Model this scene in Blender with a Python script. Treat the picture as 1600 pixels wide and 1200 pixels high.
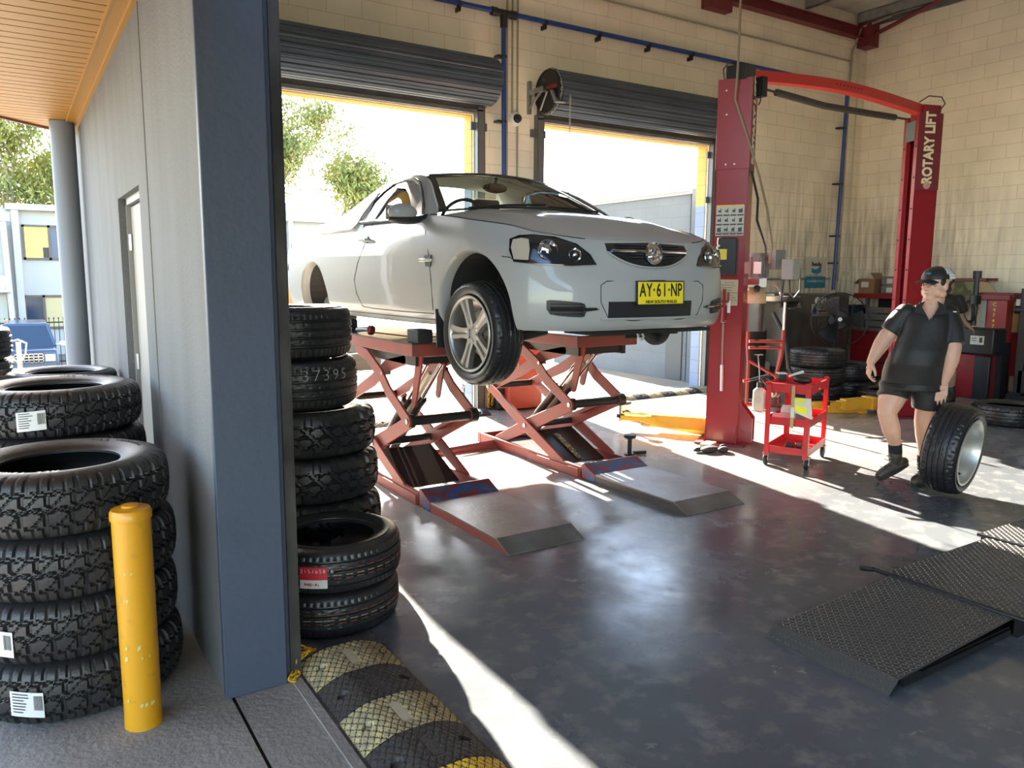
import bpy, bmesh, math, random
from mathutils import Vector, Matrix
PI = math.pi
for _o in list(bpy.data.objects): bpy.data.objects.remove(_o)
S = bpy.context.scene
COL = S.collection
# ---------------------------------------------------------------- camera
cam_d = bpy.data.cameras.new('camera'); cam = bpy.data.objects.new('camera', cam_d); COL.objects.link(cam)
cam_d.sensor_width = 36.0; cam_d.sensor_fit = 'HORIZONTAL'; cam_d.lens = 36.0 * 1216.0 / 1600.0
cam_d.clip_start = 0.05; cam_d.clip_end = 500
cam.matrix_world = Matrix(((0.84266095, 0.06956635, -0.53393169, 0), (-0.53842177, 0.11798751, -0.83437459, 0),
                           (0.00495288, 0.99057532, 0.1368795, 1.65), (0, 0, 0, 1)))
S.camera = cam
# ---------------------------------------------------------------- sky and sun
SUN_EL = math.radians(22.2)
SUN_V = Vector((0.1787 * math.cos(SUN_EL), 0.9839 * math.cos(SUN_EL), math.sin(SUN_EL)))
world = bpy.data.worlds.new('sky'); S.world = world; world.use_nodes = True
_n = world.node_tree.nodes; _n.clear()
_sky = _n.new('ShaderNodeTexSky'); _sky.sky_type = 'NISHITA'; _sky.sun_disc = False
_sky.sun_elevation = SUN_EL; _sky.sun_rotation = math.atan2(0.1787, 0.9839)
_sky.air_density = 1.0; _sky.dust_density = 0.6; _sky.ozone_density = 1.0
_bg = _n.new('ShaderNodeBackground'); _bg.inputs['Strength'].default_value = 0.46
_wo = _n.new('ShaderNodeOutputWorld')
world.node_tree.links.new(_sky.outputs[0], _bg.inputs[0]); world.node_tree.links.new(_bg.outputs[0], _wo.inputs[0])
sun_d = bpy.data.lights.new('sun', 'SUN'); sun = bpy.data.objects.new('sun', sun_d); COL.objects.link(sun)
sun_d.energy = 26.0; sun_d.angle = math.radians(0.55); sun_d.color = (1.0, 0.89, 0.74)
sun.rotation_euler = SUN_V.to_track_quat('Z', 'Y').to_euler(); sun.location = (0, 0, 12)
S.view_settings.view_transform = 'Standard'; S.view_settings.look = 'None'
S.view_settings.gamma = 1.0; S.view_settings.exposure = 1.60; S.view_settings.use_curve_mapping = False

# ---------------------------------------------------------------- materials
MATS = {}
def mat(name, col=(.5, .5, .5), rough=.6, metal=0., noise=None, bump=None, col2=None, spec=None, emit=None, coat=0., trans=0., alpha=1.):
    """noise=(scale, lo, hi, (sx,sy,sz)) blends col with col2; bump=(scale, strength)"""
    if name in MATS: return MATS[name]
    m = bpy.data.materials.new(name); m.use_nodes = True; MATS[name] = m
    nt = m.node_tree; N = nt.nodes; L = nt.links; b = N['Principled BSDF']
    b.inputs['Base Color'].default_value = (*col, 1); b.inputs['Roughness'].default_value = rough; b.inputs['Metallic'].default_value = metal
    b.inputs['Coat Weight'].default_value = coat
    if spec is not None: b.inputs['Specular IOR Level'].default_value = spec
    if trans: b.inputs['Transmission Weight'].default_value = trans
    if alpha < 1: b.inputs['Alpha'].default_value = alpha
    if emit: b.inputs['Emission Color'].default_value = (*emit[0], 1); b.inputs['Emission Strength'].default_value = emit[1]
    tc = None
    if noise or bump:
        tc = N.new('ShaderNodeTexCoord')
    if noise:
        mp = N.new('ShaderNodeMapping'); mp.inputs['Scale'].default_value = noise[3] if len(noise) > 3 else (1, 1, 1)
        L.new(tc.outputs['Object'], mp.inputs[0])
        nz = N.new('ShaderNodeTexNoise'); nz.inputs['Scale'].default_value = noise[0]; nz.inputs['Detail'].default_value = 6
        L.new(mp.outputs[0], nz.inputs['Vector'])
        r = N.new('ShaderNodeMapRange'); r.inputs[1].default_value = noise[1]; r.inputs[2].default_value = noise[2]
        L.new(nz.outputs[0], r.inputs[0])
        mx = N.new('ShaderNodeMix'); mx.data_type = 'RGBA'
        mx.inputs[6].default_value = (*col, 1); mx.inputs[7].default_value = (*(col2 or tuple(c * .6 for c in col)), 1)
        L.new(r.outputs[0], mx.inputs[0]); L.new(mx.outputs[2], b.inputs['Base Color'])
    if bump:
        nb = N.new('ShaderNodeTexNoise'); nb.inputs['Scale'].default_value = bump[0]; nb.inputs['Detail'].default_value = 4
        L.new(tc.outputs['Object'], nb.inputs['Vector'])
        bp = N.new('ShaderNodeBump'); bp.inputs['Strength'].default_value = bump[1]; bp.inputs['Distance'].default_value = .01
        L.new(nb.outputs[0], bp.inputs['Height']); L.new(bp.outputs[0], b.inputs['Normal'])
    return m

# ---------------------------------------------------------------- mesh builder
class MB:
    def __init__(s): s.bm = bmesh.new()
    def quad(s, pts):
        vs = [s.bm.verts.new(p) for p in pts]
        try: return s.bm.faces.new(vs)
        except ValueError: return None
    def box(s, c, d, rz=0., rx=0., ry=0., M=None):
        x, y, z = d[0] / 2, d[1] / 2, d[2] / 2
        R = Matrix.Translation(c) @ Matrix.Rotation(rz, 4, 'Z') @ Matrix.Rotation(ry, 4, 'Y') @ Matrix.Rotation(rx, 4, 'X')
        if M is not None: R = M @ R
        v = [s.bm.verts.new(R @ Vector(p)) for p in ((-x,-y,-z),(x,-y,-z),(x,y,-z),(-x,y,-z),(-x,-y,z),(x,-y,z),(x,y,z),(-x,y,z))]
        for f in ((0,3,2,1),(4,5,6,7),(0,1,5,4),(1,2,6,5),(2,3,7,6),(3,0,4,7)): s.bm.faces.new([v[i] for i in f])
        return s
    def bx(s, a, b):
        return s.box([(a[i] + b[i]) / 2 for i in range(3)], [abs(b[i] - a[i]) for i in range(3)])
    def ring(s, c, ax, r, n, ref=None, ry=None):
        ax = Vector(ax).normalized()
        u = ax.cross(Vector(ref) if ref else (Vector((0,0,1)) if abs(ax.z) < .9 else Vector((1,0,0)))).normalized(); w = ax.cross(u)
        ry = ry or r
        return [s.bm.verts.new(Vector(c) + u * (r * math.cos(2*PI*i/n)) + w * (ry * math.sin(2*PI*i/n))) for i in range(n)]
    def bridge(s, A, B, closed=True):
        n = len(A)
        for i in range(n if closed else n - 1):
            j = (i + 1) % n
            try: s.bm.faces.new((A[i], A[j], B[j], B[i]))
            except ValueError: pass
    def cyl(s, a, b, r0, r1=None, n=16, cap=True):
        a = Vector(a); b = Vector(b); r1 = r0 if r1 is None else r1
        A = s.ring(a, b - a, r0, n); B = s.ring(b, b - a, r1, n); s.bridge(A, B)
        if cap: s.bm.faces.new(A[::-1]); s.bm.faces.new(B)
        return s
    def tube(s, pts, r, n=8, cap=True, closed=False):
        pts = [Vector(p) for p in pts]; rs = r if isinstance(r, (list, tuple)) else [r] * len(pts)
        prev = None; first = None; k = len(pts)
        u = None
        for i, p in enumerate(pts):
            if closed: d = pts[(i+1) % k] - pts[i-1]
            else: d = pts[min(i+1, k-1)] - pts[max(i-1, 0)]
            d.normalize()
            if u is None: u = d.cross(Vector((0,0,1)) if abs(d.z) < .9 else Vector((1,0,0))).normalized()
            else:
                u = (u - d * u.dot(d)).normalized()
            w = d.cross(u)
            R = [s.bm.verts.new(p + u * (rs[i]*math.cos(2*PI*j/n)) + w * (rs[i]*math.sin(2*PI*j/n))) for j in range(n)]
            if prev: s.bridge(prev, R)
            else: first = R
            prev = R
        if closed: s.bridge(prev, first)
        elif cap: s.bm.faces.new(first[::-1]); s.bm.faces.new(prev)
        return s
    def lathe(s, prof, c=(0,0,0), ax=(0,0,1), n=32, closed=False, ref=None):
        """prof: list of (radius, height along ax)"""
        ax = Vector(ax).normalized(); c = Vector(c); prev = None; first = None
        for r, h in prof:
            R = s.ring(c + ax * h, ax, max(r, 1e-4), n, ref)
            if prev: s.bridge(prev, R)
            else: first = R
            prev = R
        if closed: s.bridge(prev, first)
        return s
    def prism(s, poly, d, M=None):
        """poly: 3d points, extruded by d"""
        d = Vector(d); A = [Vector(p) for p in poly]; B = [p + d for p in A]
        if M is not None: A = [M @ p for p in A]; B = [M @ p for p in B]
        A = [s.bm.verts.new(p) for p in A]; B = [s.bm.verts.new(p) for p in B]
        s.bm.faces.new(A[::-1]); s.bm.faces.new(B); s.bridge(A, B)
        return s
    def grid(s, f, nu, nv, cu=False, cv=False):
        V = [[s.bm.verts.new(f(i / nu, j / nv)) for j in range(nv + (0 if cv else 1))] for i in range(nu + (0 if cu else 1))]
        for i in range(nu):
            for j in range(nv):
                try: s.bm.faces.new((V[i][j], V[(i+1) % len(V)][j], V[(i+1) % len(V)][(j+1) % len(V[0])], V[i][(j+1) % len(V[0])]))
                except ValueError: pass
        return s
    def sphere(s, c, r, n=12, sc=(1,1,1), M=None):
        c = Vector(c)
        def f(u, v):
            a = 2*PI*u; b = PI*(v - .5)
            q = Vector((r*sc[0]*math.cos(b)*math.cos(a), r*sc[1]*math.cos(b)*math.sin(a), r*sc[2]*math.sin(b)))
            if M is not None: q = M @ q
            return c + q
        return s.grid(f, n*2, n, cu=True)

def wloc(o):
    v = Vector((0,0,0))
    while o is not None: v += o.location; o = o.parent
    return v
def obj(name, mb, m, parent=None, smooth=30, bevel=0, label=None, cat=None, group=None, kind=None, loc=None, weld=True, flipn=True):
    bm = mb.bm if isinstance(mb, MB) else mb
    if weld: bmesh.ops.remove_doubles(bm, verts=bm.verts, dist=1e-5)
    if flipn: bmesh.ops.recalc_face_normals(bm, faces=bm.faces)
    me = bpy.data.meshes.new(name); bm.to_mesh(me); bm.free()
    for mm in (m if isinstance(m, (list, tuple)) else [m]): me.materials.append(mm)
    if smooth:
        me.shade_smooth(); me.set_sharp_from_angle(angle=math.radians(smooth))
    o = bpy.data.objects.new(name, me); COL.objects.link(o)
    if parent is not None:
        me.transform(Matrix.Translation(-wloc(parent))); o.parent = parent
    elif loc is not None:
        me.transform(Matrix.Translation(-Vector(loc))); o.location = loc
    if bevel:
        b = o.modifiers.new('bevel', 'BEVEL'); b.width = bevel; b.segments = 2; b.limit_method = 'ANGLE'; b.harden_normals = False
    tag(o, label, cat, group, kind)
    return o
def tag(o, label=None, cat=None, group=None, kind=None):
    if label: o['label'] = label
    if cat: o['category'] = cat
    if group: o['group'] = group
    if kind: o['kind'] = kind
    return o
def thing(name, label, cat, loc=(0,0,0), rz=0., group=None):
    o = bpy.data.objects.new(name, None); COL.objects.link(o); o.location = loc; o.rotation_euler = (0, 0, rz)
    o.empty_display_size = .1
    return tag(o, label, cat, group)
def struct(name, mb, m, **k): return obj(name, mb, m, kind='structure', **k)
def dup(o, parent=None, **tags):
    c = o.copy(); COL.objects.link(c); c.parent = parent
    for ch in o.children: dup(ch, c)
    if tags: tag(c, **tags)
    return c
def lettering(txt, size, M, m, parent, name='lettering', ext=.002, bold=0., align='CENTER', sx=1.):
    cu = bpy.data.curves.new('txt', 'FONT'); cu.body = txt; cu.size = size; cu.extrude = ext; cu.offset = bold
    cu.align_x = align; cu.align_y = 'CENTER'; cu.resolution_u = 3
    t = bpy.data.objects.new('txt', cu); COL.objects.link(t)
    dg = bpy.context.evaluated_depsgraph_get(); me = bpy.data.meshes.new_from_object(t.evaluated_get(dg))
    bpy.data.objects.remove(t); bpy.data.curves.remove(cu)
    me.name = name; me.transform(Matrix.Diagonal((sx, 1, 1, 1))); me.transform(M)
    me.materials.clear(); me.materials.append(m)
    o = bpy.data.objects.new(name, me); COL.objects.link(o)
    me.transform(Matrix.Translation(-wloc(parent))); o.parent = parent
    return o
def frame(o, x, y):
    """4x4 matrix with origin o, x axis x, y axis y"""
    x = Vector(x).normalized(); y = Vector(y).normalized(); z = x.cross(y)
    return Matrix((( x.x, y.x, z.x, o[0]), (x.y, y.y, z.y, o[1]), (x.z, y.z, z.z, o[2]), (0,0,0,1)))
def lerp(a, b, t): return a + (b - a) * t
def interp(x, tab):
    if x <= tab[0][0]: return tab[0][1]
    for (a, fa), (b, fb) in zip(tab, tab[1:]):
        if x <= b:
            t = (x - a) / (b - a); return fa + (fb - fa) * t
    return tab[-1][1]
def sinterp(x, tab):
    """smooth (Catmull-Rom style) interpolation"""
    if x <= tab[0][0]: return tab[0][1]
    if x >= tab[-1][0]: return tab[-1][1]
    for i in range(len(tab) - 1):
        a, fa = tab[i]; b, fb = tab[i+1]
        if x <= b:
            h = b - a; t = (x - a) / h
            ma = (fb - tab[i-1][1]) / (b - tab[i-1][0]) if i > 0 else (fb - fa) / h
            mb_ = (tab[i+2][1] - fa) / (tab[i+2][0] - a) if i + 2 < len(tab) else (fb - fa) / h
            return (2*t**3-3*t**2+1)*fa + (t**3-2*t**2+t)*h*ma + (-2*t**3+3*t**2)*fb + (t**3-t**2)*h*mb_
# ---- common materials
M_black = mat('black_plastic', (.015,.015,.017), .45)
M_rubber = mat('rubber', (.013,.013,.014), .55, bump=(60,.25))
M_steel = mat('steel', (.45,.45,.46), .35, 1.)
M_chrome = mat('chrome', (.8,.8,.82), .08, 1.)
M_zinc = mat('zinc', (.35,.34,.32), .45, .8)
M_dark = mat('dark_metal', (.03,.03,.033), .4, .6)
M_white = mat('white_plastic', (.75,.74,.72), .5)
M_red = mat('red_paint', (.42,.012,.016), .38, noise=(9,.5,.85), col2=(.20,.01,.012), coat=.2)
M_yel = mat('yellow_paint', (.75,.42,.03), .4, noise=(14,.55,.8), col2=(.45,.25,.03))
# ================================================================ THE SETTING
def brick_mat(name, base, mortar, axis, stain=False, bw=.4, bh=.2, tall_dirt=False):
    m = bpy.data.materials.new(name); m.use_nodes = True; nt = m.node_tree; N = nt.nodes; L = nt.links; b = N['Principled BSDF']
    b.inputs['Roughness'].default_value = .75
    tc = N.new('ShaderNodeTexCoord'); sp = N.new('ShaderNodeSeparateXYZ'); cb = N.new('ShaderNodeCombineXYZ')
    L.new(tc.outputs['Object'], sp.inputs[0]); L.new(sp.outputs[axis], cb.inputs[0]); L.new(sp.outputs[2], cb.inputs[1])
    br = N.new('ShaderNodeTexBrick'); br.inputs['Scale'].default_value = 1.; br.inputs['Brick Width'].default_value = bw; br.inputs['Row Height'].default_value = bh
    br.inputs['Mortar Size'].default_value = .004; br.inputs['Mortar Smooth'].default_value = .4; br.inputs['Bias'].default_value = -.3
    br.inputs['Color1'].default_value = (*base, 1); br.inputs['Color2'].default_value = (*[c * .93 for c in base], 1); br.inputs['Mortar'].default_value = (*mortar, 1)
    L.new(cb.outputs[0], br.inputs['Vector'])
    nz = N.new('ShaderNodeTexNoise'); nz.inputs['Scale'].default_value = 1.3; nz.inputs['Detail'].default_value = 8; L.new(tc.outputs['Object'], nz.inputs['Vector'])
    rr = N.new('ShaderNodeMapRange'); rr.inputs[1].default_value = .3; rr.inputs[2].default_value = .8; rr.inputs[3].default_value = 1.05; rr.inputs[4].default_value = .82; L.new(nz.outputs[0], rr.inputs[0])
    mx = N.new('ShaderNodeVectorMath'); mx.operation = 'SCALE'; L.new(br.outputs[0], mx.inputs[0]); L.new(rr.outputs[0], mx.inputs['Scale'])
    last = mx.outputs[0]
    if stain:   # soot streaks that ran down the wall beside the corner above the parts washer
        mp = N.new('ShaderNodeMapping'); mp.inputs['Scale'].default_value = (9, 9, .9); L.new(tc.outputs['Object'], mp.inputs[0])
        n2 = N.new('ShaderNodeTexNoise'); n2.inputs['Scale'].default_value = 1.6; n2.inputs['Detail'].default_value = 8; L.new(mp.outputs[0], n2.inputs['Vector'])
        c1 = N.new('ShaderNodeMapRange'); c1.inputs[1].default_value = .42; c1.inputs[2].default_value = .72; L.new(n2.outputs[0], c1.inputs[0])
        # blotch centred at x=11.0..12.4 z=1.2..3.4
        def band(out, a0, a1, b1, b0):
            p = N.new('ShaderNodeMapRange'); p.interpolation_type = 'SMOOTHSTEP'; p.inputs[1].default_value = a0; p.inputs[2].default_value = a1; L.new(out, p.inputs[0])
            q = N.new('ShaderNodeMapRange'); q.interpolation_type = 'SMOOTHSTEP'; q.inputs[1].default_value = b0; q.inputs[2].default_value = b1; L.new(out, q.inputs[0])
            r = N.new('ShaderNodeMath'); r.operation = 'MULTIPLY'; L.new(p.outputs[0], r.inputs[0]); L.new(q.outputs[0], r.inputs[1]); return r.outputs[0]
        bx_ = band(sp.outputs[axis], *((9.0, 10.9, 12.3, 14.5) if axis == 0 else (5.0, 7.6, 9.0, 10.)))
        bz_ = band(sp.outputs[2], .2, .9, 1.9, 3.7)
        mm = N.new('ShaderNodeMath'); mm.operation = 'MULTIPLY'; L.new(bx_, mm.inputs[0]); L.new(bz_, mm.inputs[1])
        m3 = N.new('ShaderNodeMath'); m3.operation = 'MULTIPLY'; L.new(mm.outputs[0], m3.inputs[0]); L.new(c1.outputs[0], m3.inputs[1])
        m4 = N.new('ShaderNodeMath'); m4.operation = 'MULTIPLY'; m4.inputs[1].default_value = .75; L.new(m3.outputs[0], m4.inputs[0])
        mix = N.new('ShaderNodeMix'); mix.data_type = 'RGBA'; L.new(m4.outputs[0], mix.inputs[0]); L.new(last, mix.inputs[6]); mix.inputs[7].default_value = (.10,.085,.065,1)
        last = mix.outputs[2]
    L.new(last, b.inputs['Base Color'])
    bp = N.new('ShaderNodeBump'); bp.inputs['Strength'].default_value = .35; bp.inputs['Distance'].default_value = .01
    n3 = N.new('ShaderNodeTexNoise'); n3.inputs['Scale'].default_value = 25; L.new(tc.outputs['Object'], n3.inputs['Vector'])
    ad = N.new('ShaderNodeMath'); ad.operation = 'MULTIPLY_ADD'; ad.inputs[1].default_value = -1.; L.new(br.outputs['Fac'], ad.inputs[0]); 
    s3 = N.new('ShaderNodeMath'); s3.operation = 'MULTIPLY'; s3.inputs[1].default_value = .35; L.new(n3.outputs[0], s3.inputs[0]); L.new(s3.outputs[0], ad.inputs[2])
    L.new(ad.outputs[0], bp.inputs['Height']); L.new(bp.outputs[0], b.inputs['Normal'])
    MATS[name] = m; return m
CREAM = (.86,.765,.60)
m_back = brick_mat('cream_block_back', CREAM, (.62,.52,.38), 0, stain=True)
m_right = brick_mat('cream_block_right', CREAM, (.62,.52,.38), 1, stain=True)
m_yblock = brick_mat('yellow_block', (.72,.46,.12), (.45,.28,.08), 1)
m_bblock = brick_mat('blue_block', (.27,.33,.45), (.18,.22,.32), 1)

# --- floor slab inside (sealed grey concrete)
def floor_mat():
    m = bpy.data.materials.new('sealed_concrete'); m.use_nodes = True; nt = m.node_tree; N = nt.nodes; L = nt.links; b = N['Principled BSDF']
    tc = N.new('ShaderNodeTexCoord')
    def nz(sc, det=8, rg=.6):
        n = N.new('ShaderNodeTexNoise'); n.inputs['Scale'].default_value = sc; n.inputs['Detail'].default_value = det; n.inputs['Roughness'].default_value = rg; L.new(tc.outputs['Object'], n.inputs['Vector']); return n.outputs[0]
    def mr(o, a, b_, c=0., d=1.):
        r = N.new('ShaderNodeMapRange'); r.inputs[1].default_value = a; r.inputs[2].default_value = b_; r.inputs[3].default_value = c; r.inputs[4].default_value = d; L.new(o, r.inputs[0]); return r.outputs[0]
    big = nz(.55); fine = nz(7.)
    x1 = N.new('ShaderNodeMix'); x1.data_type = 'RGBA'; x1.inputs[6].default_value = (.105,.117,.130,1); x1.inputs[7].default_value = (.070,.080,.094,1); L.new(mr(big,.40,.62), x1.inputs[0])
    x2 = N.new('ShaderNodeMix'); x2.data_type = 'RGBA'; L.new(x1.outputs[2], x2.inputs[6]); x2.inputs[7].default_value = (.25,.245,.225,1); L.new(mr(fine,.5,.75,0,.75), x2.inputs[0])
    # worn and stained toward the lifts (y>4.6): dusty concrete, painted paler still to brighten sunlit floor and bounce
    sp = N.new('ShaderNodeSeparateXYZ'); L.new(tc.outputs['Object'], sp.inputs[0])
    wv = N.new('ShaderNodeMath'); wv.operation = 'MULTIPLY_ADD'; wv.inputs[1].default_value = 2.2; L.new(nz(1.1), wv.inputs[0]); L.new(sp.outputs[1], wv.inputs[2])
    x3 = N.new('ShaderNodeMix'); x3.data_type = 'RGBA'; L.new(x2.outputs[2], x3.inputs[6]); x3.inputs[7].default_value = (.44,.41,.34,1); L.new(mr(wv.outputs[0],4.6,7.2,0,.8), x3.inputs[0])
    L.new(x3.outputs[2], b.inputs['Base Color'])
    L.new(mr(nz(2.2),.3,.7,.10,.34), b.inputs['Roughness'])
    bp = N.new('ShaderNodeBump'); bp.inputs['Strength'].default_value = .06; bp.inputs['Distance'].default_value = .01; L.new(nz(18), bp.inputs['Height']); L.new(bp.outputs[0], b.inputs['Normal'])
    return m
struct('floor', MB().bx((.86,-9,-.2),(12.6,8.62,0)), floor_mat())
m_path = mat('footpath_concrete', (.32,.31,.295), .8, noise=(3,.35,.7), col2=(.23,.225,.215), bump=(40,.5))
struct('footpath', MB().bx((-3.5,-9,-.2),(.62,8.62,.0)), m_path)
struct('threshold_slab', MB().bx((.635,-9,-.2),(.86,3.02,-.002)).bx((.86,-9,-.19),(.9,3.1,.004)), m_path)
struct('threshold_joint', MB().bx((.60,-9,-.2),(.655,3.0,-.012)), mat('joint_sealant',(.02,.018,.016),.9))
m_asph = mat('asphalt', (.11,.11,.112), .9, noise=(1.2,.3,.7), col2=(.08,.08,.082), bump=(60,.6))
m_yard = mat('yard_concrete', (.20,.18,.14), .85, noise=(1.5,.35,.7), col2=(.165,.15,.115), bump=(30,.5))
def yz(y): return interp(y, [(8.6,-.012),(13,-.05),(28,-1.7),(60,-2.2),(120,-2.2)])
yg = MB(); ys = [8.62,10,13,16,20,24,28,34,45,60,90]
for ya, yb in zip(ys, ys[1:]):
    for xa, xb in ((-60,-20),(-20,-3),(-3,.62),(.62,9.04),(9.04,30),(30,80)): yg.quad([(xa,ya,yz(ya)),(xb,ya,yz(ya)),(xb,yb,yz(yb)),(xa,yb,yz(yb))])
struct('yard_ground', yg, m_yard, smooth=0)
struct('street_ground', MB().bx((-60,-30,-.2),(-3.5,8.62,-.012)).bx((-3.5,-30,-.2),(14,-9.2,-.012)), m_asph)
# --- walls
D0, D1 = 8.35, 8.55     # back wall faces
TOP = 5.95
LINT = 3.555
d1a, d1b, d2a, d2b = 1.15, 4.78, 5.75, 8.74
wb = MB()
wb.bx((.84,D0,0),(d1a,D1,TOP)); wb.bx((d1b,D0,0),(d2a,D1,TOP)); wb.bx((d2b,D0,0),(12.6,D1,TOP))
wb.bx((d1a,D0,LINT),(d1b,D1,TOP)); wb.bx((d2a,D0,LINT),(d2b,D1,TOP))
struct('wall_back', wb, m_back, weld=False)
struct('wall_right', MB().bx((12.39,-9,0),(12.6,D0,TOP)), m_right)
# painted reveals of the two doorways (yellow above, blue below)
for i, (a, b) in enumerate(((d1a, d1b), (d2a, d2b))):
    r = MB(); r.bx((a, D0+.03, LINT-.012), (b, D1+.01, LINT)); r.bx((b-.012, D0+.03, 2.70), (b, D1+.01, LINT-.012)); r.bx((a, D0+.03, 2.70), (a+.012, D1+.01, LINT-.012))
    struct('trim_%d' % (i + 1), r, m_yblock, label='yellow painted doorway reveal')
    r = MB(); r.bx((b-.012, D0+.03, 0), (b, D1+.01, 2.70)); r.bx((a, D0+.03, 0), (a+.012, D1+.01, 2.70))
    struct('trim_%d' % (i + 3), r, m_bblock)
# front wall facing the footpath, ending in the blue jamb
def grey_render():
    m = bpy.data.materials.new('grey_render'); m.use_nodes = True; nt = m.node_tree; N = nt.nodes; L = nt.links; b = N['Principled BSDF']; b.inputs['Roughness'].default_value = .8
    tc = N.new('ShaderNodeTexCoord'); mp = N.new('ShaderNodeMapping'); mp.inputs['Scale'].default_value = (1, 3.2, .55); L.new(tc.outputs['Object'], mp.inputs[0])
    n = N.new('ShaderNodeTexNoise'); n.inputs['Scale'].default_value = 1.5; n.inputs['Detail'].default_value = 5; L.new(mp.outputs[0], n.inputs['Vector'])
    g = N.new('ShaderNodeTexNoise'); g.inputs['Scale'].default_value = 70; g.inputs['Detail'].default_value = 3; L.new(tc.outputs['Object'], g.inputs['Vector'])
    a = N.new('ShaderNodeMath'); a.operation = 'MULTIPLY_ADD'; a.inputs[1].default_value = .55; L.new(g.outputs[0], a.inputs[0]); L.new(n.outputs[0], a.inputs[2])
    r = N.new('ShaderNodeMapRange'); r.inputs[1].default_value = .62; r.inputs[2].default_value = 1.0; L.new(a.outputs[0], r.inputs[0])
    x = N.new('ShaderNodeMix'); x.data_type = 'RGBA'; x.inputs[6].default_value = (.132,.136,.142,1); x.inputs[7].default_value = (.105,.105,.106,1); L.new(r.outputs[0], x.inputs[0]); L.new(x.outputs[2], b.inputs['Base Color'])
    bp = N.new('ShaderNodeBump'); bp.inputs['Strength'].default_value = .35; bp.inputs['Distance'].default_value = .01; L.new(g.outputs[0], bp.inputs['Height']); L.new(bp.outputs[0], b.inputs['Normal'])
    return m
m_render = grey_render()
m_blue = mat('blue_grey_paint', (.050,.066,.102), .55, bump=(25,.25), noise=(5,.55,.8), col2=(.042,.055,.085))
dy0, dy1, dtop = 4.57, 5.51, 2.116
wf = MB()
wf.bx((.60,3.03,0),(.84,dy0,TOP)); wf.bx((.60,dy1,0),(.84,D1,TOP)); wf.bx((.60,dy0,dtop),(.84,dy1,TOP)); wf.bx((.72,dy0,0),(.84,dy1,dtop))
struct('wall_left', wf, m_render, weld=False)
struct('trim_5', MB().bx((.598,3.0,0),(.84,3.035,TOP)), m_blue, bevel=.004)      # painted jamb face
struct('trim_6', MB().bx((.84,3.03,0),(.858,3.09,TOP)).bx((.858,3.045,0),(.866,3.09,TOP)), m_blue)
# steel door guide channel at the jamb
struct('trim_7', MB().bx((.866,3.035,.02),(.874,3.12,TOP)).bx((.874,3.035,.02),(.905,3.043,TOP)).bx((.874,3.11,.02),(.905,3.12,TOP)).bx((.903,3.03,.02),(.907,3.05,TOP)),
       mat('grimy_channel', (.03,.028,.027), .5, .5, noise=(6,.4,.7,(1,1,.5)), col2=(.085,.08,.075)))
m_door = mat('grey_door', (.30,.285,.26), .6)
o = struct('door_1', MB().bx((.665,dy0+.04,.01),(.70,dy1-.04,dtop-.05)), m_door, bevel=.003)
obj('door_frame', MB().bx((.64,dy0,0),(.72,dy0+.035,dtop)).bx((.64,dy1-.035,0),(.72,dy1,dtop)).bx((.64,dy0,dtop-.04),(.72,dy1,dtop)), mat('door_frame_paint',(.23,.22,.21),.5), o)
h = MB()
for z in (.35, 1.1, 1.85): h.cyl((.655,dy1-.045,z-.05),(.655,dy1-.045,z+.05),.012,n=8)
obj('hinge', h, M_steel, o)
struct('trim_8', MB().bx((.597,4.255,0),(.601,4.268,TOP)), mat('seam',(.12,.11,.10),.9))
# header over the big side opening, remaining shell behind the camera
struct('wall_front', MB().bx((.60,-9,4.7),(.84,3.03,TOP)).bx((.60,-9,0),(.84,-8,4.7)).bx((.6,-9.2,0),(12.6,-9,TOP)), m_render, weld=False)
# --- roof: foil-backed insulation above steel purlins
m_foil = mat('roof_insulation', (.55,.55,.52), .5, .2, noise=(2.2,.35,.7), col2=(.36,.34,.30), bump=(6,1.))
struct('ceiling', MB().bx((.60,-9.2,5.95),(12.6,8.6,6.05)), m_foil)
m_galv = mat('galvanised', (.36,.37,.37), .4, .7, noise=(8,.4,.7), col2=(.26,.27,.27))
pl = MB()
for x in (9.3, 10.7, 12.05):
    pl.bx((x-.035,-9,5.78),(x+.035,8.3,5.79)); pl.bx((x-.035,-9,5.78),(x-.03,8.3,5.95)); pl.bx((x-.035,-9,5.94),(x+.035,8.3,5.95))
for x in (2.4, 4.1, 5.8, 7.5): pl.bx((x-.035,-9,5.78),(x+.035,8.3,5.79)); pl.bx((x-.035,-9,5.78),(x-.03,8.3,5.95))
pl.bx((12.36,-9,5.79),(12.39,8.35,5.95))
struct('ceiling_purlins', pl, m_galv)
m_maroon = mat('maroon_steel', (.16,.018,.022), .5, noise=(6,.5,.8), col2=(.11,.015,.018))
struct('ceiling_beam', MB().bx((8.47,8.2,5.70),(12.2,8.34,5.71)).bx((8.47,8.26,5.56),(12.2,8.27,5.70)).bx((8.47,8.2,5.55),(12.2,8.34,5.56)).bx((8.47,8.2,5.40),(8.95,8.34,5.56)).bx((12.08,8.12,5.42),(12.34,8.34,5.95)), m_maroon)
b = MB(); A = Vector((12.25,8.2,5.62)); B = Vector((12.15,3.0,6.2))
b.tube([(12.25,8.2,5.60),(11.9,6.2,5.9)], .035, n=4); struct('ceiling_brace', b, m_maroon)
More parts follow.
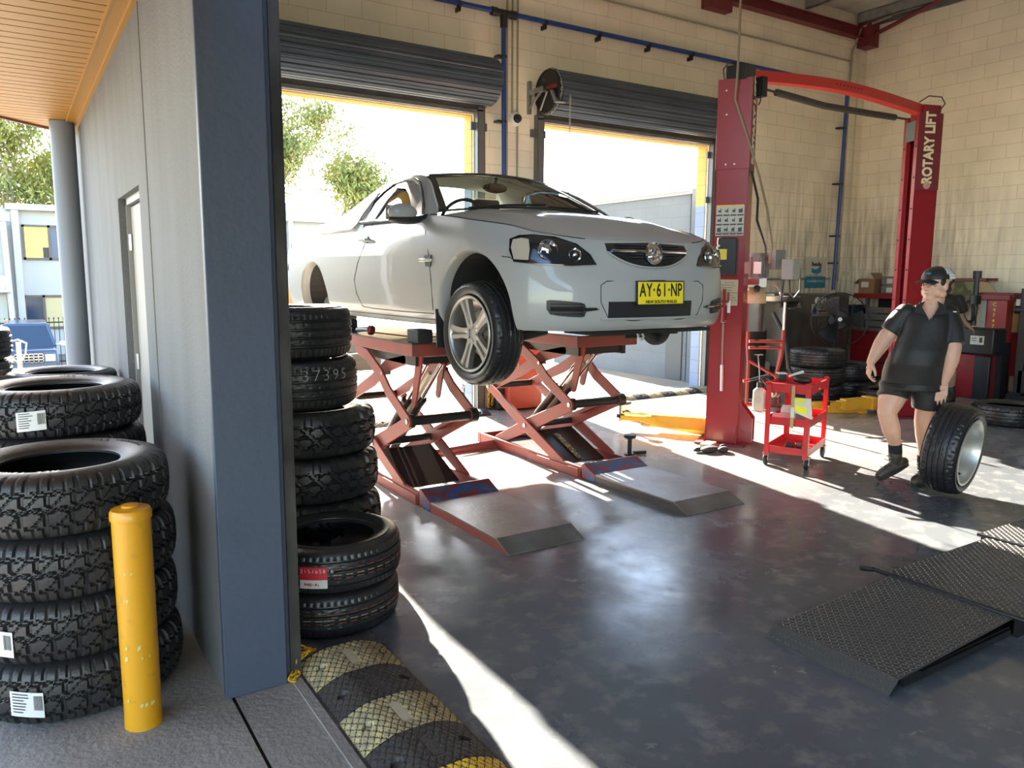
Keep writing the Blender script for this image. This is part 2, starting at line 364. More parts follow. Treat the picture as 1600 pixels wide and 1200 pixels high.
# --- soffit outside (yellow boards) and its round column
SZ = 2.965
sf = MB()
y = -9.0; k = 0
while y < 8.5:
    w = .14 if k % 2 else .115
    y2 = min(y + w, 8.52)
    def xl(yy): return -3.4 if yy < 4.6 else -3.4
    sf.bx((-3.4,y,SZ),(.50,y2-.014,SZ+.03)); sf.bx((-3.4,y2-.014,SZ+.014),(.50,y2,SZ+.03))
    y += w; k += 1
for v in sf.bm.verts:      # the outer edge of the awning runs slightly askew
    if v.co.x < -1: v.co.y -= 0
m_sof = mat('soffit_yellow', (.37,.17,.015), .5)
# trim the far edge obliquely
geo = sf.bm.verts[:] + sf.bm.edges[:] + sf.bm.faces[:]
bmesh.ops.bisect_plane(sf.bm, geom=geo, plane_co=(.02,8.02,0), plane_no=Vector((-1.0,1,0)).normalized(), clear_outer=True)
struct('soffit', sf, m_sof, smooth=0)
struct('soffit_cornice', MB().bx((.50,-9,SZ-.012),(.585,8.5,SZ+.05)).bx((.575,-9,SZ-.03),(.60,8.5,SZ+.02)).bx((.497,-9,SZ-.018),(.507,8.5,SZ+.02)), m_sof)
a_ = Vector((-3.35,4.65,SZ-.02)); b_ = Vector((.5,8.50,SZ-.02))
struct('soffit_fascia', MB().prism([a_, b_, b_+Vector((0,0,.3)), a_+Vector((0,0,.3))], (-.02,.02,0)), mat('fascia',(.20,.09,.09),.5))
struct('soffit_column', MB().cyl((.472,8.02,0),(.472,8.02,2.96),.098,n=40), mat('column_blue_grey',(.17,.19,.22),.5))
# ================================================================ roller doors and services on the back wall
m_roll = mat('roller_slat', (.085,.105,.135), .38, .3, noise=(4,.4,.7,(.4,1,1)), col2=(.065,.08,.105))
m_lath = mat('roller_bottom_rail', (.17,.165,.155), .5, .3, noise=(5,.4,.7), col2=(.12,.115,.11))
m_guide = mat('guide_grey', (.15,.15,.15), .5, .4)
def roller(x0, x1, ja, jb, label):
    t = thing('roller_door', label, 'roller door', ((x0+x1)/2, 8.2, 3.55))
    n = 17; cy, cz, R = 8.06, 3.875, .262
    prof = []
    for i in range(n):
        for f, dr in ((0, 0), (.30, 0), (.38, -.016), (.46, -.016), (.54, 0), (.78, .004), (.86, -.006), (.92, -.006)):
            a = 2*PI*(i+f)/n; prof.append((cy + (R+dr)*math.cos(a), cz + (R+dr)*math.sin(a)))
    mb = MB(); A = [mb.bm.verts.new((x0, p[0], p[1])) for p in prof]; B = [mb.bm.verts.new((x1, p[0], p[1])) for p in prof]
    mb.bridge(A, B); mb.bm.faces.new(A); mb.bm.faces.new(B[::-1])
    obj('rolled_curtain', mb, m_roll, t, smooth=25)
    mb = MB().bx((ja-.09,8.285,LINT+.03),(jb+.09,8.30,3.80)).bx((ja-.09,8.27,LINT+.005),(jb+.09,8.315,LINT+.035)).bx((ja-.09,8.262,LINT+.03),(jb+.09,8.285,LINT+.045))
    obj('bottom_rail', mb, m_lath, t)
    for gx in ((ja-.05,), (jb+.06,)):
        g = gx[0]; mb = MB().bx((g-.05,8.262,0),(g+.05,8.268,3.64)).bx((g-.05,8.262,0),(g-.045,8.35,3.64)).bx((g+.045,8.262,0),(g+.05,8.35,3.64))
        for z in (1.2,2.0,2.78,3.42): mb.bx((g-.11,8.32,z-.045),(g-.05,8.35,z+.045)).bx((g+.05,8.32,z-.045),(g+.11,8.35,z+.045))
        obj('guide_channel', mb, m_guide, t)
    for bx_ in (x0-.13, x1+.06):
        mb = MB().bx((bx_-.03,8.30,3.64),(bx_+.01,8.35,4.03)).bx((bx_-.025,8.02,3.86),(bx_-.015,8.33,3.92))
        mb.prism([(bx_-.02,8.32,3.72),(bx_-.02,8.32,3.69),(bx_-.02,8.04,3.86),(bx_-.02,8.08,3.88)], (.012,0,0))
        mb.cyl((bx_-.03,8.06,3.875),(x0 if bx_ < x0 else x1,8.06,3.875),.018,n=10)
        obj('wall_bracket', mb, m_galv, t)
    return t
roller(d1a-.1, 4.86, d1a, d1b, 'grey-blue roller door rolled up above the left doorway')
t2 = roller(5.70, 8.93, d2a, d2b, 'grey-blue roller door rolled up above the right doorway with a chain wheel')
# chain wheel and its chain
mb = MB().lathe([(.24,-.02),(.255,-.02),(.255,.02),(.24,.02),(.235,.008),(.20,.004),(.05,.0),(.05,.03),(.0,.03)], (5.655,8.06,3.875), (-1,0,0), 40)
w = obj('chain_wheel', mb, M_black, t2)
def chain(mb, pts, L=.034, r=.0035, wd=.009, n=5):
    """oval links laid along a polyline"""
    pts = [Vector(p) for p in pts]; d = 0; seg = 0; flip = 0; acc = []
    tot = sum((b-a).length for a, b in zip(pts, pts[1:])); k = int(tot/(L*.78)); 
    for i in range(k):
        s_ = (i+.5)*tot/k
        q = s_
        for a, b in zip(pts, pts[1:]):
            l = (b-a).length
            if q <= l: break
            q -= l
        dirv = (b-a).normalized(); c = a + dirv*q
        u = dirv.cross(Vector((0,0,1)) if abs(dirv.z) < .9 else Vector((1,0,0))).normalized()
        if i % 2: u = dirv.cross(u)
        lp = []
        for j in range(10):
            an = 2*PI*j/10; lp.append(c + dirv*(L*.5*math.cos(an)) + u*(wd*math.sin(an)))
        mb.tube(lp, r, n=4, closed=True)
mb = MB()
pts = [(5.672, 8.06+.262*math.cos(a), 3.875+.262*math.sin(a)) for a in [PI*.08+2*PI*i/30 for i in range(31)]]
chain(mb, pts, .045, .0045, .012); 
chain(mb, [(5.80,7.80,3.80),(5.80,7.81,2.2)], .045, .004, .011)
obj('hauling_chain', mb, M_zinc, t2)
mb = MB().box((5.62,7.93,3.90),(.05,.16,.04)).cyl((5.60,7.85,3.90),(5.60,7.81,3.90),.018,n=8); obj('brake_lever', mb, m_maroon, t2)
mb = MB().prism([(5.60,7.95,3.86),(5.60,7.90,3.86),(5.60,7.80,3.70),(5.60,7.85,3.70)],(.03,0,0)).box((5.66,7.82,3.71),(.14,.05,.012)).tube([(5.60,8.0,3.86),(5.60,8.14,3.66)],.012); obj('tensioner', mb, m_galv, t2)

m_bluepipe = mat('blue_pipe', (.012,.05,.23), .4)
mb = MB().cyl((.9,8.27,4.74),(11.79,8.27,4.76),.030,n=14).cyl((5.14,8.26,4.74),(5.16,8.26,2.2),.027,n=14).tube([(11.79,8.26,4.76),(11.79,8.26,4.4),(11.74,8.26,1.45)],.028,n=12)
ap = thing('air_pipe', 'blue compressed air pipe running along the top of the cream wall', 'pipe', (5.14,8.27,4.74))
obj('pipe_run', mb, m_bluepipe, ap)
mb = MB()
for x in [1.6,2.6,3.6,4.55,5.75,6.6,7.45,8.25,9.2,10.2,11.2]: mb.cyl((x-.02,8.27,4.74),(x+.02,8.27,4.74),.038,n=12).bx((x-.012,8.25,4.66),(x+.012,8.35,4.71))
for z in (4.25,3.5,2.75): mb.cyl((5.15,8.26,z-.012),(5.15,8.26,z+.012),.036,n=12).bx((5.06,8.25,z-.012),(5.15,8.35,z+.012))
for z in (4.1,3.2,2.35,1.9): mb.cyl((11.77,8.26,z-.012),(11.77,8.26,z+.012),.038,n=12).bx((11.66,8.25,z-.012),(11.77,8.35,z+.012))
obj('pipe_clamp', mb, M_black, ap)
obj('tee_fitting', MB().cyl((5.02,8.27,4.74),(5.28,8.27,4.74),.042,n=14).cyl((4.98,8.27,4.74),(5.05,8.27,4.74),.05,n=14).cyl((5.25,8.27,4.74),(5.32,8.27,4.74),.05,n=14).cyl((5.14,8.26,4.74),(5.145,8.26,4.58),.044,n=14), M_black, ap)
m_cond = mat('conduit_grey', (.30,.27,.22), .6)
tag(obj('conduit', MB().cyl((5.235,8.325,5.9),(5.235,8.325,2.25),.012,n=8), m_cond), 'thin grey conduit beside the blue drop pipe, left of three', 'conduit', 'vertical conduits beside the blue pipe')
tag(obj('conduit', MB().cyl((5.31,8.325,5.9),(5.31,8.325,3.62),.012,n=8), m_cond), 'thin grey conduit ending at the dome camera', 'conduit', 'vertical conduits beside the blue pipe')
tag(obj('conduit', MB().cyl((5.385,8.325,5.9),(5.385,8.325,2.35),.012,n=8).bx((5.33,8.30,2.30),(5.42,8.35,2.36)), m_cond), 'thin grey conduit passing behind the right side of the dome camera', 'conduit', 'vertical conduits beside the blue pipe')
cmr = thing('dome_camera', 'white security dome camera on the cream pier between the doorways', 'camera', (5.37,8.30,3.56))
obj('housing', MB().lathe([(.0,.0),(.085,.0),(.088,.02),(.075,.055),(.055,.075)], (5.36,8.345,3.56), (-.12,-1,0), 24), M_white, cmr)
obj('dome', MB().lathe([(.055,.072),(.05,.10),(.035,.12),(.0,.13)], (5.36,8.345,3.56), (-.12,-1,0), 24), mat('smoked_dome',(.02,.02,.025),.08), cmr)
cl = obj('conduit_run', MB().tube([(3.0,8.32,5.19),(11.90,8.32,5.19),(11.93,8.32,5.1),(11.93,8.32,1.6)],.014,n=8).tube([(12.3,7.9,5.85),(12.05,8.25,5.72),(11.94,8.31,5.35),(11.93,8.32,4.9)],.02,n=8), m_cond)
tag(cl, 'grey conduit running high along the back wall and down beside the corner', 'conduit')
cl = obj('white_conduit', MB().tube([(11.2,8.30,5.52),(11.9,8.30,5.50),(12.1,8.31,5.3),(12.15,8.32,4.9),(12.13,8.32,1.78)],.012,n=8).bx((12.07,8.29,1.70),(12.20,8.35,1.77)), mat('pale_conduit',(.55,.50,.40),.5))
tag(cl, 'pale conduit curving down into the corner and ending in a small box', 'conduit')
tag(obj('wall_rail', MB().cyl((9.6,8.31,1.63),(11.7,8.31,1.64),.016,n=8), M_zinc), 'thin metal pipe running level behind the hanging signs', 'pipe')
# blue cover hung on the pier between the doorways
def cover(u, v):
    a = 2*PI*u; rr = .255*math.sin(PI*min(1,v*1.02)**.8)*(1+.06*math.sin(5*a+3*v)+.05*math.sin(3*a+9*v)); z = 2.46-.36*math.cos(PI*v)*-1*-1
    return Vector((5.58+rr*math.cos(a)*.92, 8.04+rr*.65*math.sin(a), 2.50+.26*math.cos(PI*v)))
tag(obj('covered_hose_reel', MB().grid(cover, 28, 14, cu=True), mat('blue_cloth',(.08,.30,.55),.7,bump=(8,.6)), smooth=60), 'hose reel under a crumpled light blue cover on the pier behind the white ute', 'hose reel')
# hanging signs by the corner
m_teal = mat('sign_teal', (.01,.17,.27), .5); m_signw = mat('sign_white', (.50,.47,.41), .5)
F1 = lambda x, z: frame((x,8.283,z),(1,0,0),(0,0,1))
sg = thing('brake_sign', 'white hanging sign with black lettering over a teal curve, near the corner', 'sign', (11.29,8.29,1.70))
obj('board', MB().bx((11.03,8.287,1.70),(11.55,8.297,1.985)), m_signw, sg)
mb = MB(); N_ = 14
top = [(11.17+.25*i/N_, 1.815-.045*math.sin(PI*i/N_)+.05*(i/N_)) for i in range(N_+1)]; bot = [(11.17+.25*i/N_, 1.745-.028*math.sin(PI*i/N_)) for i in range(N_+1)]
mb.prism([(x,8.285,z) for x, z in top] + [(x,8.285,z) for x, z in bot[::-1]], (0,.002,0)); obj('emblem', mb, m_teal, sg, smooth=0)
lettering('Bendix', .095, F1(11.29,1.875), M_black, sg, bold=.002)
sg = thing('availability_sign', 'teal hanging sign reading Available Here! in white letters', 'sign', (11.29,8.29,1.50))
obj('board', MB().bx((11.03,8.287,1.49),(11.55,8.297,1.675)), m_teal, sg)
lettering('Available Here!', .072, F1(11.29,1.60), m_signw, sg); lettering('brake pads & discs', .03, F1(11.29,1.535), M_black, sg) if False else None
# yellow chain on the pier, red cabinet
m_ychain = mat('yellow_chain', (.72,.42,.02), .45)
mb = MB(); chain(mb, [(4.97,8.24,1.0),(4.93,8.22,.45),(4.90,8.2,.05)], .06,.006,.014); chain(mb, [(4.97,8.24,1.0),(5.01,8.22,.5),(4.95,8.2,.06)], .06,.006,.014)
tag(obj('barrier_chain', mb, m_ychain), 'yellow plastic chain hanging at the pier behind the scissor lift', 'chain')
rc = thing('lift_control_cabinet', 'red control cabinet with pale vertical lettering against the pier, under the ute', 'cabinet', (5.4,8.1,0))
obj('body', MB().bx((5.08,7.98,0.02),(5.54,8.33,1.12)), mat('orange_red_paint',(.50,.07,.04),.4,noise=(7,.5,.8),col2=(.35,.05,.03)), rc, bevel=.01)
obj('top_panel', MB().prism([(5.08,7.98,1.12),(5.54,7.98,1.12),(5.54,8.33,1.3),(5.08,8.33,1.3)],(0,0,.02)).bx((5.08,8.29,1.12),(5.54,8.33,1.3)), M_black, rc)
lettering('ROTARY LIFT', .09, frame((5.17,7.974,.75),(0,0,1),(-1,0,0)), m_signw, rc, bold=.003)
obj('back_plate', MB().bx((4.98,8.1,.02),(5.07,8.33,.9)), M_black, rc)
# ================================================================ outside: buildings, fence, car, trees
random.seed(7)
m_wwall = mat('white_wall', (.42,.41,.39), .7); m_wtrim = mat('white_trim', (.52,.51,.50), .6)
m_glassd = mat('dark_window_glass', (.03,.05,.08), .1); m_wframe = mat('bronze_window_frame', (.10,.08,.065), .5)
BY = 40.0; K = BY/19.0
def bz(z): return 1.65 + (z - 1.65) * K
bd = thing('office_building', 'white two-storey building beyond the fence with brown framed windows', 'building', (8,BY,-2.1))
mb = MB().bx((-.15,BY,-2.2),(7.2*K,BY+10,bz(2.96))); obj('wall', mb, m_wwall, bd)
obj('roof_edge', MB().bx((.01*K,BY-.5,bz(2.93)),(7.10*K,BY+10.3,bz(3.05))), m_wtrim, bd)
for x0, x1 in ((.10,.225),(5.69,5.80),(6.8,6.95)): obj('pilaster', MB().bx((x0*K,BY-.35,-2.2),(x1*K,BY,bz(2.93))), m_wtrim, bd)
def win(x0, x1, z0, z1, ym=None, open_left=False):
    f = MB(); X0, X1, Z0, Z1 = x0*K, x1*K, bz(z0), bz(z1); mx = (X0+X1)/2-.1
    for a, b in (((X0,Z0),(X1,Z0+.1)),((X0,Z1-.1),(X1,Z1)),((X0,Z0),(X0+.09,Z1)),((X1-.09,Z0),(X1,Z1)),((mx,Z0),(mx+.1,Z1))): f.bx((a[0],BY-.12,a[1]),(b[0],BY-.02,b[1]))
    fo = obj('window_frame', f, m_wframe, bd)
    return X0, X1, Z0, Z1, mx, fo
X0,X1,Z0,Z1,mx,fo = win(.264,1.26,1.94,2.65)
m_blind = mat('blind_blue', (.05,.075,.13), .35)
obj('pane', MB().bx((mx+.1,BY-.06,Z0+.1),(X1-.09,BY-.04,Z1-.1)), m_blind, fo)
obj('yellow_room', MB().bx((X0+.09,BY-.05,Z0+.1),(mx,BY-.03,Z1-.1)), mat('yellow_wall_lit',(.80,.52,.08),.6,emit=((.9,.58,.10),.6)), fo)
obj('doorway', MB().bx((mx-.22,BY-.06,Z0+.1),(mx,BY-.05,Z0+.55)), M_black, fo)
X0,X1,Z0,Z1,mx,fo = win(.20,.97,.515,1.218)
obj('pane', MB().bx((X0+.09,BY-.06,Z0+.1),(mx,BY-.04,Z1-.1)), m_glassd, fo)
obj('curtained_pane', MB().bx((mx+.1,BY-.06,Z0+.1),(X1-.09,BY-.04,Z1-.1)), mat('curtain',(.50,.42,.22),.7), fo)
X0,X1,Z0,Z1,mx,fo = win(4.9,5.60,1.94,2.69)
obj('pane', MB().bx((X0+.09,BY-.06,Z0+.1),(X1-.09,BY-.04,Z1-.1)), m_glassd, fo)
lb = thing('side_wing', 'cream wing of the white building with a downpipe at the left edge', 'building', (-4,BY-.5,-2.1))
obj('wall', MB().bx((-12,BY-1.4,-2.2),(-.17,BY+8,bz(2.70))), mat('cream_wall',(.40,.385,.33),.7), lb)
obj('gutter', MB().bx((-12,BY-1.8,bz(2.66)),(.1,BY-1.4,bz(2.82))).prism([(-.1,BY-1.5,bz(2.66)),(.15,BY-1.5,bz(2.85)),(.15,BY-1.5,bz(2.66))],(0,.3,0)), m_wtrim, lb)
obj('downpipe', MB().cyl((-.10,BY-1.6,bz(2.7)),(.0,BY-1.55,-2.1),.11,n=12), m_wtrim, lb)
ac = thing('air_conditioner', 'white outdoor air conditioning unit on the cream wing wall', 'air conditioner', (-.25,BY-1.7,bz(1.31)))
obj('casing', MB().bx((-.75,BY-2.1,bz(1.30)),(.0,BY-1.5,bz(1.62))), m_wtrim, ac)
obj('fan_grille', MB().lathe([(.0,.01),(.06,.01),(.06,.0),(.26,.0),(.26,.02),(.28,.02)], (-.42,BY-2.11,bz(1.46)), (0,-1,0), 24), M_zinc, ac)
# palisade fence
fn = thing('palisade_fence', 'black spear-topped steel fence in front of the white building', 'fence', (3,34,-1.9))
mb = MB(); FZ = -1.95
for i in range(36): 
    x = -2.6 + i*.155; mb.bx((x-.012,34,FZ+.1),(x+.012,34.02,FZ+2.0)).bx((x-.022,33.99,FZ+1.93),(x+.022,34.03,FZ+1.98))
obj('palings', mb, M_dark, fn)
obj('rails', MB().bx((-2.7,34.02,FZ+.3),(2.9,34.05,FZ+.35)).bx((-2.7,34.02,FZ+1.78),(2.9,34.05,FZ+1.83)), M_dark, fn)
struct('garden_kerb', MB().bx((-3,33.2,-2.3),(4,34.4,-1.85)), m_asph)
# parked four wheel drive seen front-on
sv = thing('parked_car', 'blue grey four wheel drive parked outside near the fence', 'car', (-.62,28.6,-1.72))
m_suv = mat('suv_blue', (.05,.08,.13), .3, .3, coat=.5)
def suv(x0, x1, z0, z1, yf, yb, ins=0, insy=0):
    mb = MB(); a = [(x0,yf,z0),(x1,yf,z0),(x1,yb,z0),(x0,yb,z0)]; b = [(x0+ins,yf+insy,z1),(x1-ins,yf+insy,z1),(x1-ins,yb,z1),(x0+ins,yb,z1)]
    A = [mb.bm.verts.new(p) for p in a]; B = [mb.bm.verts.new(p) for p in b]; mb.bridge(A,B); mb.bm.faces.new(A[::-1]); mb.bm.faces.new(B); return mb
obj('body', suv(-1.45,.25,-1.45,-.72,28.6,33,.06,.05), m_suv, sv, bevel=.08)
obj('cabin', suv(-1.38,.20,-.72,-.02,29.7,33,.18,.7), m_glassd, sv, bevel=.03)
obj('roof', suv(-1.22,.05,-.05,.03,30.4,33,.04,.05), m_suv, sv, bevel=.03)
obj('pillar', MB().tube([(-1.36,29.75,-.70),(-1.2,30.4,-.04)],.05,n=6).tube([(.18,29.75,-.70),(.02,30.4,-.04)],.05,n=6), m_suv, sv)
mb = MB()
for i in range(4): mb.bx((-1.0,28.53,-1.12+i*.09),(-.2,28.56,-1.09+i*.09))
for i in range(7): mb.bx((-1.0+i*.13,28.53,-1.12),(-.98+i*.13,28.56,-.82))
obj('grille', mb, M_chrome, sv); obj('grille_backing', MB().bx((-1.0,28.57,-1.14),(-.2,28.6,-.80)), M_black, sv)
obj('bumper', MB().bx((-1.42,28.45,-1.5),(.22,28.7,-1.25)), m_wtrim, sv, bevel=.04)
for x in (-1.15,-.02): obj('headlight', MB().bx((x-.14,28.52,-1.08),(x+.14,28.6,-.86)), mat('lamp_lens',(.7,.7,.7),.1), sv, bevel=.02)
for x in (-1.33,.13): obj('wheel', MB().cyl((x-.12,29.3,-1.38),(x+.12,29.3,-1.38),.37,n=24), M_rubber, sv, bevel=.03)
obj('mirror', MB().box((.42,29.7,-.62),(.2,.12,.16)).bx((.2,29.68,-.66),(.35,29.72,-.62)), M_chrome, sv, bevel=.02)
sv.location.x += .92
# bent steel hoop guard
mb = MB().tube([(-.02,13.9,-.2),(-.15,13.9,.35),(-.25,13.9,.62),(-.2,13.9,.80),(.0,13.9,.81),(.05,13.9,.72),(.02,13.9,.55),(-.06,13.9,.43)],.022,n=8)
tag(obj('bent_steel_post', MB().bx((.0,14.0,-.15),(.07,14.03,.62)).tube([(.03,13.98,.30),(-.10,13.98,.42),(-.12,13.98,.62),(.03,13.98,.66),(.14,13.98,.60),(.12,13.98,.45),(.05,13.98,.32)],.016,n=6), m_galv), 'bent grey steel post with a hoop near the parked car', 'post')
# skip bin beside the building, seen through the left doorway
sk = thing('rubbish_skip', 'orange skip bin outside seen through the left doorway behind the ute tail', 'skip', (8.1,26.5,-1.5))
mb = MB(); mb.bx((7.3,26.3,-1.0),(8.35,28,1.55)); obj('body', mb, mat('skip_orange',(.68,.22,.05),.5), sk)
mb = MB()
for i in range(5): mb.bx((7.35+i*.24,26.22,-.9),(7.42+i*.24,26.3,1.5))
obj('rib', mb, MATS['skip_orange'], sk)
obj('rim', MB().bx((7.25,26.2,1.5),(8.4,26.3,1.58)), m_wtrim, sk)
dm = obj('skylight_dome', MB().sphere((12.2,41,bz(3.24)), .38, 10, (1.2,1,1)), m_wtrim); tag(dm, 'white dome on the roof of the distant building', 'dome')
# block building beyond the right doorway
m_lblock = brick_mat('pale_blue_block', (.115,.135,.155), (.09,.105,.12), 1)
bb = thing('block_building', 'pale blue-grey painted block building beyond the right doorway', 'building', (12,20,0))
obj('wall', MB().bx((9.05,8.98,-.3),(16,12.6,3.0)), m_lblock, bb)
obj('parapet', MB().bx((8.98,8.95,2.98),(16,12.65,3.14)).bx((9.02,8.9,2.94),(16,12.6,3.0)), m_wwall, bb)
obj('door', MB().bx((9.03,9.06,0),(9.06,9.42,2.1)), mat('dark_door',(.06,.065,.07),.5), bb)
struct('passage_wall', MB().bx((8.95,8.56,-.1),(9.3,8.86,3.0)), m_lblock)
# ---- trees
m_bark = mat('gum_bark', (.33,.28,.22), .8); m_leaf = mat('gum_leaves', (.16,.20,.045), .6, noise=(.8,.35,.65), col2=(.30,.28,.07))
m_leaf.node_tree.nodes['Principled BSDF'].inputs['Subsurface Weight'].default_value = 0
def tree(name, label, base, h, spread, seed, lean=(0,0), nleaf=9000, lsz=.17, dens=1., dp=5):
    rnd = random.Random(seed); tk = MB(); tips = []
    def branch(p, d, L, r, dep):
        pts = [p]; dd = d.copy(); q = p.copy(); n = 4
        for i in range(n):
            dd = (dd + Vector((rnd.uniform(-.22,.22), rnd.uniform(-.22,.22), rnd.uniform(-.05,.14)))).normalized(); q = q + dd*(L/n); pts.append(q.copy())
            if dep <= 2: tips.append((q.copy(), L))
        tk.tube(pts, [lerp(r, r*.62, i/n) for i in range(n+1)], n=6 if dep > 2 else 4)
        if dep == 0: return
        for k in range(3 if dep > 1 else 3):
            a = rnd.uniform(0,2*PI); s = rnd.uniform(.45,.95)
            nd = (dd + Vector((math.cos(a)*s*spread, math.sin(a)*s*spread, rnd.uniform(-.15,.35)))).normalized()
            branch(pts[rnd.choice((-1,-1,-2))], nd, L*rnd.uniform(.6,.82), r*.55, dep-1)
    branch(Vector(base), Vector((lean[0],lean[1],1)).normalized(), h*.34, h*.022, dp)
    t = thing(name, label, 'tree', base)
    obj('trunk', tk, m_bark, t, weld=False, flipn=False)
    lf = MB(); bmv = lf.bm
    cl = [p for p, L in tips]; rnd.shuffle(cl); cl = cl[:int(len(cl)*dens)]
    per = max(1, nleaf // max(1, len(cl)))
    for c in cl:
        R = rnd.uniform(.25,.6)*h/12
        for _ in range(per):
            p = c + Vector((rnd.gauss(0,R), rnd.gauss(0,R), rnd.gauss(0,R*.7)))
            a = Vector((rnd.uniform(-1,1), rnd.uniform(-1,1), rnd.uniform(-1.6,.2))).normalized(); b = a.cross(Vector((rnd.uniform(-1,1), rnd.uniform(-1,1), rnd.uniform(-1,1)))).normalized()
            l = lsz*rnd.uniform(.7,1.3); w_ = l*.34
            bmv.faces.new([bmv.verts.new(p-a*l), bmv.verts.new(p+b*w_), bmv.verts.new(p+a*l), bmv.verts.new(p-b*w_)])
    obj('foliage', lf, m_leaf, t, smooth=0, weld=False, flipn=False)
tree('gum_tree', 'tall open gum tree seen through the left doorway above the white ute', (14.6,46,-2.2), 15.0, 1.05, 5, (.02,0), 20000, .17, .9)
tree('gum_tree', 'leafy gum tree behind the white building at the left edge', (-.6,47,-2.2), 13.0, .9, 11, (.05,0), 15000, .17, .8)
tree('gum_tree', 'second gum tree rising just left of the awning column', (2.6,50,-2.2), 12.0, .9, 23, (.0,0), 10000, .17, .6)
tree('gum_tree', 'small round-topped tree just behind the cab of the ute', (18.5,52,-2.2), 5.6, .7, 31, (.0,0), 3000, .15, .7, 4)
# ================================================================ tyres
random.seed(3)
m_ttop = mat('tyre_rubber', (.016,.016,.017), .38, bump=(90,.12)); m_tat = mat('tyre_rubber_new', (.020,.020,.021), .42, bump=(120,.15))
m_label = mat('paper_label', (.62,.61,.60), .6); m_ink = mat('label_ink', (.06,.06,.06), .6); m_chalk = mat('chalk', (.42,.42,.38), .9)
def tread_at(a, v, R, W):
    """a angle, v in -1..1 across tread; returns groove depth factor"""
    n = 30; s = a * n / (2*PI); g = 0
    zz = .07 * (1 if (s*2) % 1 < .5 else -1)
    for c in (-.62, .62):
        if abs(v - c - zz*.8) < .055: g = 1
    if abs(v) < .62:
        sl = s*1.0 + v*1.3 + .18*math.sin(v*9)
        if sl % 1 < .16: g = 1
        if (s*1.0 - v*1.1 + .35) % 1 < .07: g = max(g, .8)
        if abs(v - .0 - .10*math.sin(2*PI*s)) < .04: g = 1
    else:
        if (s*1.0 + (.3 if v > 0 else .6)) % 1 < .20: g = 1
        elif abs(((s*1.0 + (.3 if v > 0 else .6)) % 1) - .6) < .035: g = max(g, .5)
    return g
def tread_mt(a, v, R, W):
    n = 22; s = a*n/(2*PI); g = 0
    if abs(v) < .55:
        if (s + v*.9) % 1 < .28: g = 1
        if (s*1 - v*1.2 + .5) % 1 < .16: g = 1
        if abs(v) < .05: g = max(g, .6)
    elif abs(v) < .66: g = 1 if (s + .3*v) % 1 < .75 else 0
    else: g = 1 if (s + (.25 if v > 0 else .75)) % 1 < .36 else 0
    return g
def tread_road(a, v, R, W):
    n = 60; s = a*n/(2*PI); g = 0
    for c in (-.55, -.18, .18, .55):
        if abs(v - c) < .05: g = 1
    if abs(v) > .62 and (s + .5*v) % 1 < .16: g = max(g, .7)
    if abs(v) < .5 and (s*.7 + v*.9) % 1 < .10: g = max(g, .45)
    return g
def tyre_mesh(R, W, rr, tread, na, nt, depth, flat=.80, shoulder=.035):
    """axis Z, z from 0 to W.  R outer radius, rr bead radius"""
    H = W/2; tw = H*flat; mb = MB(); prof = []
    for j in range(nt+1):
        v = -1 + 2*j/nt; z = v*tw; r = R - .012*v*v - (.006*v**8); prof.append((r, z, v))
    # shoulder + sidewall + bead + inside (upper side)
    top = [(R-.030, tw+ (H-tw)*.45, None), (R-.055, tw+(H-tw)*.75, None), (lerp(rr,R,.58), H*1.0, None), (lerp(rr,R,.52), H*1.0, None), (lerp(rr,R,.40), H*.985, None), (lerp(rr,R,.2), H*.90, None), (lerp(rr,R,.10), H*.84, None), (rr+.012, H*.80, None), (rr, H*.76, None),
           (rr, H*.68, None), (rr+.02, H*.66, None), (lerp(rr,R,.5), H*.84, None), (R-.045, H*.70, None), (R-.022, H*.4, None)]
    rings = prof + top + [(R-.02, 0, None)] + [(r, -z, None) for r, z, _ in top[::-1]]
    V = []
    for i in range(na):
        a = 2*PI*i/na; row = []
        for k, (r, z, v) in enumerate(rings):
            rad = r
            if v is not None: rad -= depth*tread(a, v, R, W)
            elif k in (nt+1, len(rings)-1):   # lugs wrap over the shoulder
                rad -= depth*.9*tread(a, .95 if z > 0 else -.95, R, W)
            row.append(mb.bm.verts.new((rad*math.cos(a), rad*math.sin(a), z+H)))
        V.append(row)
    m = len(rings)
    for i in range(na):
        for k in range(m): mb.bm.faces.new((V[i][k], V[(i+1)%na][k], V[(i+1)%na][(k+1)%m], V[i][(k+1)%m]))
    me_o = obj('truck_tyre', mb, m_ttop, smooth=38, weld=False)
    me = me_o.data; bpy.data.objects.remove(me_o); return me
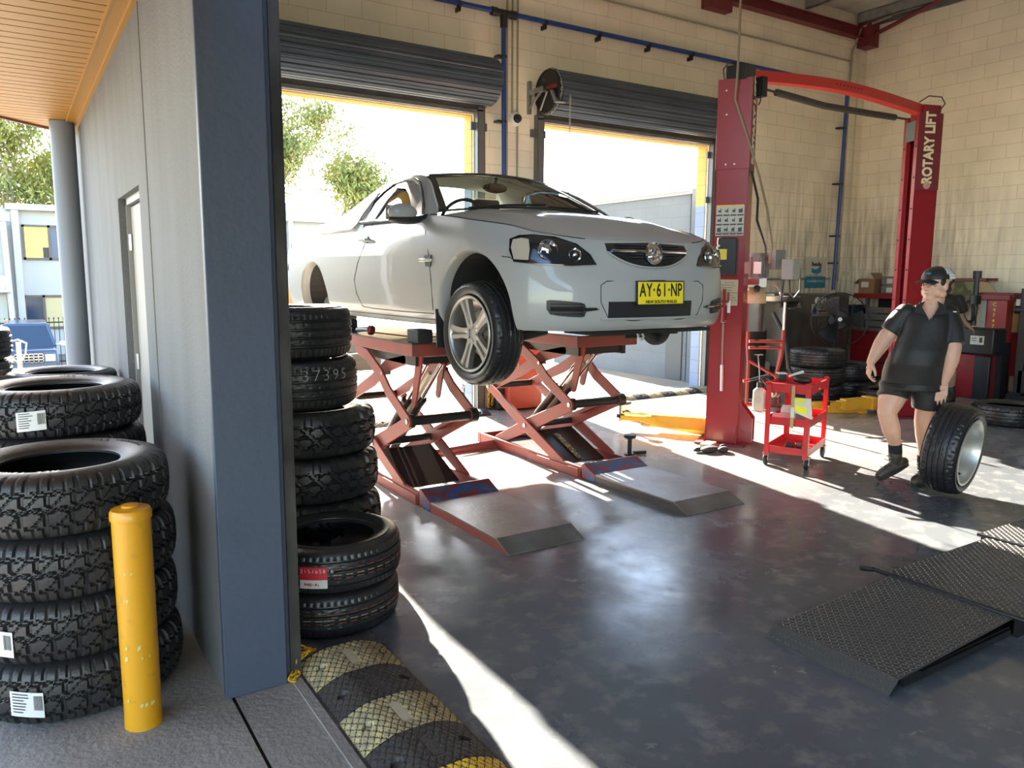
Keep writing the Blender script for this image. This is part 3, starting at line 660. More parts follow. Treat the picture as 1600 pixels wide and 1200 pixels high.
def ring_text(parent, txt, r, z, size, a0, m, name='sidewall_lettering', up=True, da=None, bold=.0):
    """raised letters round the upper sidewall"""
    a = a0; bmn = bmesh.new()
    for ch in txt:
        cu = bpy.data.curves.new('c','FONT'); cu.body = ch; cu.size = size; cu.extrude = .0012; cu.offset = bold; cu.align_x = 'CENTER'; cu.align_y = 'CENTER'; cu.resolution_u = 2
        t = bpy.data.objects.new('c', cu); COL.objects.link(t); dg = bpy.context.evaluated_depsgraph_get(); me = bpy.data.meshes.new_from_object(t.evaluated_get(dg)); bpy.data.objects.remove(t); bpy.data.curves.remove(cu)
        p = Vector((r*math.cos(a), r*math.sin(a), z)); out = Vector((math.cos(a), math.sin(a), 0)); tan = Vector((math.sin(a), -math.cos(a), 0))
        me.transform(frame(p, tan, out)); bmn.from_mesh(me); bpy.data.meshes.remove(me)
        a -= (da or size*.78)/r
    me = bpy.data.meshes.new(name); bmn.to_mesh(me); bmn.free(); me.materials.append(m)
    o = bpy.data.objects.new(name, me); COL.objects.link(o); o.parent = parent; return o
def paper(parent, R, z0, z1, ang, w, name='paper_label', red=False, tiltz=0., words=None):
    """label bent round the tread"""
    mb = MB(); n = 6; da = w/R
    def f(u, v): a = ang + (u-.5)*da; return Vector(((R+.003)*math.cos(a), (R+.003)*math.sin(a), lerp(z0, z1, v) + tiltz*(u-.5)))
    mb.grid(f, n, 2)
    geo = bmesh.ops.extrude_face_region(mb.bm, geom=mb.bm.faces[:]); 
    for v in geo['geom']:
        if isinstance(v, bmesh.types.BMVert): v.co *= 1.0; v.co.x *= 1+.0015/R; v.co.y *= 1+.0015/R
    o = obj(name, mb, m_label, None); o.parent = parent
    mb = MB(); rnd = random.Random(int(ang*1000)); h = z1-z0
    def patch(u0, u1, v0, v1):
        k = 3
        for i in range(k):
            P = []
            for uu, vv in ((lerp(u0,u1,i/k),v0),(lerp(u0,u1,(i+1)/k),v0),(lerp(u0,u1,(i+1)/k),v1),(lerp(u0,u1,i/k),v1)):
                a = ang + (uu-.5)*da; P.append(((R+.0062)*math.cos(a), (R+.0062)*math.sin(a), lerp(z0,z1,vv)+tiltz*(uu-.5)))
            mb.quad(P)
    if not red:
        u = .72
        while u < .95:   # bar code on one end, print lines on the other
            wd = rnd.choice((.008,.014,.02)); patch(u, u+wd, .30, .88); u += wd + rnd.choice((.01,.016))
        for i in range(7):
            v = .88 - i*.12; patch(.08, .08+rnd.uniform(.25,.52), v, v+.045)
        obj('print', mb, m_ink, None, smooth=0).parent = o
    return o
# ---- all-terrain tyres on the footpath
me_at = tyre_mesh(.392, .238, .215, tread_at, 360, 40, .013)
def mk_tyre(me, name, label, loc, rz=0., group=None, m=None, tilt=(0,0)):
    o = bpy.data.objects.new(name, me); COL.objects.link(o); o.location = loc; o.rotation_euler = (tilt[0], tilt[1], rz)
    tag(o, label, 'tyre', group); return o
m_letter = mat('sidewall_letter_rubber', (.05,.05,.052), .3)
me_at.materials.clear(); me_at.materials.append(m_tat)
for i, (x, y, z, rz, lab) in enumerate(((.135,3.50,0,0.,'all-terrain tyre at the bottom of the stack behind the yellow bollard'),
        (.125,3.50,.236,.4,'second all-terrain tyre from the ground behind the yellow bollard'),
        (.13,3.49,.472,.9,'third all-terrain tyre from the ground behind the bollard, without a paper label'),
        (.115,3.49,.708,1.7,'topmost all-terrain tyre of the stack behind the yellow bollard'))):
    o = mk_tyre(me_at, 'truck_tyre', lab, (x,y,z), rz, 'all-terrain tyres stacked behind the bollard')
    if i in (0, 1): paper(o, .392, .06, .155, math.radians(-119 if i == 0 else -130) - rz, .115, tiltz=-.012)
    if i == 3:
        ring_text(o, 'ALL TERRAIN', .298, .2372, .034, math.radians(60)-rz, m_letter, bold=.001)
        ring_text(o, 'A/T', .298, .2372, .036, math.radians(150)-rz, m_letter, bold=.001)
        ring_text(o, 'ALL TERRAIN', .298, .2372, .034, math.radians(265)-rz, m_letter, bold=.001)
for i, (x, y, z, rz, lab) in enumerate(((.15,4.50,.444,.2,'third tyre from the ground in the second stack along the grey wall'),(.16,4.49,.666,.5,'tyre directly below the labelled top tyre of the second stack along the wall'),(.15,4.50,.888,1.1,'topmost tyre of the second stack, with a white paper label, behind the bollard stack'),(.15,4.50,.222,1.9,'second tyre from the ground in the second stack along the grey wall'),(.15,4.50,0,1.9,'lowest tyre of the second stack along the grey wall'))):
    o = mk_tyre(me_at, 'truck_tyre', lab, (x,y,z), rz, 'all-terrain tyres in the second stack')
    o.scale = (1,1,.94)
    if i == 2: paper(o, .392, .055, .15, math.radians(-107)-rz, .12, tiltz=.01); ring_text(o, 'ALL TERRAIN', .298, .2372, .034, math.radians(80)-rz, m_letter, bold=.001)
# ---- road tyres
me_rd = tyre_mesh(.335, .215, .205, tread_road, 240, 44, .008, flat=.86)
me_rd2 = tyre_mesh(.325, .205, .20, tread_road, 200, 36, .008, flat=.84)
me_mt = tyre_mesh(.375, .245, .205, tread_mt, 264, 36, .016)
gq = 'road tyres in the third stack along the wall'
for i in range(5): mk_tyre(me_rd, 'road_tyre', ('bottom','second lowest','middle','second highest','topmost')[i] + ' road tyre of the third stack by the awning column', (.25,6.0,i*.2033), i*.7, gq).scale = (1,1,.945)
wd = ('at the bottom of','second from the bottom of','third from the bottom of','third from the top of','second from the top of','on top of')
for i in range(6): mk_tyre(me_rd, 'road_tyre', 'road tyre ' + wd[i] + ' the sunlit stack at the left edge', (-.42 + (.07,.03,.05,.0,.06,.07,0)[i],6.4,i*.2155), i*.6, 'sunlit tyre stack at the left edge')
# ---- stack just inside the jamb
m_tworn = mat('tyre_rubber_worn', (.014,.014,.015), .6)
me_wd = tyre_mesh(.330, .268, .215, tread_road, 240, 50, .008, flat=.88)
g2 = 'tall tyre stack just inside the blue jamb'
mk_tyre(me_rd2, 'road_tyre', 'flat tyre at the very bottom of the tall stack inside the jamb', (1.33,4.22,0), .3, g2)
for i in range(3):
    mk_tyre(me_mt, 'mud_tyre', ('lowest','middle','uppermost')[i] + ' mud-terrain tyre in the tall stack just inside the blue jamb', (1.36-.012*i,4.20,.206+.247*i), i*.5, g2)
o = mk_tyre(me_wd, 'road_tyre', 'wide road tyre with chalk writing, second from the top inside the jamb', (1.29,4.22,.950), .7, g2)
# chalk strokes bent round the tread
def chalk_text(parent, txt, R, z, size, a0, m):
    a = a0; bmn = bmesh.new()
    for ch in txt:
        if ch != ' ':
            cu = bpy.data.curves.new('c','FONT'); cu.body = ch; cu.size = size; cu.extrude = .0006; cu.offset = -.0022; cu.align_x = 'CENTER'; cu.align_y = 'CENTER'; cu.resolution_u = 2
            t = bpy.data.objects.new('c', cu); COL.objects.link(t); dg = bpy.context.evaluated_depsgraph_get(); me = bpy.data.meshes.new_from_object(t.evaluated_get(dg)); bpy.data.objects.remove(t); bpy.data.curves.remove(cu)
            p = Vector((R*math.cos(a), R*math.sin(a), z)); tan = Vector((-math.sin(a), math.cos(a), 0))
            me.transform(frame(p, tan, (0,0,1))); bmn.from_mesh(me); bpy.data.meshes.remove(me)
        a += size*.66/R
    me = bpy.data.meshes.new('chalk_writing'); bmn.to_mesh(me); bmn.free(); me.materials.append(m)
    o = bpy.data.objects.new('chalk_writing', me); COL.objects.link(o); o.parent = parent; return o
chalk_text(o, 'VW 37395', .333, .185, .085, math.radians(232)-.7, m_chalk)
mk_tyre(me_wd, 'road_tyre', 'wide road tyre on top of the tall stack inside the jamb', (1.26,4.21,1.220), 1.4, g2)
o = mk_tyre(me_rd, 'road_tyre', 'lower of the two new road tyres beside the rubber speed hump', (1.225,3.57,0), .4, 'two new tyres beside the speed hump')
stripe_w = mat('tread_paint_cream', (.30,.27,.21), .8); stripe_r = mat('tread_paint_red', (.25,.05,.03), .8)
def stripes(o, R):
    for z, m_ in ((.100,stripe_w),(.128,stripe_r),(.085,stripe_r)):
        mb = MB()
        for i in range(120):
            if i % 3 == 2: continue
            a, b = 2*PI*i/120, 2*PI*(i+.9)/120
            mb.quad([(R*math.cos(t), R*math.sin(t), zz) for t, zz in ((a,z),(b,z),(b,z+.0035),(a,z+.0035))])
        obj('tread_stripe', mb, m_, None, smooth=0).parent = o
stripes(o, .3362)
o = mk_tyre(me_rd, 'road_tyre', 'upper of the two new road tyres, with a red size tag, beside the speed hump', (1.235,3.56,.2145), 1.1, 'two new tyres beside the speed hump')
stripes(o, .3362)
# red and white size tag
m_tagred = mat('tag_red', (.55,.02,.03), .5)
an = math.radians(-121) - 1.1
mb = MB(); R_ = .339
def tq(mb, u0, u1, z0, z1, R):
    k = 4
    for i in range(k): mb.quad([(R*math.cos(an+lerp(u0,u1,(i+p)/k)), R*math.sin(an+lerp(u0,u1,(i+p)/k)), z) for p, z in ((0,z0),(1,z0),(1,z1),(0,z1))])
tq(mb, -.23, .14, .085, .145, R_); rt = obj('size_tag', mb, m_tagred, None); rt.parent = o
mb = MB(); tq(mb, -.23, .14, .045, .085, R_); q = obj('size_tag_lower', mb, m_label, None); q.parent = rt
def bent(parent, txt, R, z, size, a0, m, step=.62):
    r = chalk_text(parent, txt, R, z, size, a0, m); r.name = 'lettering'; return r
bent(rt, '215/65R16', R_+.001, .125, .026, an-.20, m_label); bent(rt, 'RADIAL', R_+.001, .064, .018, an-.15, m_tagred)
for i in range(2): mk_tyre(me_mt, 'mud_tyre', ('lower','upper')[i] + ' knobbly tyre standing outside just past the pier between the doorways', (5.42,9.05,.267*i-.01), i*.6, 'knobbly tyres outside the pier')
tag(obj('timber_stack', MB().bx((4.2,13.6,-.1),(5.7,13.75,.10)).bx((4.3,13.62,.10),(5.6,13.74,.22)).bx((4.5,13.9,-.1),(5.9,14.0,.30)), mat('dark_timber',(.06,.05,.04),.8)), 'low stack of dark timber on the yard beyond the left doorway', 'timber')
tag(obj('orange_post', MB().cyl((4.98,13.4,-.1),(4.98,13.4,.42),.05,n=12), mat('post_orange',(.60,.20,.05),.5)), 'short orange post on the yard beyond the left doorway', 'post')
# yellow bollard
bo = thing('bollard', 'short yellow steel bollard in front of the near tyre stack', 'bollard', (.305,3.005,0))
m_boll = mat('bollard_yellow', (.60,.28,.004), .42, noise=(16,.60,.72), col2=(.45,.23,.02), coat=.15)
obj('post', MB().lathe([(.0655,-.02),(.064,.05),(.0655,.785),(.066,.79)], (.305,3.005,0), n=40), m_boll, bo)
obj('cap', MB().lathe([(.066,.785),(.070,.787),(.070,.812),(.064,.823),(.03,.829),(.03,.836),(.012,.840),(.0,.840)], (.305,3.005,0), n=40), m_boll, bo)
mb = MB()
for q in range(16):
    a = -1.6 + random.uniform(-.9,.5); z = random.choice((.28,.32,.12,.1,.6,.5)); s_ = random.uniform(.004,.012)
    mb.quad([(.305+.0662*math.cos(a+t*s_*8), 3.005+.0662*math.sin(a+t*s_*8), z+w) for t, w in ((-1,-s_),(1,-s_*.4),(1.3,s_),(-.8,s_*.6))])
obj('chipped_paint', mb, mat('old_cream_paint',(.55,.47,.16),.7), bo, smooth=0)
# ================================================================ rubber speed humps, deck ramp, scissor lifts
m_hy = mat('hump_yellow', (.50,.42,.20), .75, noise=(20,.40,.60), col2=(.30,.27,.17), bump=(80,.4)); m_hb = mat('hump_black', (.035,.034,.034), .6, bump=(80,.4)); m_refl = mat('hump_reflector', (.42,.38,.28), .35)
m_groove_shade = mat('groove_shade', (.045,.042,.038), .9)  # groove shade put into the colour, together with some dirt
m_hyb = mat('hump_yellow_bright', (.75,.50,.03), .6)
def hump(x0, L, w, h, col, worn=0):
    """one module, local x across 0..w, local y 0..L.  cross profile is a flattened dome with a diamond groove pattern"""
    nx, ny = 96, int(96*L/w); mb = MB()
    def top(x):
        t = x/w; 
        return h*min(1, max(.12, math.sin(PI*min(1,max(0,t)))**.75*1.12))
    def f(u, v):
        x = u*w; y = v*L; z = top(x); p, q = x/.030, y/.030
        g = 0
        for d in (p + q*.62, p - q*.62):
            fr = d % 1.0
            if fr < .12: g = 1
        cx, cy = w*.5, L*.5
        if abs(x-cx) < .024 and abs(y-cy) < .072: g = .4 if (abs(x-cx) > .018 or abs(y-cy) > .064) else 1.1
        for bx_ in (.17, .83):
            if (abs(x-bx_*w)/.022)**2 + (abs(y-cy)/.018)**2 < 1: g = 4.5
        if u < .02 or u > .98: z = .004
        return Vector((x, y, max(.002, z - .0028*g)))
    mb.grid(f, nx, ny)
    for fc in mb.bm.faces:      # dark grooves: shade painted in over dirt, the relief alone being too faint
        c = fc.calc_center_median(); p, q = c.x/.030, c.y/.030
        if min((p+q*.62) % 1, (p-q*.62) % 1) < .13 and not (abs(c.x-w*.5) < .024 and abs(c.y-L*.5) < .072): fc.material_index = 1
    return mb
hp = {}
def speed_hump(name, label, x, y0, along, n, first, cols, w=.39, h=.055, L=.25):
    t = thing(name, label, 'speed hump', (x, y0, 0))
    for i in range(n):
        key = cols[i % len(cols)]
        if key not in hp:
            o = obj('hump_module', hump(0, L-.004, w, h, key), [{'y':m_hy,'b':m_hb,'Y':m_hyb}[key], m_groove_shade], None, smooth=50); hp[key] = o.data; bpy.data.objects.remove(o)
        o = bpy.data.objects.new('hump_module', hp[key]); COL.objects.link(o); o.parent = t
        if along == 'y': o.location = (0, -L*(i+1), 0)
        else: o.rotation_euler = (0,0,-PI/2); o.location = (L*i, 0, 0)
        r = MB().bx((w/2-.017, L/2-.063, h*.90),(w/2+.017, L/2+.063, h*.985)); ro = obj('reflector', r, m_refl if key != 'b' else m_hb, None); ro.parent = o
    return t
speed_hump('speed_hump', 'worn yellow and black rubber speed hump across the near opening', .912, 3.11, 'y', 7, 0, 'ybybYb')
speed_hump('speed_hump', 'faded yellow and black speed hump across the right doorway threshold', 5.80, 8.25, 'x', 13, 0, 'yb', h=.05)
speed_hump('speed_hump', 'speed hump across the left doorway threshold behind the scissor lifts', 1.25, 8.25, 'x', 14, 0, 'yb', h=.05)
# yellow chain lying by the jamb
mb = MB(); chain(mb, [(.885,3.07,.85),(.89,3.06,.40),(.895,3.05,.12),(.885,3.04,.03),(.845,3.00,.016),(.86,2.985,.012),(.895,3.03,.016),(.90,3.08,.03),(.93,3.12,.05),(.97,3.15,.03),(1.02,3.19,.02)], .035,.0036,.008)
chain(mb, [(.90,3.10,.03),(.94,3.17,.06),(.99,3.16,.04),(.97,3.12,.055),(.91,3.09,.04)], .035,.0036,.008)
tag(obj('barrier_chain', mb, m_ychain), 'yellow plastic chain heaped at the foot of the blue jamb', 'chain')
# ---- diamond plate ramp
def plate_mat():
    m = bpy.data.materials.new('checker_plate'); m.use_nodes = True; nt = m.node_tree; N = nt.nodes; L = nt.links; b = N['Principled BSDF']
    b.inputs['Base Color'].default_value = (.075,.072,.068,1); b.inputs['Metallic'].default_value = .35; b.inputs['Roughness'].default_value = .36; return m
m_plate = plate_mat()
rp = thing('steel_ramp', 'black checker plate ramp of hinged panels on the floor at right', 'ramp', (2.83,1.93,0))
def plate_panel(x0, x1, y0, y1, z, bevel0=False, z1=None):
    mb = MB(); t = .006; z1 = z if z1 is None else z1
    Z = lambda x: lerp(z, z1, (x-x0)/(x1-x0))
    if bevel0: mb.prism([(x0,y0,.003),(x0+.06,y0,z),(x0+.06,y0,z-t),(x0,y0,-.0)], (0,y1-y0,0)); xs = x0+.06
    else: xs = x0
    mb.prism([(xs,y0,Z(xs)),(x1,y0,Z(x1)),(x1,y0,Z(x1)-t),(xs,y0,Z(xs)-t)], (0,y1-y0,0))
    # raised treads, alternating direction
    i = 0; x = x0+.012; st = .0215
    while x < x1-.008:
        j = 0; y = y0+.010
        while y < y1-.008:
            a = PI/4 if (i+j) % 2 else -PI/4
            zz = Z(x) if x > xs else lerp(.003, z, (x-x0)/.06)
            c = Vector((x, y, zz)); d = Vector((math.cos(a), math.sin(a), 0)); e = Vector((-d.y, d.x, 0))
            tp = Vector((0,0,.0028)); l = .0125; w_ = .0042
            P = [mb.bm.verts.new(c+d*l), mb.bm.verts.new(c+e*w_), mb.bm.verts.new(c-d*l), mb.bm.verts.new(c-e*w_)]
            Q = [mb.bm.verts.new(c+d*l*.5+tp), mb.bm.verts.new(c+e*w_*.25+tp), mb.bm.verts.new(c-d*l*.5+tp), mb.bm.verts.new(c-e*w_*.25+tp)]
            mb.bm.faces.new(Q)
            for k in range(4): mb.bm.faces.new((P[k], P[(k+1)%4], Q[(k+1)%4], Q[k]))
            y += st; j += 1
        x += st; i += 1
    return mb
obj('panel', plate_panel(2.83,3.80,1.63,2.235,.055,True,.095), m_plate, rp, smooth=0, weld=False)
obj('panel', plate_panel(3.815,4.87,1.60,2.27,.100), m_plate, rp, smooth=0, weld=False)
obj('panel', plate_panel(4.885,6.6,1.30,2.33,.105), m_plate, rp, smooth=0, weld=False)
obj('side_frame', MB().bx((2.95,1.64,.0),(3.80,1.655,.05)).bx((2.95,2.21,.0),(3.80,2.225,.05)).bx((3.05,1.625,.02),(3.78,1.64,.045)).bx((3.82,1.61,.0),(4.86,1.63,.09)).bx((3.82,2.24,.0),(4.86,2.26,.09)).bx((4.9,1.32,0),(6.6,1.34,.095)).bx((4.9,2.3,0),(6.6,2.32,.095)), M_dark, rp)
obj('hinge_rod', MB().cyl((3.808,1.56,.098),(3.808,2.33,.098),.011,n=10).cyl((3.808,2.33,.098),(3.80,2.40,.085),.014,n=10).cyl((4.878,1.4,.103),(4.878,2.33,.103),.011,n=10), M_dark, rp)
# ---- scissor lifts
m_sred = mat('worn_red_steel', (.30,.055,.038), .5, noise=(7,.45,.75), col2=(.20,.065,.05), bump=(40,.15)); m_sdark = mat('oily_steel', (.05,.042,.038), .35, .5)
m_deck = mat('deck_steel', (.045,.045,.047), .35, .5, noise=(5,.4,.7), col2=(.08,.075,.07))
m_rampst = mat('ramp_steel', (.17,.145,.125), .38, .45, noise=(3.5,.38,.66), col2=(.27,.25,.235), bump=(30,.2))
m_edge = mat('ramp_edge', (.07,.055,.045), .5)
def lip_mat():
    m = bpy.data.materials.new('overpainted_lip'); m.use_nodes = True; nt = m.node_tree; N = nt.nodes; L = nt.links; b = N['Principled BSDF']; b.inputs['Roughness'].default_value = .45
    tc = N.new('ShaderNodeTexCoord'); nz = N.new('ShaderNodeTexNoise'); nz.inputs['Scale'].default_value = 5.; L.new(tc.outputs['Object'], nz.inputs[0])
    cr = N.new('ShaderNodeValToRGB'); e = cr.color_ramp.elements; e[0].position = .38; e[0].color = (.16,.03,.025,1); e[1].position = .62; e[1].color = (.14,.11,.09,1)
    for p, c in ((.46,(.20,.035,.03,1)),(.49,(.03,.07,.20,1)),(.55,(.03,.07,.20,1)),(.57,(.12,.09,.07,1))): x = e.new(p); x.color = c
    L.new(nz.outputs[0], cr.inputs[0]); L.new(cr.outputs[0], b.inputs['Base Color']); return m
m_lip = lip_mat()
def arm(pts, x, th, wd):
    """flat bar following (y,z) points in the plane x"""
    mb = MB(); k = len(pts); L_, R_ = [], []
    for i, (y, z) in enumerate(pts):
        a = Vector(pts[max(0,i-1)]); b = Vector(pts[min(k-1,i+1)]); d = (b-a).normalized(); n = Vector((-d.y, d.x)); w = wd if not isinstance(wd, list) else wd[i]
        L_.append((x, y+n.x*w/2, z+n.y*w/2)); R_.append((x, y-n.x*w/2, z-n.y*w/2))
    def cap(i, s):
        y, z = pts[i]; a = Vector(pts[0] if i == 0 else pts[-2]); b = Vector(pts[1] if i == 0 else pts[-1]); d = (b-a).normalized()*s; n = Vector((-d.y, d.x)); w = (wd if not isinstance(wd, list) else wd[i])/2
        return [(x, y+n.x*w*math.cos(t)+d.x*w*math.sin(t), z+n.y*w*math.cos(t)+d.y*w*math.sin(t)) for t in [PI*j/6 for j in range(1,6)]]
    poly = L_ + cap(k-1, 1) + R_[::-1] + cap(0, -1)
    mb.prism(poly, (th,0,0)); return mb
def scissor_lift(x0, label):
    x1 = x0 + .57; t = thing('scissor_lift', label, 'car lift', (x0+.285, 5.8, 0), group='pair of red scissor lifts under the ute')
    obj('base_frame', MB().bx((x0,4.98,0),(x0+.03,6.68,.095)).bx((x1-.03,4.98,0),(x1,6.68,.095)).bx((x0,6.62,0),(x1,6.68,.095)).bx((x0,4.98,0),(x1,5.04,.06)).bx((x0-.012,5.0,.0),(x0,5.75,.075)), m_sred, t, bevel=.003)
    obj('base_pan', MB().bx((x0+.03,5.04,.004),(x1-.03,6.62,.012)), m_deck, t)
    # deck
    dx1 = x0 + .645
    obj('platform', MB().bx((x0,5.05,1.075),(dx1,6.95,1.165)), m_sred, t, bevel=.004)
    obj('deck_plate', MB().bx((x0-.004,5.04,1.165),(dx1+.004,6.96,1.172)), m_deck, t)
    obj('under_frame', MB().bx((x0+.05,5.1,1.0),(x0+.09,6.8,1.075)).bx((x1-.05,5.1,1.0),(x1-.01,6.8,1.075)).bx((x0+.09,5.12,1.01),(x1-.05,5.18,1.06)), m_sdark, t)
    F, B_ = (5.15,.59), (6.47,.59)
    for s, sd in ((x0, 1), (x1, -1)):
        o_ = 0 if sd == 1 else -.018
        obj('lower_arm', arm([(5.26,.075),(5.82,.305),(6.47,.59)], s + o_, .018, [.085,.11,.075]), m_sred, t, bevel=.002)
        obj('upper_arm', arm([(6.47,.59),(5.93,.80),(5.62,.955),(5.30,1.03)], s + (.05 if sd == 1 else -.068), .018, [.075,.10,.10,.07]), m_sred, t, bevel=.002)
        obj('lower_arm', arm([(6.35,.075),(5.82,.305),(5.15,.59)], s + (.03 if sd == 1 else -.048), .018, [.085,.12,.10]), m_sred, t, bevel=.002)
        obj('upper_arm', arm([(5.15,.59),(5.50,.77),(5.64,.885),(5.92,1.02),(6.12,1.05)], s + o_, .018, [.09,.10,.10,.09,.07]), m_sred, t, bevel=.002)
        ly = 5.10 if sd == 1 else 5.50
        obj('link', arm([(ly,1.06),(ly+.10,.72 if sd == 1 else .70)], s + (.075 if sd == 1 else -.09), .016, [.10,.07]), m_sred, t, bevel=.002)
        p = MB()
        for y, z in (F, B_, (5.82,.305)): p.cyl((s-.008*sd,y,z),(s+.07*sd,y,z),.020,n=12)
        p.cyl((s-.006*sd,5.60,.90),(s+.07*sd,5.60,.90),.014,n=10)
        obj('pivot_pin', p, M_steel, t)
    obj('cross_tube', MB().cyl((x0+.02,F[0],F[1]),(x1-.0,F[0],F[1]),.036,n=18).cyl((x0+.02,F[0],F[1]),(x0+.05,F[0],F[1]),.052,n=18).cyl((x1-.045,F[0],F[1]),(x1+.012,F[0],F[1]),.055,n=18), m_sdark, t)
    obj('cross_tube', MB().cyl((x0+.02,B_[0],B_[1]),(x1-.02,B_[0],B_[1]),.032,n=14), m_sdark, t)
    obj('cross_tube', MB().cyl((x0+.02,5.82,.305),(x1-.02,5.82,.305),.03,n=14), m_sdark, t)
    for cx_ in (x0+.20, x0+.33):
        a = Vector((cx_,6.15,.16)); b = Vector((cx_,5.22,1.0)); m_ = a.lerp(b, .60)
        cy = obj('hydraulic_cylinder', MB().cyl(a, m_, .036, n=18).cyl(m_-(b-a)*.02, m_+(b-a)*.015, .042, n=18), m_sdark, t)
        obj('rod', MB().cyl(m_, b, .020, n=14), M_chrome, cy)
    obj('safety_bar', MB().box((x0+.26,5.62,.62),(.03,.9,.035),rx=-.73), m_zincp, t)
    obj('arm_web', MB().prism([(x0+.055,5.80,.25),(x0+.055,5.30,.045),(x0+.055,5.31,.035),(x0+.055,5.81,.24)],(.46,0,0)), m_sdark, t)
    obj('torsion_web', MB().prism([(x0+.055,5.18,.60),(x0+.055,5.55,.43),(x0+.055,5.55,.42),(x0+.055,5.18,.585)],(.10,0,0)).prism([(x1-.10,5.18,.60),(x1-.10,5.62,.41),(x1-.10,5.62,.40),(x1-.10,5.18,.585)],(.06,0,0)), m_sred, t)
    # drive-on ramp
    r = obj('drive_ramp', MB().bx((x0+.004,3.90,.055),(x1+.004,4.80,.068)).prism([(x0+.004,3.90,.068),(x0+.004,3.755,.006),(x0+.004,3.755,.0),(x0+.004,3.90,.055)],(.57,0,0)), m_rampst, t, bevel=.002)
    obj('ramp_side', MB().bx((x0+.004,3.90,.0),(x0+.016,4.80,.056)).bx((x1-.008,3.90,.0),(x1+.004,4.80,.056)).prism([(x0+.004,3.90,.056),(x0+.004,3.76,.0),(x0+.004,3.90,.0)],(.012,0,0)), m_sred if x0 < 3 else m_edge, r)
    obj('raised_lip', MB().prism([(x0,4.965,.004),(x0,4.965,.125),(x0,4.94,.130),(x0,4.79,.068),(x0,4.79,.004)],(.575,0,0)), m_lip, t, bevel=.003)
    return t
m_zincp = mat('bright_bar', (.55,.50,.40), .4, .6)
la = scissor_lift(2.383, 'red scissor lift nearest the tyre stacks, left of the two under the ute')
lb_ = scissor_lift(3.862, 'red scissor lift nearer the two-post lift, right of the two under the ute')
obj('warning_tape', MB().prism([(4.10,5.70,.222),(4.10,5.33,.066),(4.10,5.33,.070),(4.10,5.70,.226)],(.055,0,0)), mat('hazard_tape',(.45,.38,.12),.5,noise=(60,.4,.55),col2=(.05,.04,.03)), lb_)
# connecting base rail between the two lifts and rubber blocks on the decks
struct('floor_channel_cover', MB().bx((2.95,6.30,.0),(3.87,6.42,.03)).prism([(2.95,6.2,.03),(3.87,6.33,.03),(3.87,6.36,.05),(2.95,6.24,.05)],(0,0,.02)), m_sred)
for x, y, lab in ((2.47,5.10,'black rubber lifting block under the driver side sill, front of the near deck'),(2.47,6.55,'black rubber lifting block at the rear of the near deck'),(4.30,5.15,'black rubber lifting block at the front of the far deck'),(4.30,6.55,'black rubber lifting block at the rear of the far deck')):
    tag(obj('rubber_block', MB().bx((x-.06,y-.09,1.172),(x+.06,y+.09,1.27)), M_rubber, bevel=.006), lab, 'block', 'rubber blocks between deck and sill')
jk = thing('air_hose_valve', 'air tool with a round red knob lying on the near scissor lift deck', 'tool', (2.46,6.02,1.172))
obj('knob', MB().cyl((2.42,5.93,1.215),(2.44,5.90,1.215),.038,n=20), m_maroon, jk, bevel=.005)
obj('handle', MB().tube([(2.44,5.93,1.215),(2.45,6.1,1.21),(2.46,6.28,1.195)],[.016,.02,.022],n=8), M_black, jk)
obj('hose', MB().tube([(2.42,5.9,1.20),(2.6,5.6,1.18),(2.8,5.4,1.18),(2.9,5.5,1.18)],.006,n=6), m_maroon, jk)
# ================================================================ white ute on the scissor lifts
def cyl_curve_tab(): pass
m_paint = mat('car_white', (.37,.365,.345), .4, coat=.5, spec=.3); m_glass = None
def glass(name, tint=(.75,.82,.78), a=.12):
    m = bpy.data.materials.new(name); m.use_nodes = True; nt = m.node_tree; N = nt.nodes; L = nt.links; N.clear()
    o = N.new('ShaderNodeOutputMaterial'); t = N.new('ShaderNodeBsdfTransparent'); t.inputs[0].default_value = (*tint,1)
    g = N.new('ShaderNodeBsdfGlossy'); g.inputs['Roughness'].default_value = .02
    f = N.new('ShaderNodeFresnel'); f.inputs[0].default_value = 1.5; mx = N.new('ShaderNodeMixShader')
    L.new(f.outputs[0], mx.inputs[0]); L.new(t.outputs[0], mx.inputs[1]); L.new(g.outputs[0], mx.inputs[2]); L.new(mx.outputs[0], o.inputs[0]); return m
m_glass = glass('car_glass'); m_tint = glass('dark_visor', (.03,.03,.035))
m_chr = M_chrome; m_alloy = mat('alloy', (.40,.385,.36), .34, .85); m_under = mat('underbody', (.02,.02,.02), .7)
m_int = mat('interior_dark', (.035,.034,.033), .7); m_lampb = mat('lamp_black', (.015,.015,.017), .15, coat=.5)
CX, CY = 3.335, 3.55      # centre line, front tip.  u = distance behind the tip, v = lateral (negative = driver side, facing -x)
car = thing('white_ute', 'white two-door ute raised on the scissor lifts, number plate AY-61-NP', 'car', (CX, 5.9, 1.172))
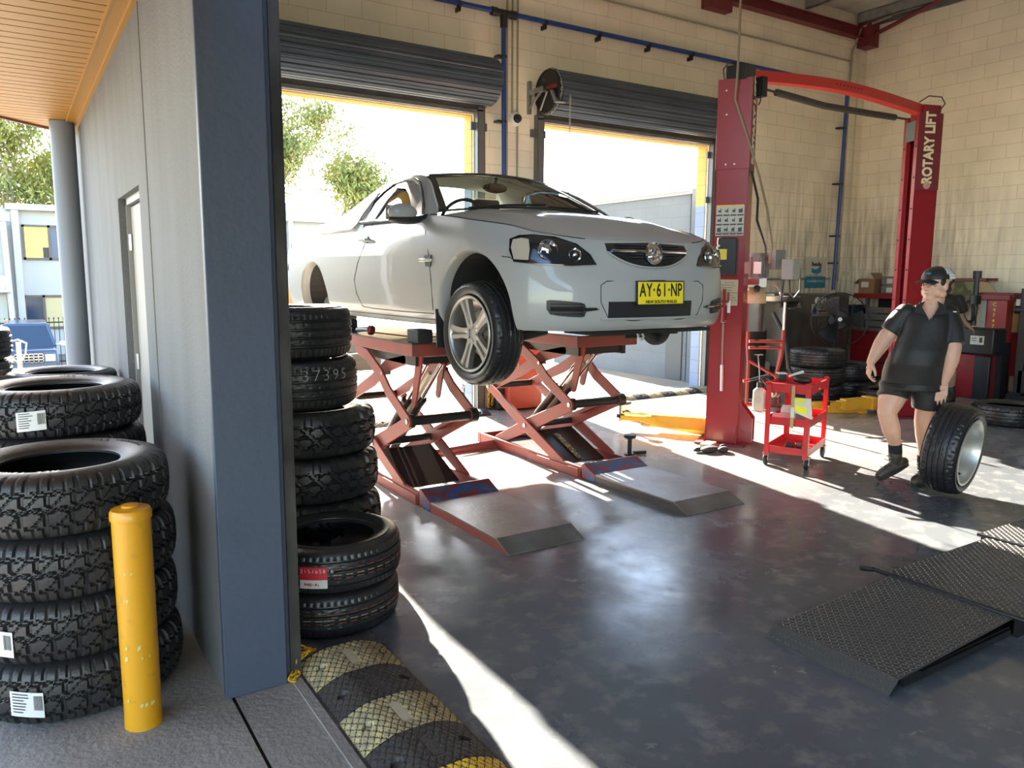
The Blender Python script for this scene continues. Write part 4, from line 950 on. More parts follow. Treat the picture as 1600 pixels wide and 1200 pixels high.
# plan outline from nose centre round the corner and along the side
PLAN = [(0,0),(.18,.006),(.36,.028),(.52,.068),(.65,.125),(.76,.20),(.84,.295),(.885,.40),(.91,.52),(.925,.70),(.93,.95),(.93,1.5),(.93,2.2),(.93,3.0),(.93,3.6),(.925,4.1),(.90,4.5),(.86,4.72),(.78,4.82),(.5,4.86),(0,4.88)]
_acc = [0]
for a, b in zip(PLAN, PLAN[1:]): _acc.append(_acc[-1] + math.hypot(b[0]-a[0], b[1]-a[1]))
TMAX = _acc[-1]
PV = [(t, p[0]) for t, p in zip(_acc, PLAN)]; PU = [(t, p[1]) for t, p in zip(_acc, PLAN)]
def plan(t):
    e = .01; v, u = sinterp(t, PV), sinterp(t, PU); v2, u2 = sinterp(t+e, PV), sinterp(t+e, PU); v1, u1 = sinterp(t-e, PV), sinterp(t-e, PU)
    d = Vector((v2-v1, u2-u1)).normalized(); return v, u, Vector((d.y, -d.x))     # outward normal in (v,u)
def t_of_u(u):      # on the side
    lo, hi = _acc[4], _acc[-3]
    for _ in range(40):
        m = (lo+hi)/2
        if sinterp(m, PU) < u: lo = m
        else: hi = m
    return (lo+hi)/2
ZB = [(0,1.335),(.5,1.33),(1.0,1.335),(1.6,1.325),(2.3,1.31),(3.9,1.31),(4.4,1.34),(5.2,1.36),(6,1.40)]
def ztop(t):
    return sinterp(t, [(0,1.868),(.35,1.868),(.62,1.882),(.9,1.915),(1.15,1.96),(1.5,2.01),(1.95,2.062),(2.3,2.072),(2.8,2.078),(3.4,2.10),(3.8,2.125),(4.3,2.135),(4.7,2.12),(5.2,2.07),(5.55,2.01),(5.8,1.97),(6.6,1.96)])
FI = [(1.30,.10),(1.34,.035),(1.38,.010),(1.46,.0),(1.56,.0),(1.62,.012),(1.68,.045),(1.74,.07),(1.80,.085),(1.85,.115),(1.90,.17),(1.97,.25)]
CI = [(1.30,.06),(1.36,.02),(1.44,.0),(1.56,.0),(1.68,.010),(1.76,.025),(1.84,.06),(1.90,.11),(1.97,.18),(2.05,.24)]
SI = [(1.26,.10),(1.31,.075),(1.36,.045),(1.40,.022),(1.48,.012),(1.6,.0),(1.75,.0),(1.84,.004),(1.92,.016),(1.99,.040),(2.04,.070),(2.08,.100),(2.14,.145)]
RI = [(1.26,.08),(1.40,.03),(1.6,.0),(1.8,.0),(1.9,.014),(1.98,.05),(2.04,.09),(2.09,.14),(2.14,.20)]
def sstep(a, b, x): x = min(1, max(0, (x-a)/(b-a))); return x*x*(3-2*x)
def inset(t, z):
    f, c, s, r = sinterp(z, FI), sinterp(z, CI), sinterp(z, SI), sinterp(z, RI)
    w1 = sstep(.35, .85, t); w2 = sstep(.95, 1.5, t); w3 = sstep(3.9, 4.6, t)
    x = lerp(f, c, w1); x = lerp(x, s, w2); return lerp(x, r, w3)
def surf(t, z, off=0., sgn=-1):
    v, u, n = plan(t); i = inset(t, z) - off
    return Vector((CX + sgn*(v - n.x*i), CY + u - n.y*i, z))
# arches: (centre u, z, radius)
ARCH = ((.735, 1.395, .415), (3.72, 1.385, .395))
def body_side(sgn):
    mb = MB(); NT, NZ = 250, 34; V = []
    for i in range(NT+1):
        t = TMAX*i/NT; zb = sinterp(t, ZB); zt = ztop(t)
        V.append([mb.bm.verts.new(surf(t, lerp(zb, zt, j/NZ), 0, sgn)) for j in range(NZ+1)])
    def inside(co):
        for cu, cz, r in ARCH:
            if abs(co.x-CX) > .7 and (co.y-CY-cu)**2 + (co.z-cz)**2 < r*r: return True
        return False
    for i in range(NT):
        for j in range(NZ):
            q = (V[i][j], V[i+1][j], V[i+1][j+1], V[i][j+1]); c = sum((p.co for p in q), Vector())/4
            if not inside(c): mb.bm.faces.new(q)
    for v in [v for v in mb.bm.verts if not v.link_faces]: mb.bm.verts.remove(v)
    # pull the ragged arch edge onto the circle and fold a lip inwards
    bm = mb.bm
    for cu, cz, r in ARCH:
        ed = [e for e in bm.edges if e.is_boundary and all(abs(math.hypot(w.co.y-CY-cu, w.co.z-cz)-r) < .045 and abs(w.co.x-CX) > .7 and w.co.z > 1.30 for w in e.verts)]
        vs = set(w for e in ed for w in e.verts)
        for w in vs:
            d = Vector((w.co.y-CY-cu, w.co.z-cz)); 
            if d.length > 0: d = d.normalized()*r; w.co.y = CY+cu+d.x; w.co.z = cz+d.y
            uu = w.co.y - CY
            for _ in range(4): q_ = surf(t_of_u(uu), w.co.z, 0, sgn); uu += w.co.y - q_.y
            w.co.x = q_.x
        g = bmesh.ops.extrude_edge_only(bm, edges=ed)
        for w in g['geom']:
            if isinstance(w, bmesh.types.BMVert):
                d = Vector((w.co.y-CY-cu, w.co.z-cz)).normalized()*(-.012); w.co.y += d.x; w.co.z += d.y; w.co.x += .02 if sgn < 0 else -.02
        ed2 = [e for e in g['geom'] if isinstance(e, bmesh.types.BMEdge)]
        g = bmesh.ops.extrude_edge_only(bm, edges=ed2)
        for w in g['geom']:
            if isinstance(w, bmesh.types.BMVert): w.co.x += .06 if sgn < 0 else -.06
    return mb
obj('body_side', body_side(-1), m_paint, car, smooth=60); obj('body_side', body_side(1), m_paint, car, smooth=60)
# bonnet: grid between the two top edges
def top_pt(t, sgn): return surf(t, ztop(t), 0, sgn)
UB = 1.34      # base of windscreen
def bonnet():
    mb = MB(); n, m = 34, 28; rows = []
    tW = t_of_u(UB+.02)
    for i in range(n+1):
        s = i/n; t = tW*s**1.0
        a, b = top_pt(t, -1), top_pt(t, 1); row = []
        for j in range(m+1):
            w = j/m; p = a.lerp(b, w); x = 2*w-1; 
            cr = (1-x*x); width = (b.x-a.x)/2
            u = p.y - CY
            p.z += .075*cr*sstep(.0,.5,width)*sstep(.02,.9,u)**.6 + .012*math.exp(-((abs(x)-.60)/.10)**2)*sstep(.15,.8,u) - .010*sstep(.8,1.,abs(x))*sstep(.3,.8,u)
            p.y -= .05*(1-x*x)*sstep(1.0, 1.3, u)
            row.append(p)
        rows.append(row)
    mb.grid(lambda a, b: rows[round(a*n)][round(b*m)], n, m); return mb
obj('bonnet', bonnet(), m_paint, car, smooth=60)
# bonnet shut line
mb = MB(); pts = []
for k in range(18):
    t = lerp(.48, t_of_u(1.30), k/17); z = ztop(t)-.004; p = surf(t, z, .0, -1)
    pts.append(p + Vector((.035*min(1,k/3),0,.006)))
mb.tube(pts, .0028, n=4); mb.tube([(2*CX-p.x, p.y, p.z) for p in pts], .0028, n=4); obj('shut_line', mb, m_under, car)
# rear deck and tailgate top
mb = MB(); n = 24; ts = [t_of_u(2.75+ (4.80-2.75)*i/n) for i in range(n+1)]
mb.grid(lambda a, b: top_pt(ts[round(a*n)], -1).lerp(top_pt(ts[round(a*n)], 1), b) + Vector((0,0,.012*(1-(2*b-1)**2))), n, 10); obj('tonneau_cover', mb, mat('tonneau',(.03,.03,.032),.6), car)
mb = MB()
mb.tube([top_pt(ts[i], -1)+Vector((.015,0,.004)) for i in range(n+1)], .014, n=6).tube([top_pt(ts[i], 1)+Vector((-.015,0,.004)) for i in range(n+1)], .014, n=6); obj('tray_rail', mb, m_paint, car)
# ---- greenhouse
def gh(u, z, sgn=-1, off=0.):
    """side glass plane"""
    zt = 2.455; zb = 2.05; w = (z-zb)/(zt-zb); vb = .855 if u > 1.2 else .84; vt = .585 - .03*max(0, (u-2.3))
    v = lerp(vb, vt, w) + .030*math.sin(PI*min(1,max(0,w)))
    return Vector((CX + sgn*(v+off), CY+u, z))
def gpatch(name, poly, m, off=0., th=.012, sub=True, both=True, parent=None):
    res = []
    for sgn in ((-1, 1) if both else (-1,)):
        mb = MB(); vs = [mb.bm.verts.new(gh(u, z, sgn, off)) for u, z in poly]; mb.bm.faces.new(vs)
        bmesh.ops.triangulate(mb.bm, faces=mb.bm.faces[:])
        g = bmesh.ops.extrude_face_region(mb.bm, geom=mb.bm.faces[:])
        for w in g['geom']:
            if isinstance(w, bmesh.types.BMVert): w.co.x += th if sgn < 0 else -th
        res.append(obj(name, mb, m, parent or car, smooth=40))
    return res
m_lining = mat('grey_lining', (.70,.68,.62), .9)
# silhouettes (u,z) of the side glass
A0 = (1.33,2.075); 
roofline = [(1.36,2.09),(1.55,2.21),(1.75,2.32),(1.95,2.395),(2.15,2.44),(2.38,2.462),(2.60,2.455),(2.80,2.42)]     # outer edge of A-pillar and roof
glassline = [(1.47,2.055),(1.58,2.13),(1.72,2.23),(1.88,2.32),(2.06,2.375),(2.24,2.398),(2.40,2.392)]                # outer frame of door glass
# A pillar and cant rail
def strip(name, A, B, m, offA=0., offB=0., th=.02, nv=4):
    for sgn in (-1, 1):
        k = len(A)-1; mb = MB()
        mb.grid(lambda a, b: gh(lerp(A[round(a*k)][0],B[round(a*k)][0],b), lerp(A[round(a*k)][1],B[round(a*k)][1],b), sgn, lerp(offA,offB,b)+.006*math.sin(PI*b)), k, nv)
        obj(name, mb, m, car, smooth=60)
def resample(P, n):
    acc = [0]
    for a, b in zip(P, P[1:]): acc.append(acc[-1]+math.hypot(b[0]-a[0], b[1]-a[1]))
    X = [(d, p[0]) for d, p in zip(acc, P)]; Y_ = [(d, p[1]) for d, p in zip(acc, P)]
    return [(sinterp(acc[-1]*i/n, X), sinterp(acc[-1]*i/n, Y_)) for i in range(n+1)]
RA = resample(roofline, 24); GA = resample([(1.50,2.045)]+glassline[1:]+[(2.52,2.360),(2.60,2.30)], 24)
strip('a_pillar_and_cant_rail', RA, GA, m_paint, -.035, .004)
strip('pillar_lining', RA, GA, m_lining, -.050, -.016)
# C pillar sail running down to the tray
CP_o = resample([(2.80,2.42),(2.95,2.345),(3.12,2.26),(3.30,2.185),(3.50,2.150),(3.75,2.135)], 14)
CP_i = resample([(2.60,2.30),(2.66,2.20),(2.70,2.12),(2.74,2.05),(3.0,2.04),(3.6,2.045)], 14)
strip('sail_panel', CP_o, CP_i, m_paint, -.02, .03, nv=6)
strip('sail_lining', CP_o[:8], CP_i[:8], m_lining, -.05, -.0, nv=3)
for sgn in (-1, 1):       # blend the sail into the tray side
    mb = MB(); k = 14
    mb.grid(lambda a, b: gh(*CP_i[round(a*k)], sgn, .03).lerp(surf(t_of_u(CP_i[round(a*k)][0]), 2.02, 0, sgn), b) , k, 3); obj('sail_lower', mb, m_paint, car, smooth=60)
# belt line strip joining body side top edge and glass
for sgn in (-1, 1):
    mb = MB(); k = 20
    def f(a, b):
        u = lerp(1.30, 2.80, a); t = t_of_u(u); p = surf(t, ztop(t), 0, sgn); q = gh(u, ztop(t)+.012, sgn, -.012); return p.lerp(q, b)
    mb.grid(f, k, 2); obj('belt_moulding', mb, m_paint if False else m_lampb, car, smooth=60)
door_glass = [(1.53,2.085),(1.60,2.14),(1.74,2.235),(1.90,2.315),(2.08,2.362),(2.27,2.378),(2.31,2.370),(2.36,2.24),(2.42,2.095)]
quarter = [(2.365,2.368),(2.44,2.350),(2.52,2.31),(2.58,2.24),(2.63,2.16),(2.665,2.10),(2.52,2.098),(2.43,2.23)]
gpatch('quarter_window', quarter, mat('quarter_glass',(.10,.14,.19),.06,coat=1.), .004, .004)
# black window frame
fr = [(1.49,2.06)] + [(u-.02,z+.022) for u, z in door_glass[1:6]] + [(2.44,2.385),(2.55,2.325),(2.62,2.24),(2.70,2.12),(2.71,2.078)]
def outline(name, P, m, r, off, closed=True):
    for sgn in (-1, 1):
        obj(name, MB().tube([gh(u, z, sgn, off) for u, z in P], r, n=6, closed=closed), m, car)
outline('window_seal', fr, M_black, .012, .006)
outline('chrome_strip', [(1.52,2.071),(1.9,2.078),(2.3,2.088),(2.70,2.092)], m_chr, .004, .020, False)
gpatch('b_pillar_dark_panel', [(2.13,2.36),(2.36,2.37),(2.44,2.23),(2.53,2.095),(2.18,2.095),(2.13,2.24)], m_int, -.03, .012)  # trim enlarged into a dark panel so the window's rear half reads dark
gpatch('b_pillar', [(2.30,2.372),(2.36,2.37),(2.44,2.23),(2.53,2.095),(2.42,2.095),(2.36,2.24)], m_paint, .003, .012)
# weather shield over the driver's window
gpatch('weather_shield', [(1.48,2.06),(1.56,2.155),(1.71,2.268),(1.87,2.348),(2.05,2.400),(2.34,2.412),(2.36,2.355),(2.08,2.318),(1.94,2.262),(1.80,2.18),(1.69,2.09),(1.64,2.072)], m_lampb, .012, .006, both=False)
gpatch('door_glass', door_glass, glass('side_glass',(.60,.66,.62)), -.008, .003, both=True)
# windscreen and roof
def ws(u, v):      # u 0..1 bottom to top, v -1..1
    zb = 2.085 + .045*(1-v*v); zt = 2.425 + .028*(1-v*v); yb = CY + 1.36 - .19*(1-v*v); yt = CY + 1.99 - .10*(1-v*v)
    xb, xt = .80, .565; b = Vector((CX + xb*v, yb, zb)); t = Vector((CX + xt*v, yt, zt)); p = b.lerp(t, u); p.z += .012*math.sin(PI*u); return p
obj('windscreen', MB().grid(lambda a, b: ws(a, 2*b-1), 10, 16), m_glass, car, smooth=60)
mb = MB()
mb.grid(lambda a, b: ws(a*.05, 2*b-1)+Vector((0,-.002,.003)), 1, 16); mb.grid(lambda a, b: ws(.92+a*.08, 2*b-1)+Vector((0,-.002,.003)), 1, 16)
mb.grid(lambda a, b: ws(a, -1+b*.07)+Vector((0,-.002,.003)), 10, 1); mb.grid(lambda a, b: ws(a, .93+b*.07)+Vector((0,-.002,.003)), 10, 1)
obj('windscreen_border', mb, M_black, car)
def roof(a, b):
    v = 2*b-1; u = lerp(1.99, 2.80, a); z0 = sinterp(u, [(1.95,2.405),(2.15,2.44),(2.38,2.462),(2.60,2.455),(2.80,2.42)])
    p0 = gh(u, z0, -1, -.035); hw = CX - p0.x; y = CY+u - .10*(1-v*v)*(1-a)
    return Vector((CX + hw*v, y, z0 + .038*(1-v**2)))
obj('roof', MB().grid(roof, 14, 16), m_paint, car, smooth=60)
# dark headlining and pillar linings
obj('headlining', MB().grid(lambda a, b: roof(a*.98+.01, .03+.94*b) - Vector((0,0,.022)), 10, 12), m_lining, car, smooth=60)
# rear window
mb = MB(); mb.grid(lambda a, b: roof(1, b).lerp(Vector((CX+(2*b-1)*.70, CY+2.95, 2.08)), a), 4, 10); obj('rear_window', mb, m_glass, car, smooth=60)
# door shut lines, handle, side marker vent
mb = MB()
def sl(P, r=.0035):
    for sgn in (-1, 1): mb.tube([surf(t_of_u(u), z, .0005, sgn) for u, z in P], r, n=4)
sl([(1.40,2.04),(1.36,1.95),(1.27,1.80),(1.23,1.62),(1.24,1.42)]); sl([(1.24,1.395),(1.8,1.39),(2.3,1.392),(2.52,1.40),(2.62,1.50),(2.64,1.62)]); sl([(2.64,1.62),(2.56,1.75),(2.44,1.88),(2.40,1.96),(2.42,2.06)])
sl([(1.16,1.352),(2.0,1.348),(3.2,1.345)],.003); sl([(.30,1.735),(.36,1.762),(.42,1.768)],.003)
obj('shut_line', mb, m_under, car)
for sgn in (-1, 1):
    h = [surf(t_of_u(u), z, o, sgn) for u, z, o in ((2.30,1.928,.008),(2.33,1.930,.034),(2.42,1.935,.040),(2.49,1.936,.030),(2.51,1.934,.006))]
    obj('door_handle', MB().tube(h, [.010,.015,.016,.015,.010], n=10), m_paint, car)
    obj('handle_recess', MB().sphere(surf(t_of_u(2.40), 1.925, -.006, sgn), .04, 10, (.3,1.3,.9)), m_lampb, car)
    vt = obj('fender_vent', MB().prism([surf(t_of_u(u), z, .003, sgn) for u, z in ((1.215,1.79),(1.32,1.79),(1.30,1.715),(1.225,1.715))], (-.006*-sgn,0,0)), M_black, car)
    obj('side_indicator', MB().box(surf(t_of_u(1.30), 1.758, .010, sgn), (.02,.17,.022)), mat('clear_lens',(.55,.52,.45),.15,coat=1.), vt, bevel=.005)
# mirrors
for sgn in (-1, 1):
    mr = obj('mirror', MB().sphere((CX+sgn*1.02, CY+1.48, 2.085), .108, 14, (1.0,.52,.56)), m_paint, car)
    for v in mr.data.vertices:
        if v.co.z < (2.045-1.172): v.co.z = 2.045-1.172
    obj('mirror_base', MB().sphere((CX+sgn*1.0, CY+1.485, 2.035), .11, 12, (1.15,.55,.28)).prism([(CX+sgn*.98,CY+1.44,2.02),(CX+sgn*.80,CY+1.46,2.06),(CX+sgn*.80,CY+1.56,2.06),(CX+sgn*.98,CY+1.53,2.02)],(0,0,.03)), M_black, mr)
    obj('sail_trim', MB().prism([gh(u, z, sgn, .008) for u, z in ((1.50,2.07),(1.62,2.072),(1.655,2.19),(1.60,2.165))], (.006*-sgn,0,0)), m_lampb, mr)
    obj('mirror_glass', MB().box((CX+sgn*1.02, CY+1.545, 2.085), (.19,.006,.10)), m_chr, mr)
# ---- front end patches laid on the skin
def skin_patch(poly, off, m, name, parent=car, both=True, n=1, th=.0, shape=None):
    out = []
    for sgn in ((-1, 1) if both else (-1,)):
        mb = MB(); P = []
        for (t0, z0), (t1, z1) in zip(poly, poly[1:]+poly[:1]):
            for i in range(4): P.append((lerp(t0,t1,i/4), lerp(z0,z1,i/4)))
        tc = sum(p[0] for p in P)/len(P); zc = sum(p[1] for p in P)/len(P); rings = []
        for s in (1, .8, .6, .4, .2): rings.append([mb.bm.verts.new(surf(tc+(t-tc)*s, zc+(z-zc)*s, off, sgn)) for t, z in P])
        c = mb.bm.verts.new(surf(tc, zc, off, sgn))
        for a, b in zip(rings, rings[1:]): mb.bridge(a, b)
        for i in range(len(P)): mb.bm.faces.new((rings[-1][i], rings[-1][(i+1)%len(P)], c))
        g = bmesh.ops.extrude_face_region(mb.bm, geom=mb.bm.faces[:])
        for w in g['geom']:
            if isinstance(w, bmesh.types.BMVert): w.co.y += .006; w.co.x += .006*(1 if sgn < 0 else -1)
        out.append(obj(name, mb, m, parent, smooth=40))
    return out
# t positions: nose centre 0, lateral .43 -> ~.43, corner ~.95
HL = [(.435,1.724),(.60,1.716),(.80,1.722),(.955,1.738),(1.0,1.80),(1.03,1.870),(.97,1.890),(.85,1.893),(.70,1.880),(.56,1.840),(.475,1.780)]
hls = skin_patch(HL, .006, m_lampb, 'headlight')
for hl, sgn in zip(hls, (-1, 1)):
    for t, z, r in ((.575,1.778,.040),(.745,1.803,.062)):
        c = surf(t, z, .010, sgn); _, _, n = plan(t); nn = Vector((sgn*n.x*.55, n.y, .15)).normalized(); nn = Vector((nn.x, -abs(nn.y), .2)).normalized()
        obj('reflector', MB().lathe([(r,.0),(r*.95,.004),(r*.85,-.002),(r*.6,-.012),(r*.35,-.006),(r*.3,.006),(.0,.010)], c, nn, 24), m_chr, hl)
    c1 = [(.86,1.745),(.955,1.750),(.995,1.82),(1.005,1.868),(.94,1.876),(.88,1.868),(.86,1.81)]
    P = [surf(t, z, .016, sgn) for t, z in c1]; mb = MB(); mb.bm.faces.new([mb.bm.verts.new(p) for p in P])
    obj('indicator_lens', mb, mat('amber_clear',(.50,.42,.33),.15,coat=1.), hl, flipn=False)
    mb = MB(); outl = [surf(t, z, .012, sgn) for t, z in HL]; mb.tube(outl, .004, n=5, closed=True); obj('lens_edge', mb, m_lampb, hl)
def front(v, z, off=0.):      # lateral v on nose, using plan t ~ arc
    t = interp(abs(v), [(0,0),(.18,_acc[1]),(.36,_acc[2]),(.52,_acc[3]),(.65,_acc[4]),(.76,_acc[5])]); return surf(t, z, off, -1 if v < 0 else 1)
def fpatch(name, poly, off, m, th=.012, parent=car, nx=16):
    """polygon given as lower and upper curves: list of (v, zlow, zhigh)"""
    mb = MB(); n = len(poly)-1
    A = [[front(v, lerp(lo, hi, b/4), off) for b in range(5)] for v, lo, hi in poly]
    mb.grid(lambda a, b: A[round(a*n)][round(b*4)], n, 4)
    g = bmesh.ops.extrude_face_region(mb.bm, geom=mb.bm.faces[:])
    for w in g['geom']:
        if isinstance(w, bmesh.types.BMVert): w.co.y += th
    return obj(name, mb, m, parent, smooth=40)
def gl(v): a = abs(v)/.34; return 1.712 + .088*a**2.4
gr = fpatch('grille', [(v, gl(v), 1.860-.010*(abs(v)/.34)) for v in [-.34+.68*i/20 for i in range(21)]], .008, m_lampb)
mb = MB()
for z in (1.765,1.785,1.825,1.84): mb.tube([front(v, z, .013) for v in [x*.27*(1 if z > 1.8 else .75)/8 for x in range(-8,9)]], .0035, n=5)
obj('grille_slat', mb, m_lampb, gr)
obj('grille_bar', MB().tube([front(v, 1.806-.0*abs(v), .018) for v in [x*.31/8 for x in range(-8,9)]], .011, n=8), m_chr, gr)
obj('grille_surround', MB().tube([front(v, min(gl(v),1.85)-.004, .010) for v in [-.345+.69*i/24 for i in range(25)]], .006, n=6), m_paint, gr)
ec = front(0, 1.795, .032); em = obj('emblem', MB().lathe([(.0,-.012),(.066,-.012),(.070,.0),(.066,.008),(.058,.004),(.056,.0),(.0,.002)], ec, (0,-1,.12), 36), m_chr, gr)
# abstract crouching relief inside the ring
mb = MB().sphere(ec+Vector((.012,-.006,.006)), .026, 8, (1.1,.3,.9)).sphere(ec+Vector((-.014,-.007,.018)), .017, 8, (1.1,.35,1.)).tube([ec+Vector((.034,-.006,-.004)), ec+Vector((.022,-.008,-.03)), ec+Vector((-.006,-.008,-.036)), ec+Vector((-.028,-.008,-.02))], .008, n=6).sphere(ec+Vector((-.030,-.008,-.022)), .013, 8)
obj('relief', mb, m_chr, em)
# lower intake, plate, fog lamp recesses
obj('plate_recess', MB().tube([front(v, z, .002) for v, z in ([(-.42,1.60),(-.42,1.50),(-.37,1.41),(-.2,1.39),(.2,1.39),(.36,1.41),(.41,1.50),(.42,1.60),(.38,1.625),(0,1.63),(-.38,1.625)])], .003, n=4, closed=True), m_under, car)
fpatch('lower_intake', [(v, 1.405+.0*abs(v), 1.505) for v in [-.37+.66*i/14 for i in range(15)]], .004, M_black)
obj('intake_lip', MB().tube([front(v, 1.402, .008) for v in [x*.42/8 for x in range(-8,9)]], .008, n=6), m_paint, car)
for s in (-1, 1):
    fg = fpatch('fog_recess', [(s*v, lo, hi) for v, lo, hi in ((.715,1.462,1.512),(.70,1.435,1.516),(.66,1.424,1.514),(.60,1.418,1.508),(.54,1.415,1.500),(.52,1.418,1.492),(.51,1.448,1.466),(.43,1.458,1.463))], .005, M_black)
    mb = MB()
    for z in (1.435,1.452,1.475,1.492): mb.tube([front(s*v, z, .011) for v in (.70,.62,.53)], .003, n=4)
    mb.tube([front(s*v, 1.464, .014) for v in (.70,.62,.53,.45)], .008, n=6); obj('fog_slat', mb, m_lampb, fg)
np_ = thing_p = obj('number_plate', MB().box((0,0,0),(.372,.008,.134)), mat('plate_yellow',(.86,.66,.02),.45), None, bevel=.004)
np_.parent = car; np_.location = Vector((CX-.005, CY-.022, 1.555)) - car.location; np_.rotation_euler = (math.radians(-2),0,0)
obj('plate_frame', MB().bx((-.192,-.003,-.073),(.192,.012,-.067)).bx((-.192,-.003,.067),(.192,.012,.073)).bx((-.192,-.003,-.073),(-.186,.012,.073)).bx((.186,-.003,-.073),(.192,.012,.073)).bx((-.18,.004,-.07),(.18,.012,.07)), M_black, None).parent = np_
def ptext(txt, size, x, z, sx=1., bold=0.):
    cu = bpy.data.curves.new('t','FONT'); cu.body = txt; cu.size = size; cu.extrude = .001; cu.offset = bold; cu.align_x = 'CENTER'; cu.align_y = 'CENTER'
    t = bpy.data.objects.new('t', cu); COL.objects.link(t); dg = bpy.context.evaluated_depsgraph_get(); me = bpy.data.meshes.new_from_object(t.evaluated_get(dg)); bpy.data.objects.remove(t)
    me.transform(frame((x,-.0055,z),(1,0,0),(0,0,1)) @ Matrix.Diagonal((sx,1,1,1))); me.materials.clear(); me.materials.append(M_black); me.name = 'lettering'
    o = bpy.data.objects.new('lettering', me); COL.objects.link(o); o.parent = np_
for ch, x in zip(('A','Y','\u00b7','6','1','\u00b7','N','P'), (-.150,-.098,-.060,-.022,.026,.062,.103,.152)): ptext(ch, .112, x, .014, .66, .0015)
ptext('NEW SOUTH WALES', .026, 0, -.053, 1.05, .0004)
# ---- wheels
me_ct = tyre_mesh(.338, .225, .242, tread_road, 200, 44, .007, flat=.84)
me_ct.materials.clear(); me_ct.materials.append(m_ttop)
def alloy_mesh():
    mb = MB(); R = .244   # axis Z, outer face at +Z
    mb.lathe([(R,-.10),(R+.004,-.098),(R-.012,-.08),(R-.016,.07),(R-.010,.095),(R+.002,.102),(R,.106),(R-.010,.107),(R-.018,.100),(R-.024,.08),(R-.028,-.09),(R-.02,-.10)], n=72)
    for k in range(5):
        a = 2*PI*k/5 + PI/2
        M = Matrix.Rotation(a, 4, 'Z')
        def f(u, v):      # spoke: u along radius, v across
            r = lerp(.030, R-.018, u); w = lerp(.030, .040, u) + .012*abs(u-.45)**1.2*2; x = (2*v-1)*w
            z = .078 + .018*u - .020*(1-abs(2*v-1))**.0*0 - .012*(1 - min(1, abs(2*v-1)*3))*min(1,u*4)
            if v in (0, 1): z -= .035
            return M @ Vector((r, x, z))
        vs = [0, .02, .33, .5, .67, .98, 1]; P = [[f(i/10, v) for v in vs] for i in range(11)]
        mb.grid(lambda a_, b_: P[round(a_*10)][round(b_*6)], 10, 6)
    mb.lathe([(.060,.04),(.060,.066),(.054,.072),(.034,.070),(.032,.075),(.0,.077)], n=30)
    for k in range(5):
        a = 2*PI*(k+.5)/5 + PI/2; mb.cyl((.047*math.cos(a),.047*math.sin(a),.06),(.047*math.cos(a),.047*math.sin(a),.083),.009,n=6)
    return mb
def put_wheel(u, sgn, z, nm):
    t = bpy.data.objects.new('wheel', None); COL.objects.link(t); t.parent = car; t.location = Vector((CX+sgn*.79, CY+u, z)) - car.location
    M = Matrix.Rotation(sgn*PI/2, 4, 'Y')
    ty = bpy.data.objects.new('tyre', me_ct); COL.objects.link(ty); ty.parent = t; ty.matrix_local = M @ Matrix.Translation((0,0,-.1125))
    al = obj('alloy_rim', alloy_mesh(), m_alloy, None, smooth=35); al.parent = t; al.matrix_local = M
    dk = obj('brake_disc', MB().lathe([(.0,.03),(.07,.03),(.07,.0),(.15,.0),(.15,-.02),(.05,-.02),(.0,-.02)], n=40), M_zinc, None); dk.parent = t; dk.matrix_local = M
    return t
w1 = put_wheel(.79, -1, 1.285, '')
w1.rotation_euler = (0, 0, math.radians(3))
# wheel houses
mb = MB()
for cu, cz, r in ARCH:
    for sgn in (-1, 1):
        x1 = CX + sgn*.50
        ps = [(CY+cu+(r+.004)*math.cos(a), max(1.34, cz+(r+.004)*math.sin(a))) for a in [PI*(-.12+1.24*i/24) for i in range(25)]]
        xo = lambda y, z: CX + sgn*(abs(surf(t_of_u(y-CY), z, 0, sgn).x-CX)-.055)
        for (ya, za), (yb, zb_) in zip(ps, ps[1:]): mb.quad([(xo(ya,za),ya,za),(xo(yb,zb_),yb,zb_),(x1,yb,zb_),(x1,ya,za)])
        vs = [mb.bm.verts.new((x1,y,z)) for y, z in ps]; mb.bm.faces.new(vs)
obj('wheel_house', mb, m_under, car, weld=False)
# rear wheels absent in view: hubs only
obj('front_hub', MB().cyl((CX+.55,CY+.79,1.30),(CX+.80,CY+.79,1.30),.08,n=20).cyl((CX+.70,CY+.79,1.30),(CX+.73,CY+.79,1.30),.155,n=32).bx((CX+.66,CY+.62,1.24),(CX+.78,CY+.70,1.42)), m_under, car)
for sgn in (-1, 1): obj('rear_hub', MB().cyl((CX+sgn*.55,CY+3.72,1.30),(CX+sgn*.78,CY+3.72,1.30),.15,n=24).cyl((CX+sgn*.70,CY+3.72,1.30),(CX+sgn*.74,CY+3.72,1.30),.16,n=24), m_under, car)
for sgn in (-1, 1): obj('mudflap', MB().prism([(CX+sgn*.74,CY+1.165,1.43),(CX+sgn*.93,CY+1.165,1.43),(CX+sgn*.93,CY+1.15,1.17),(CX+sgn*.74,CY+1.15,1.17)],(0,.012,0)), M_rubber, car)
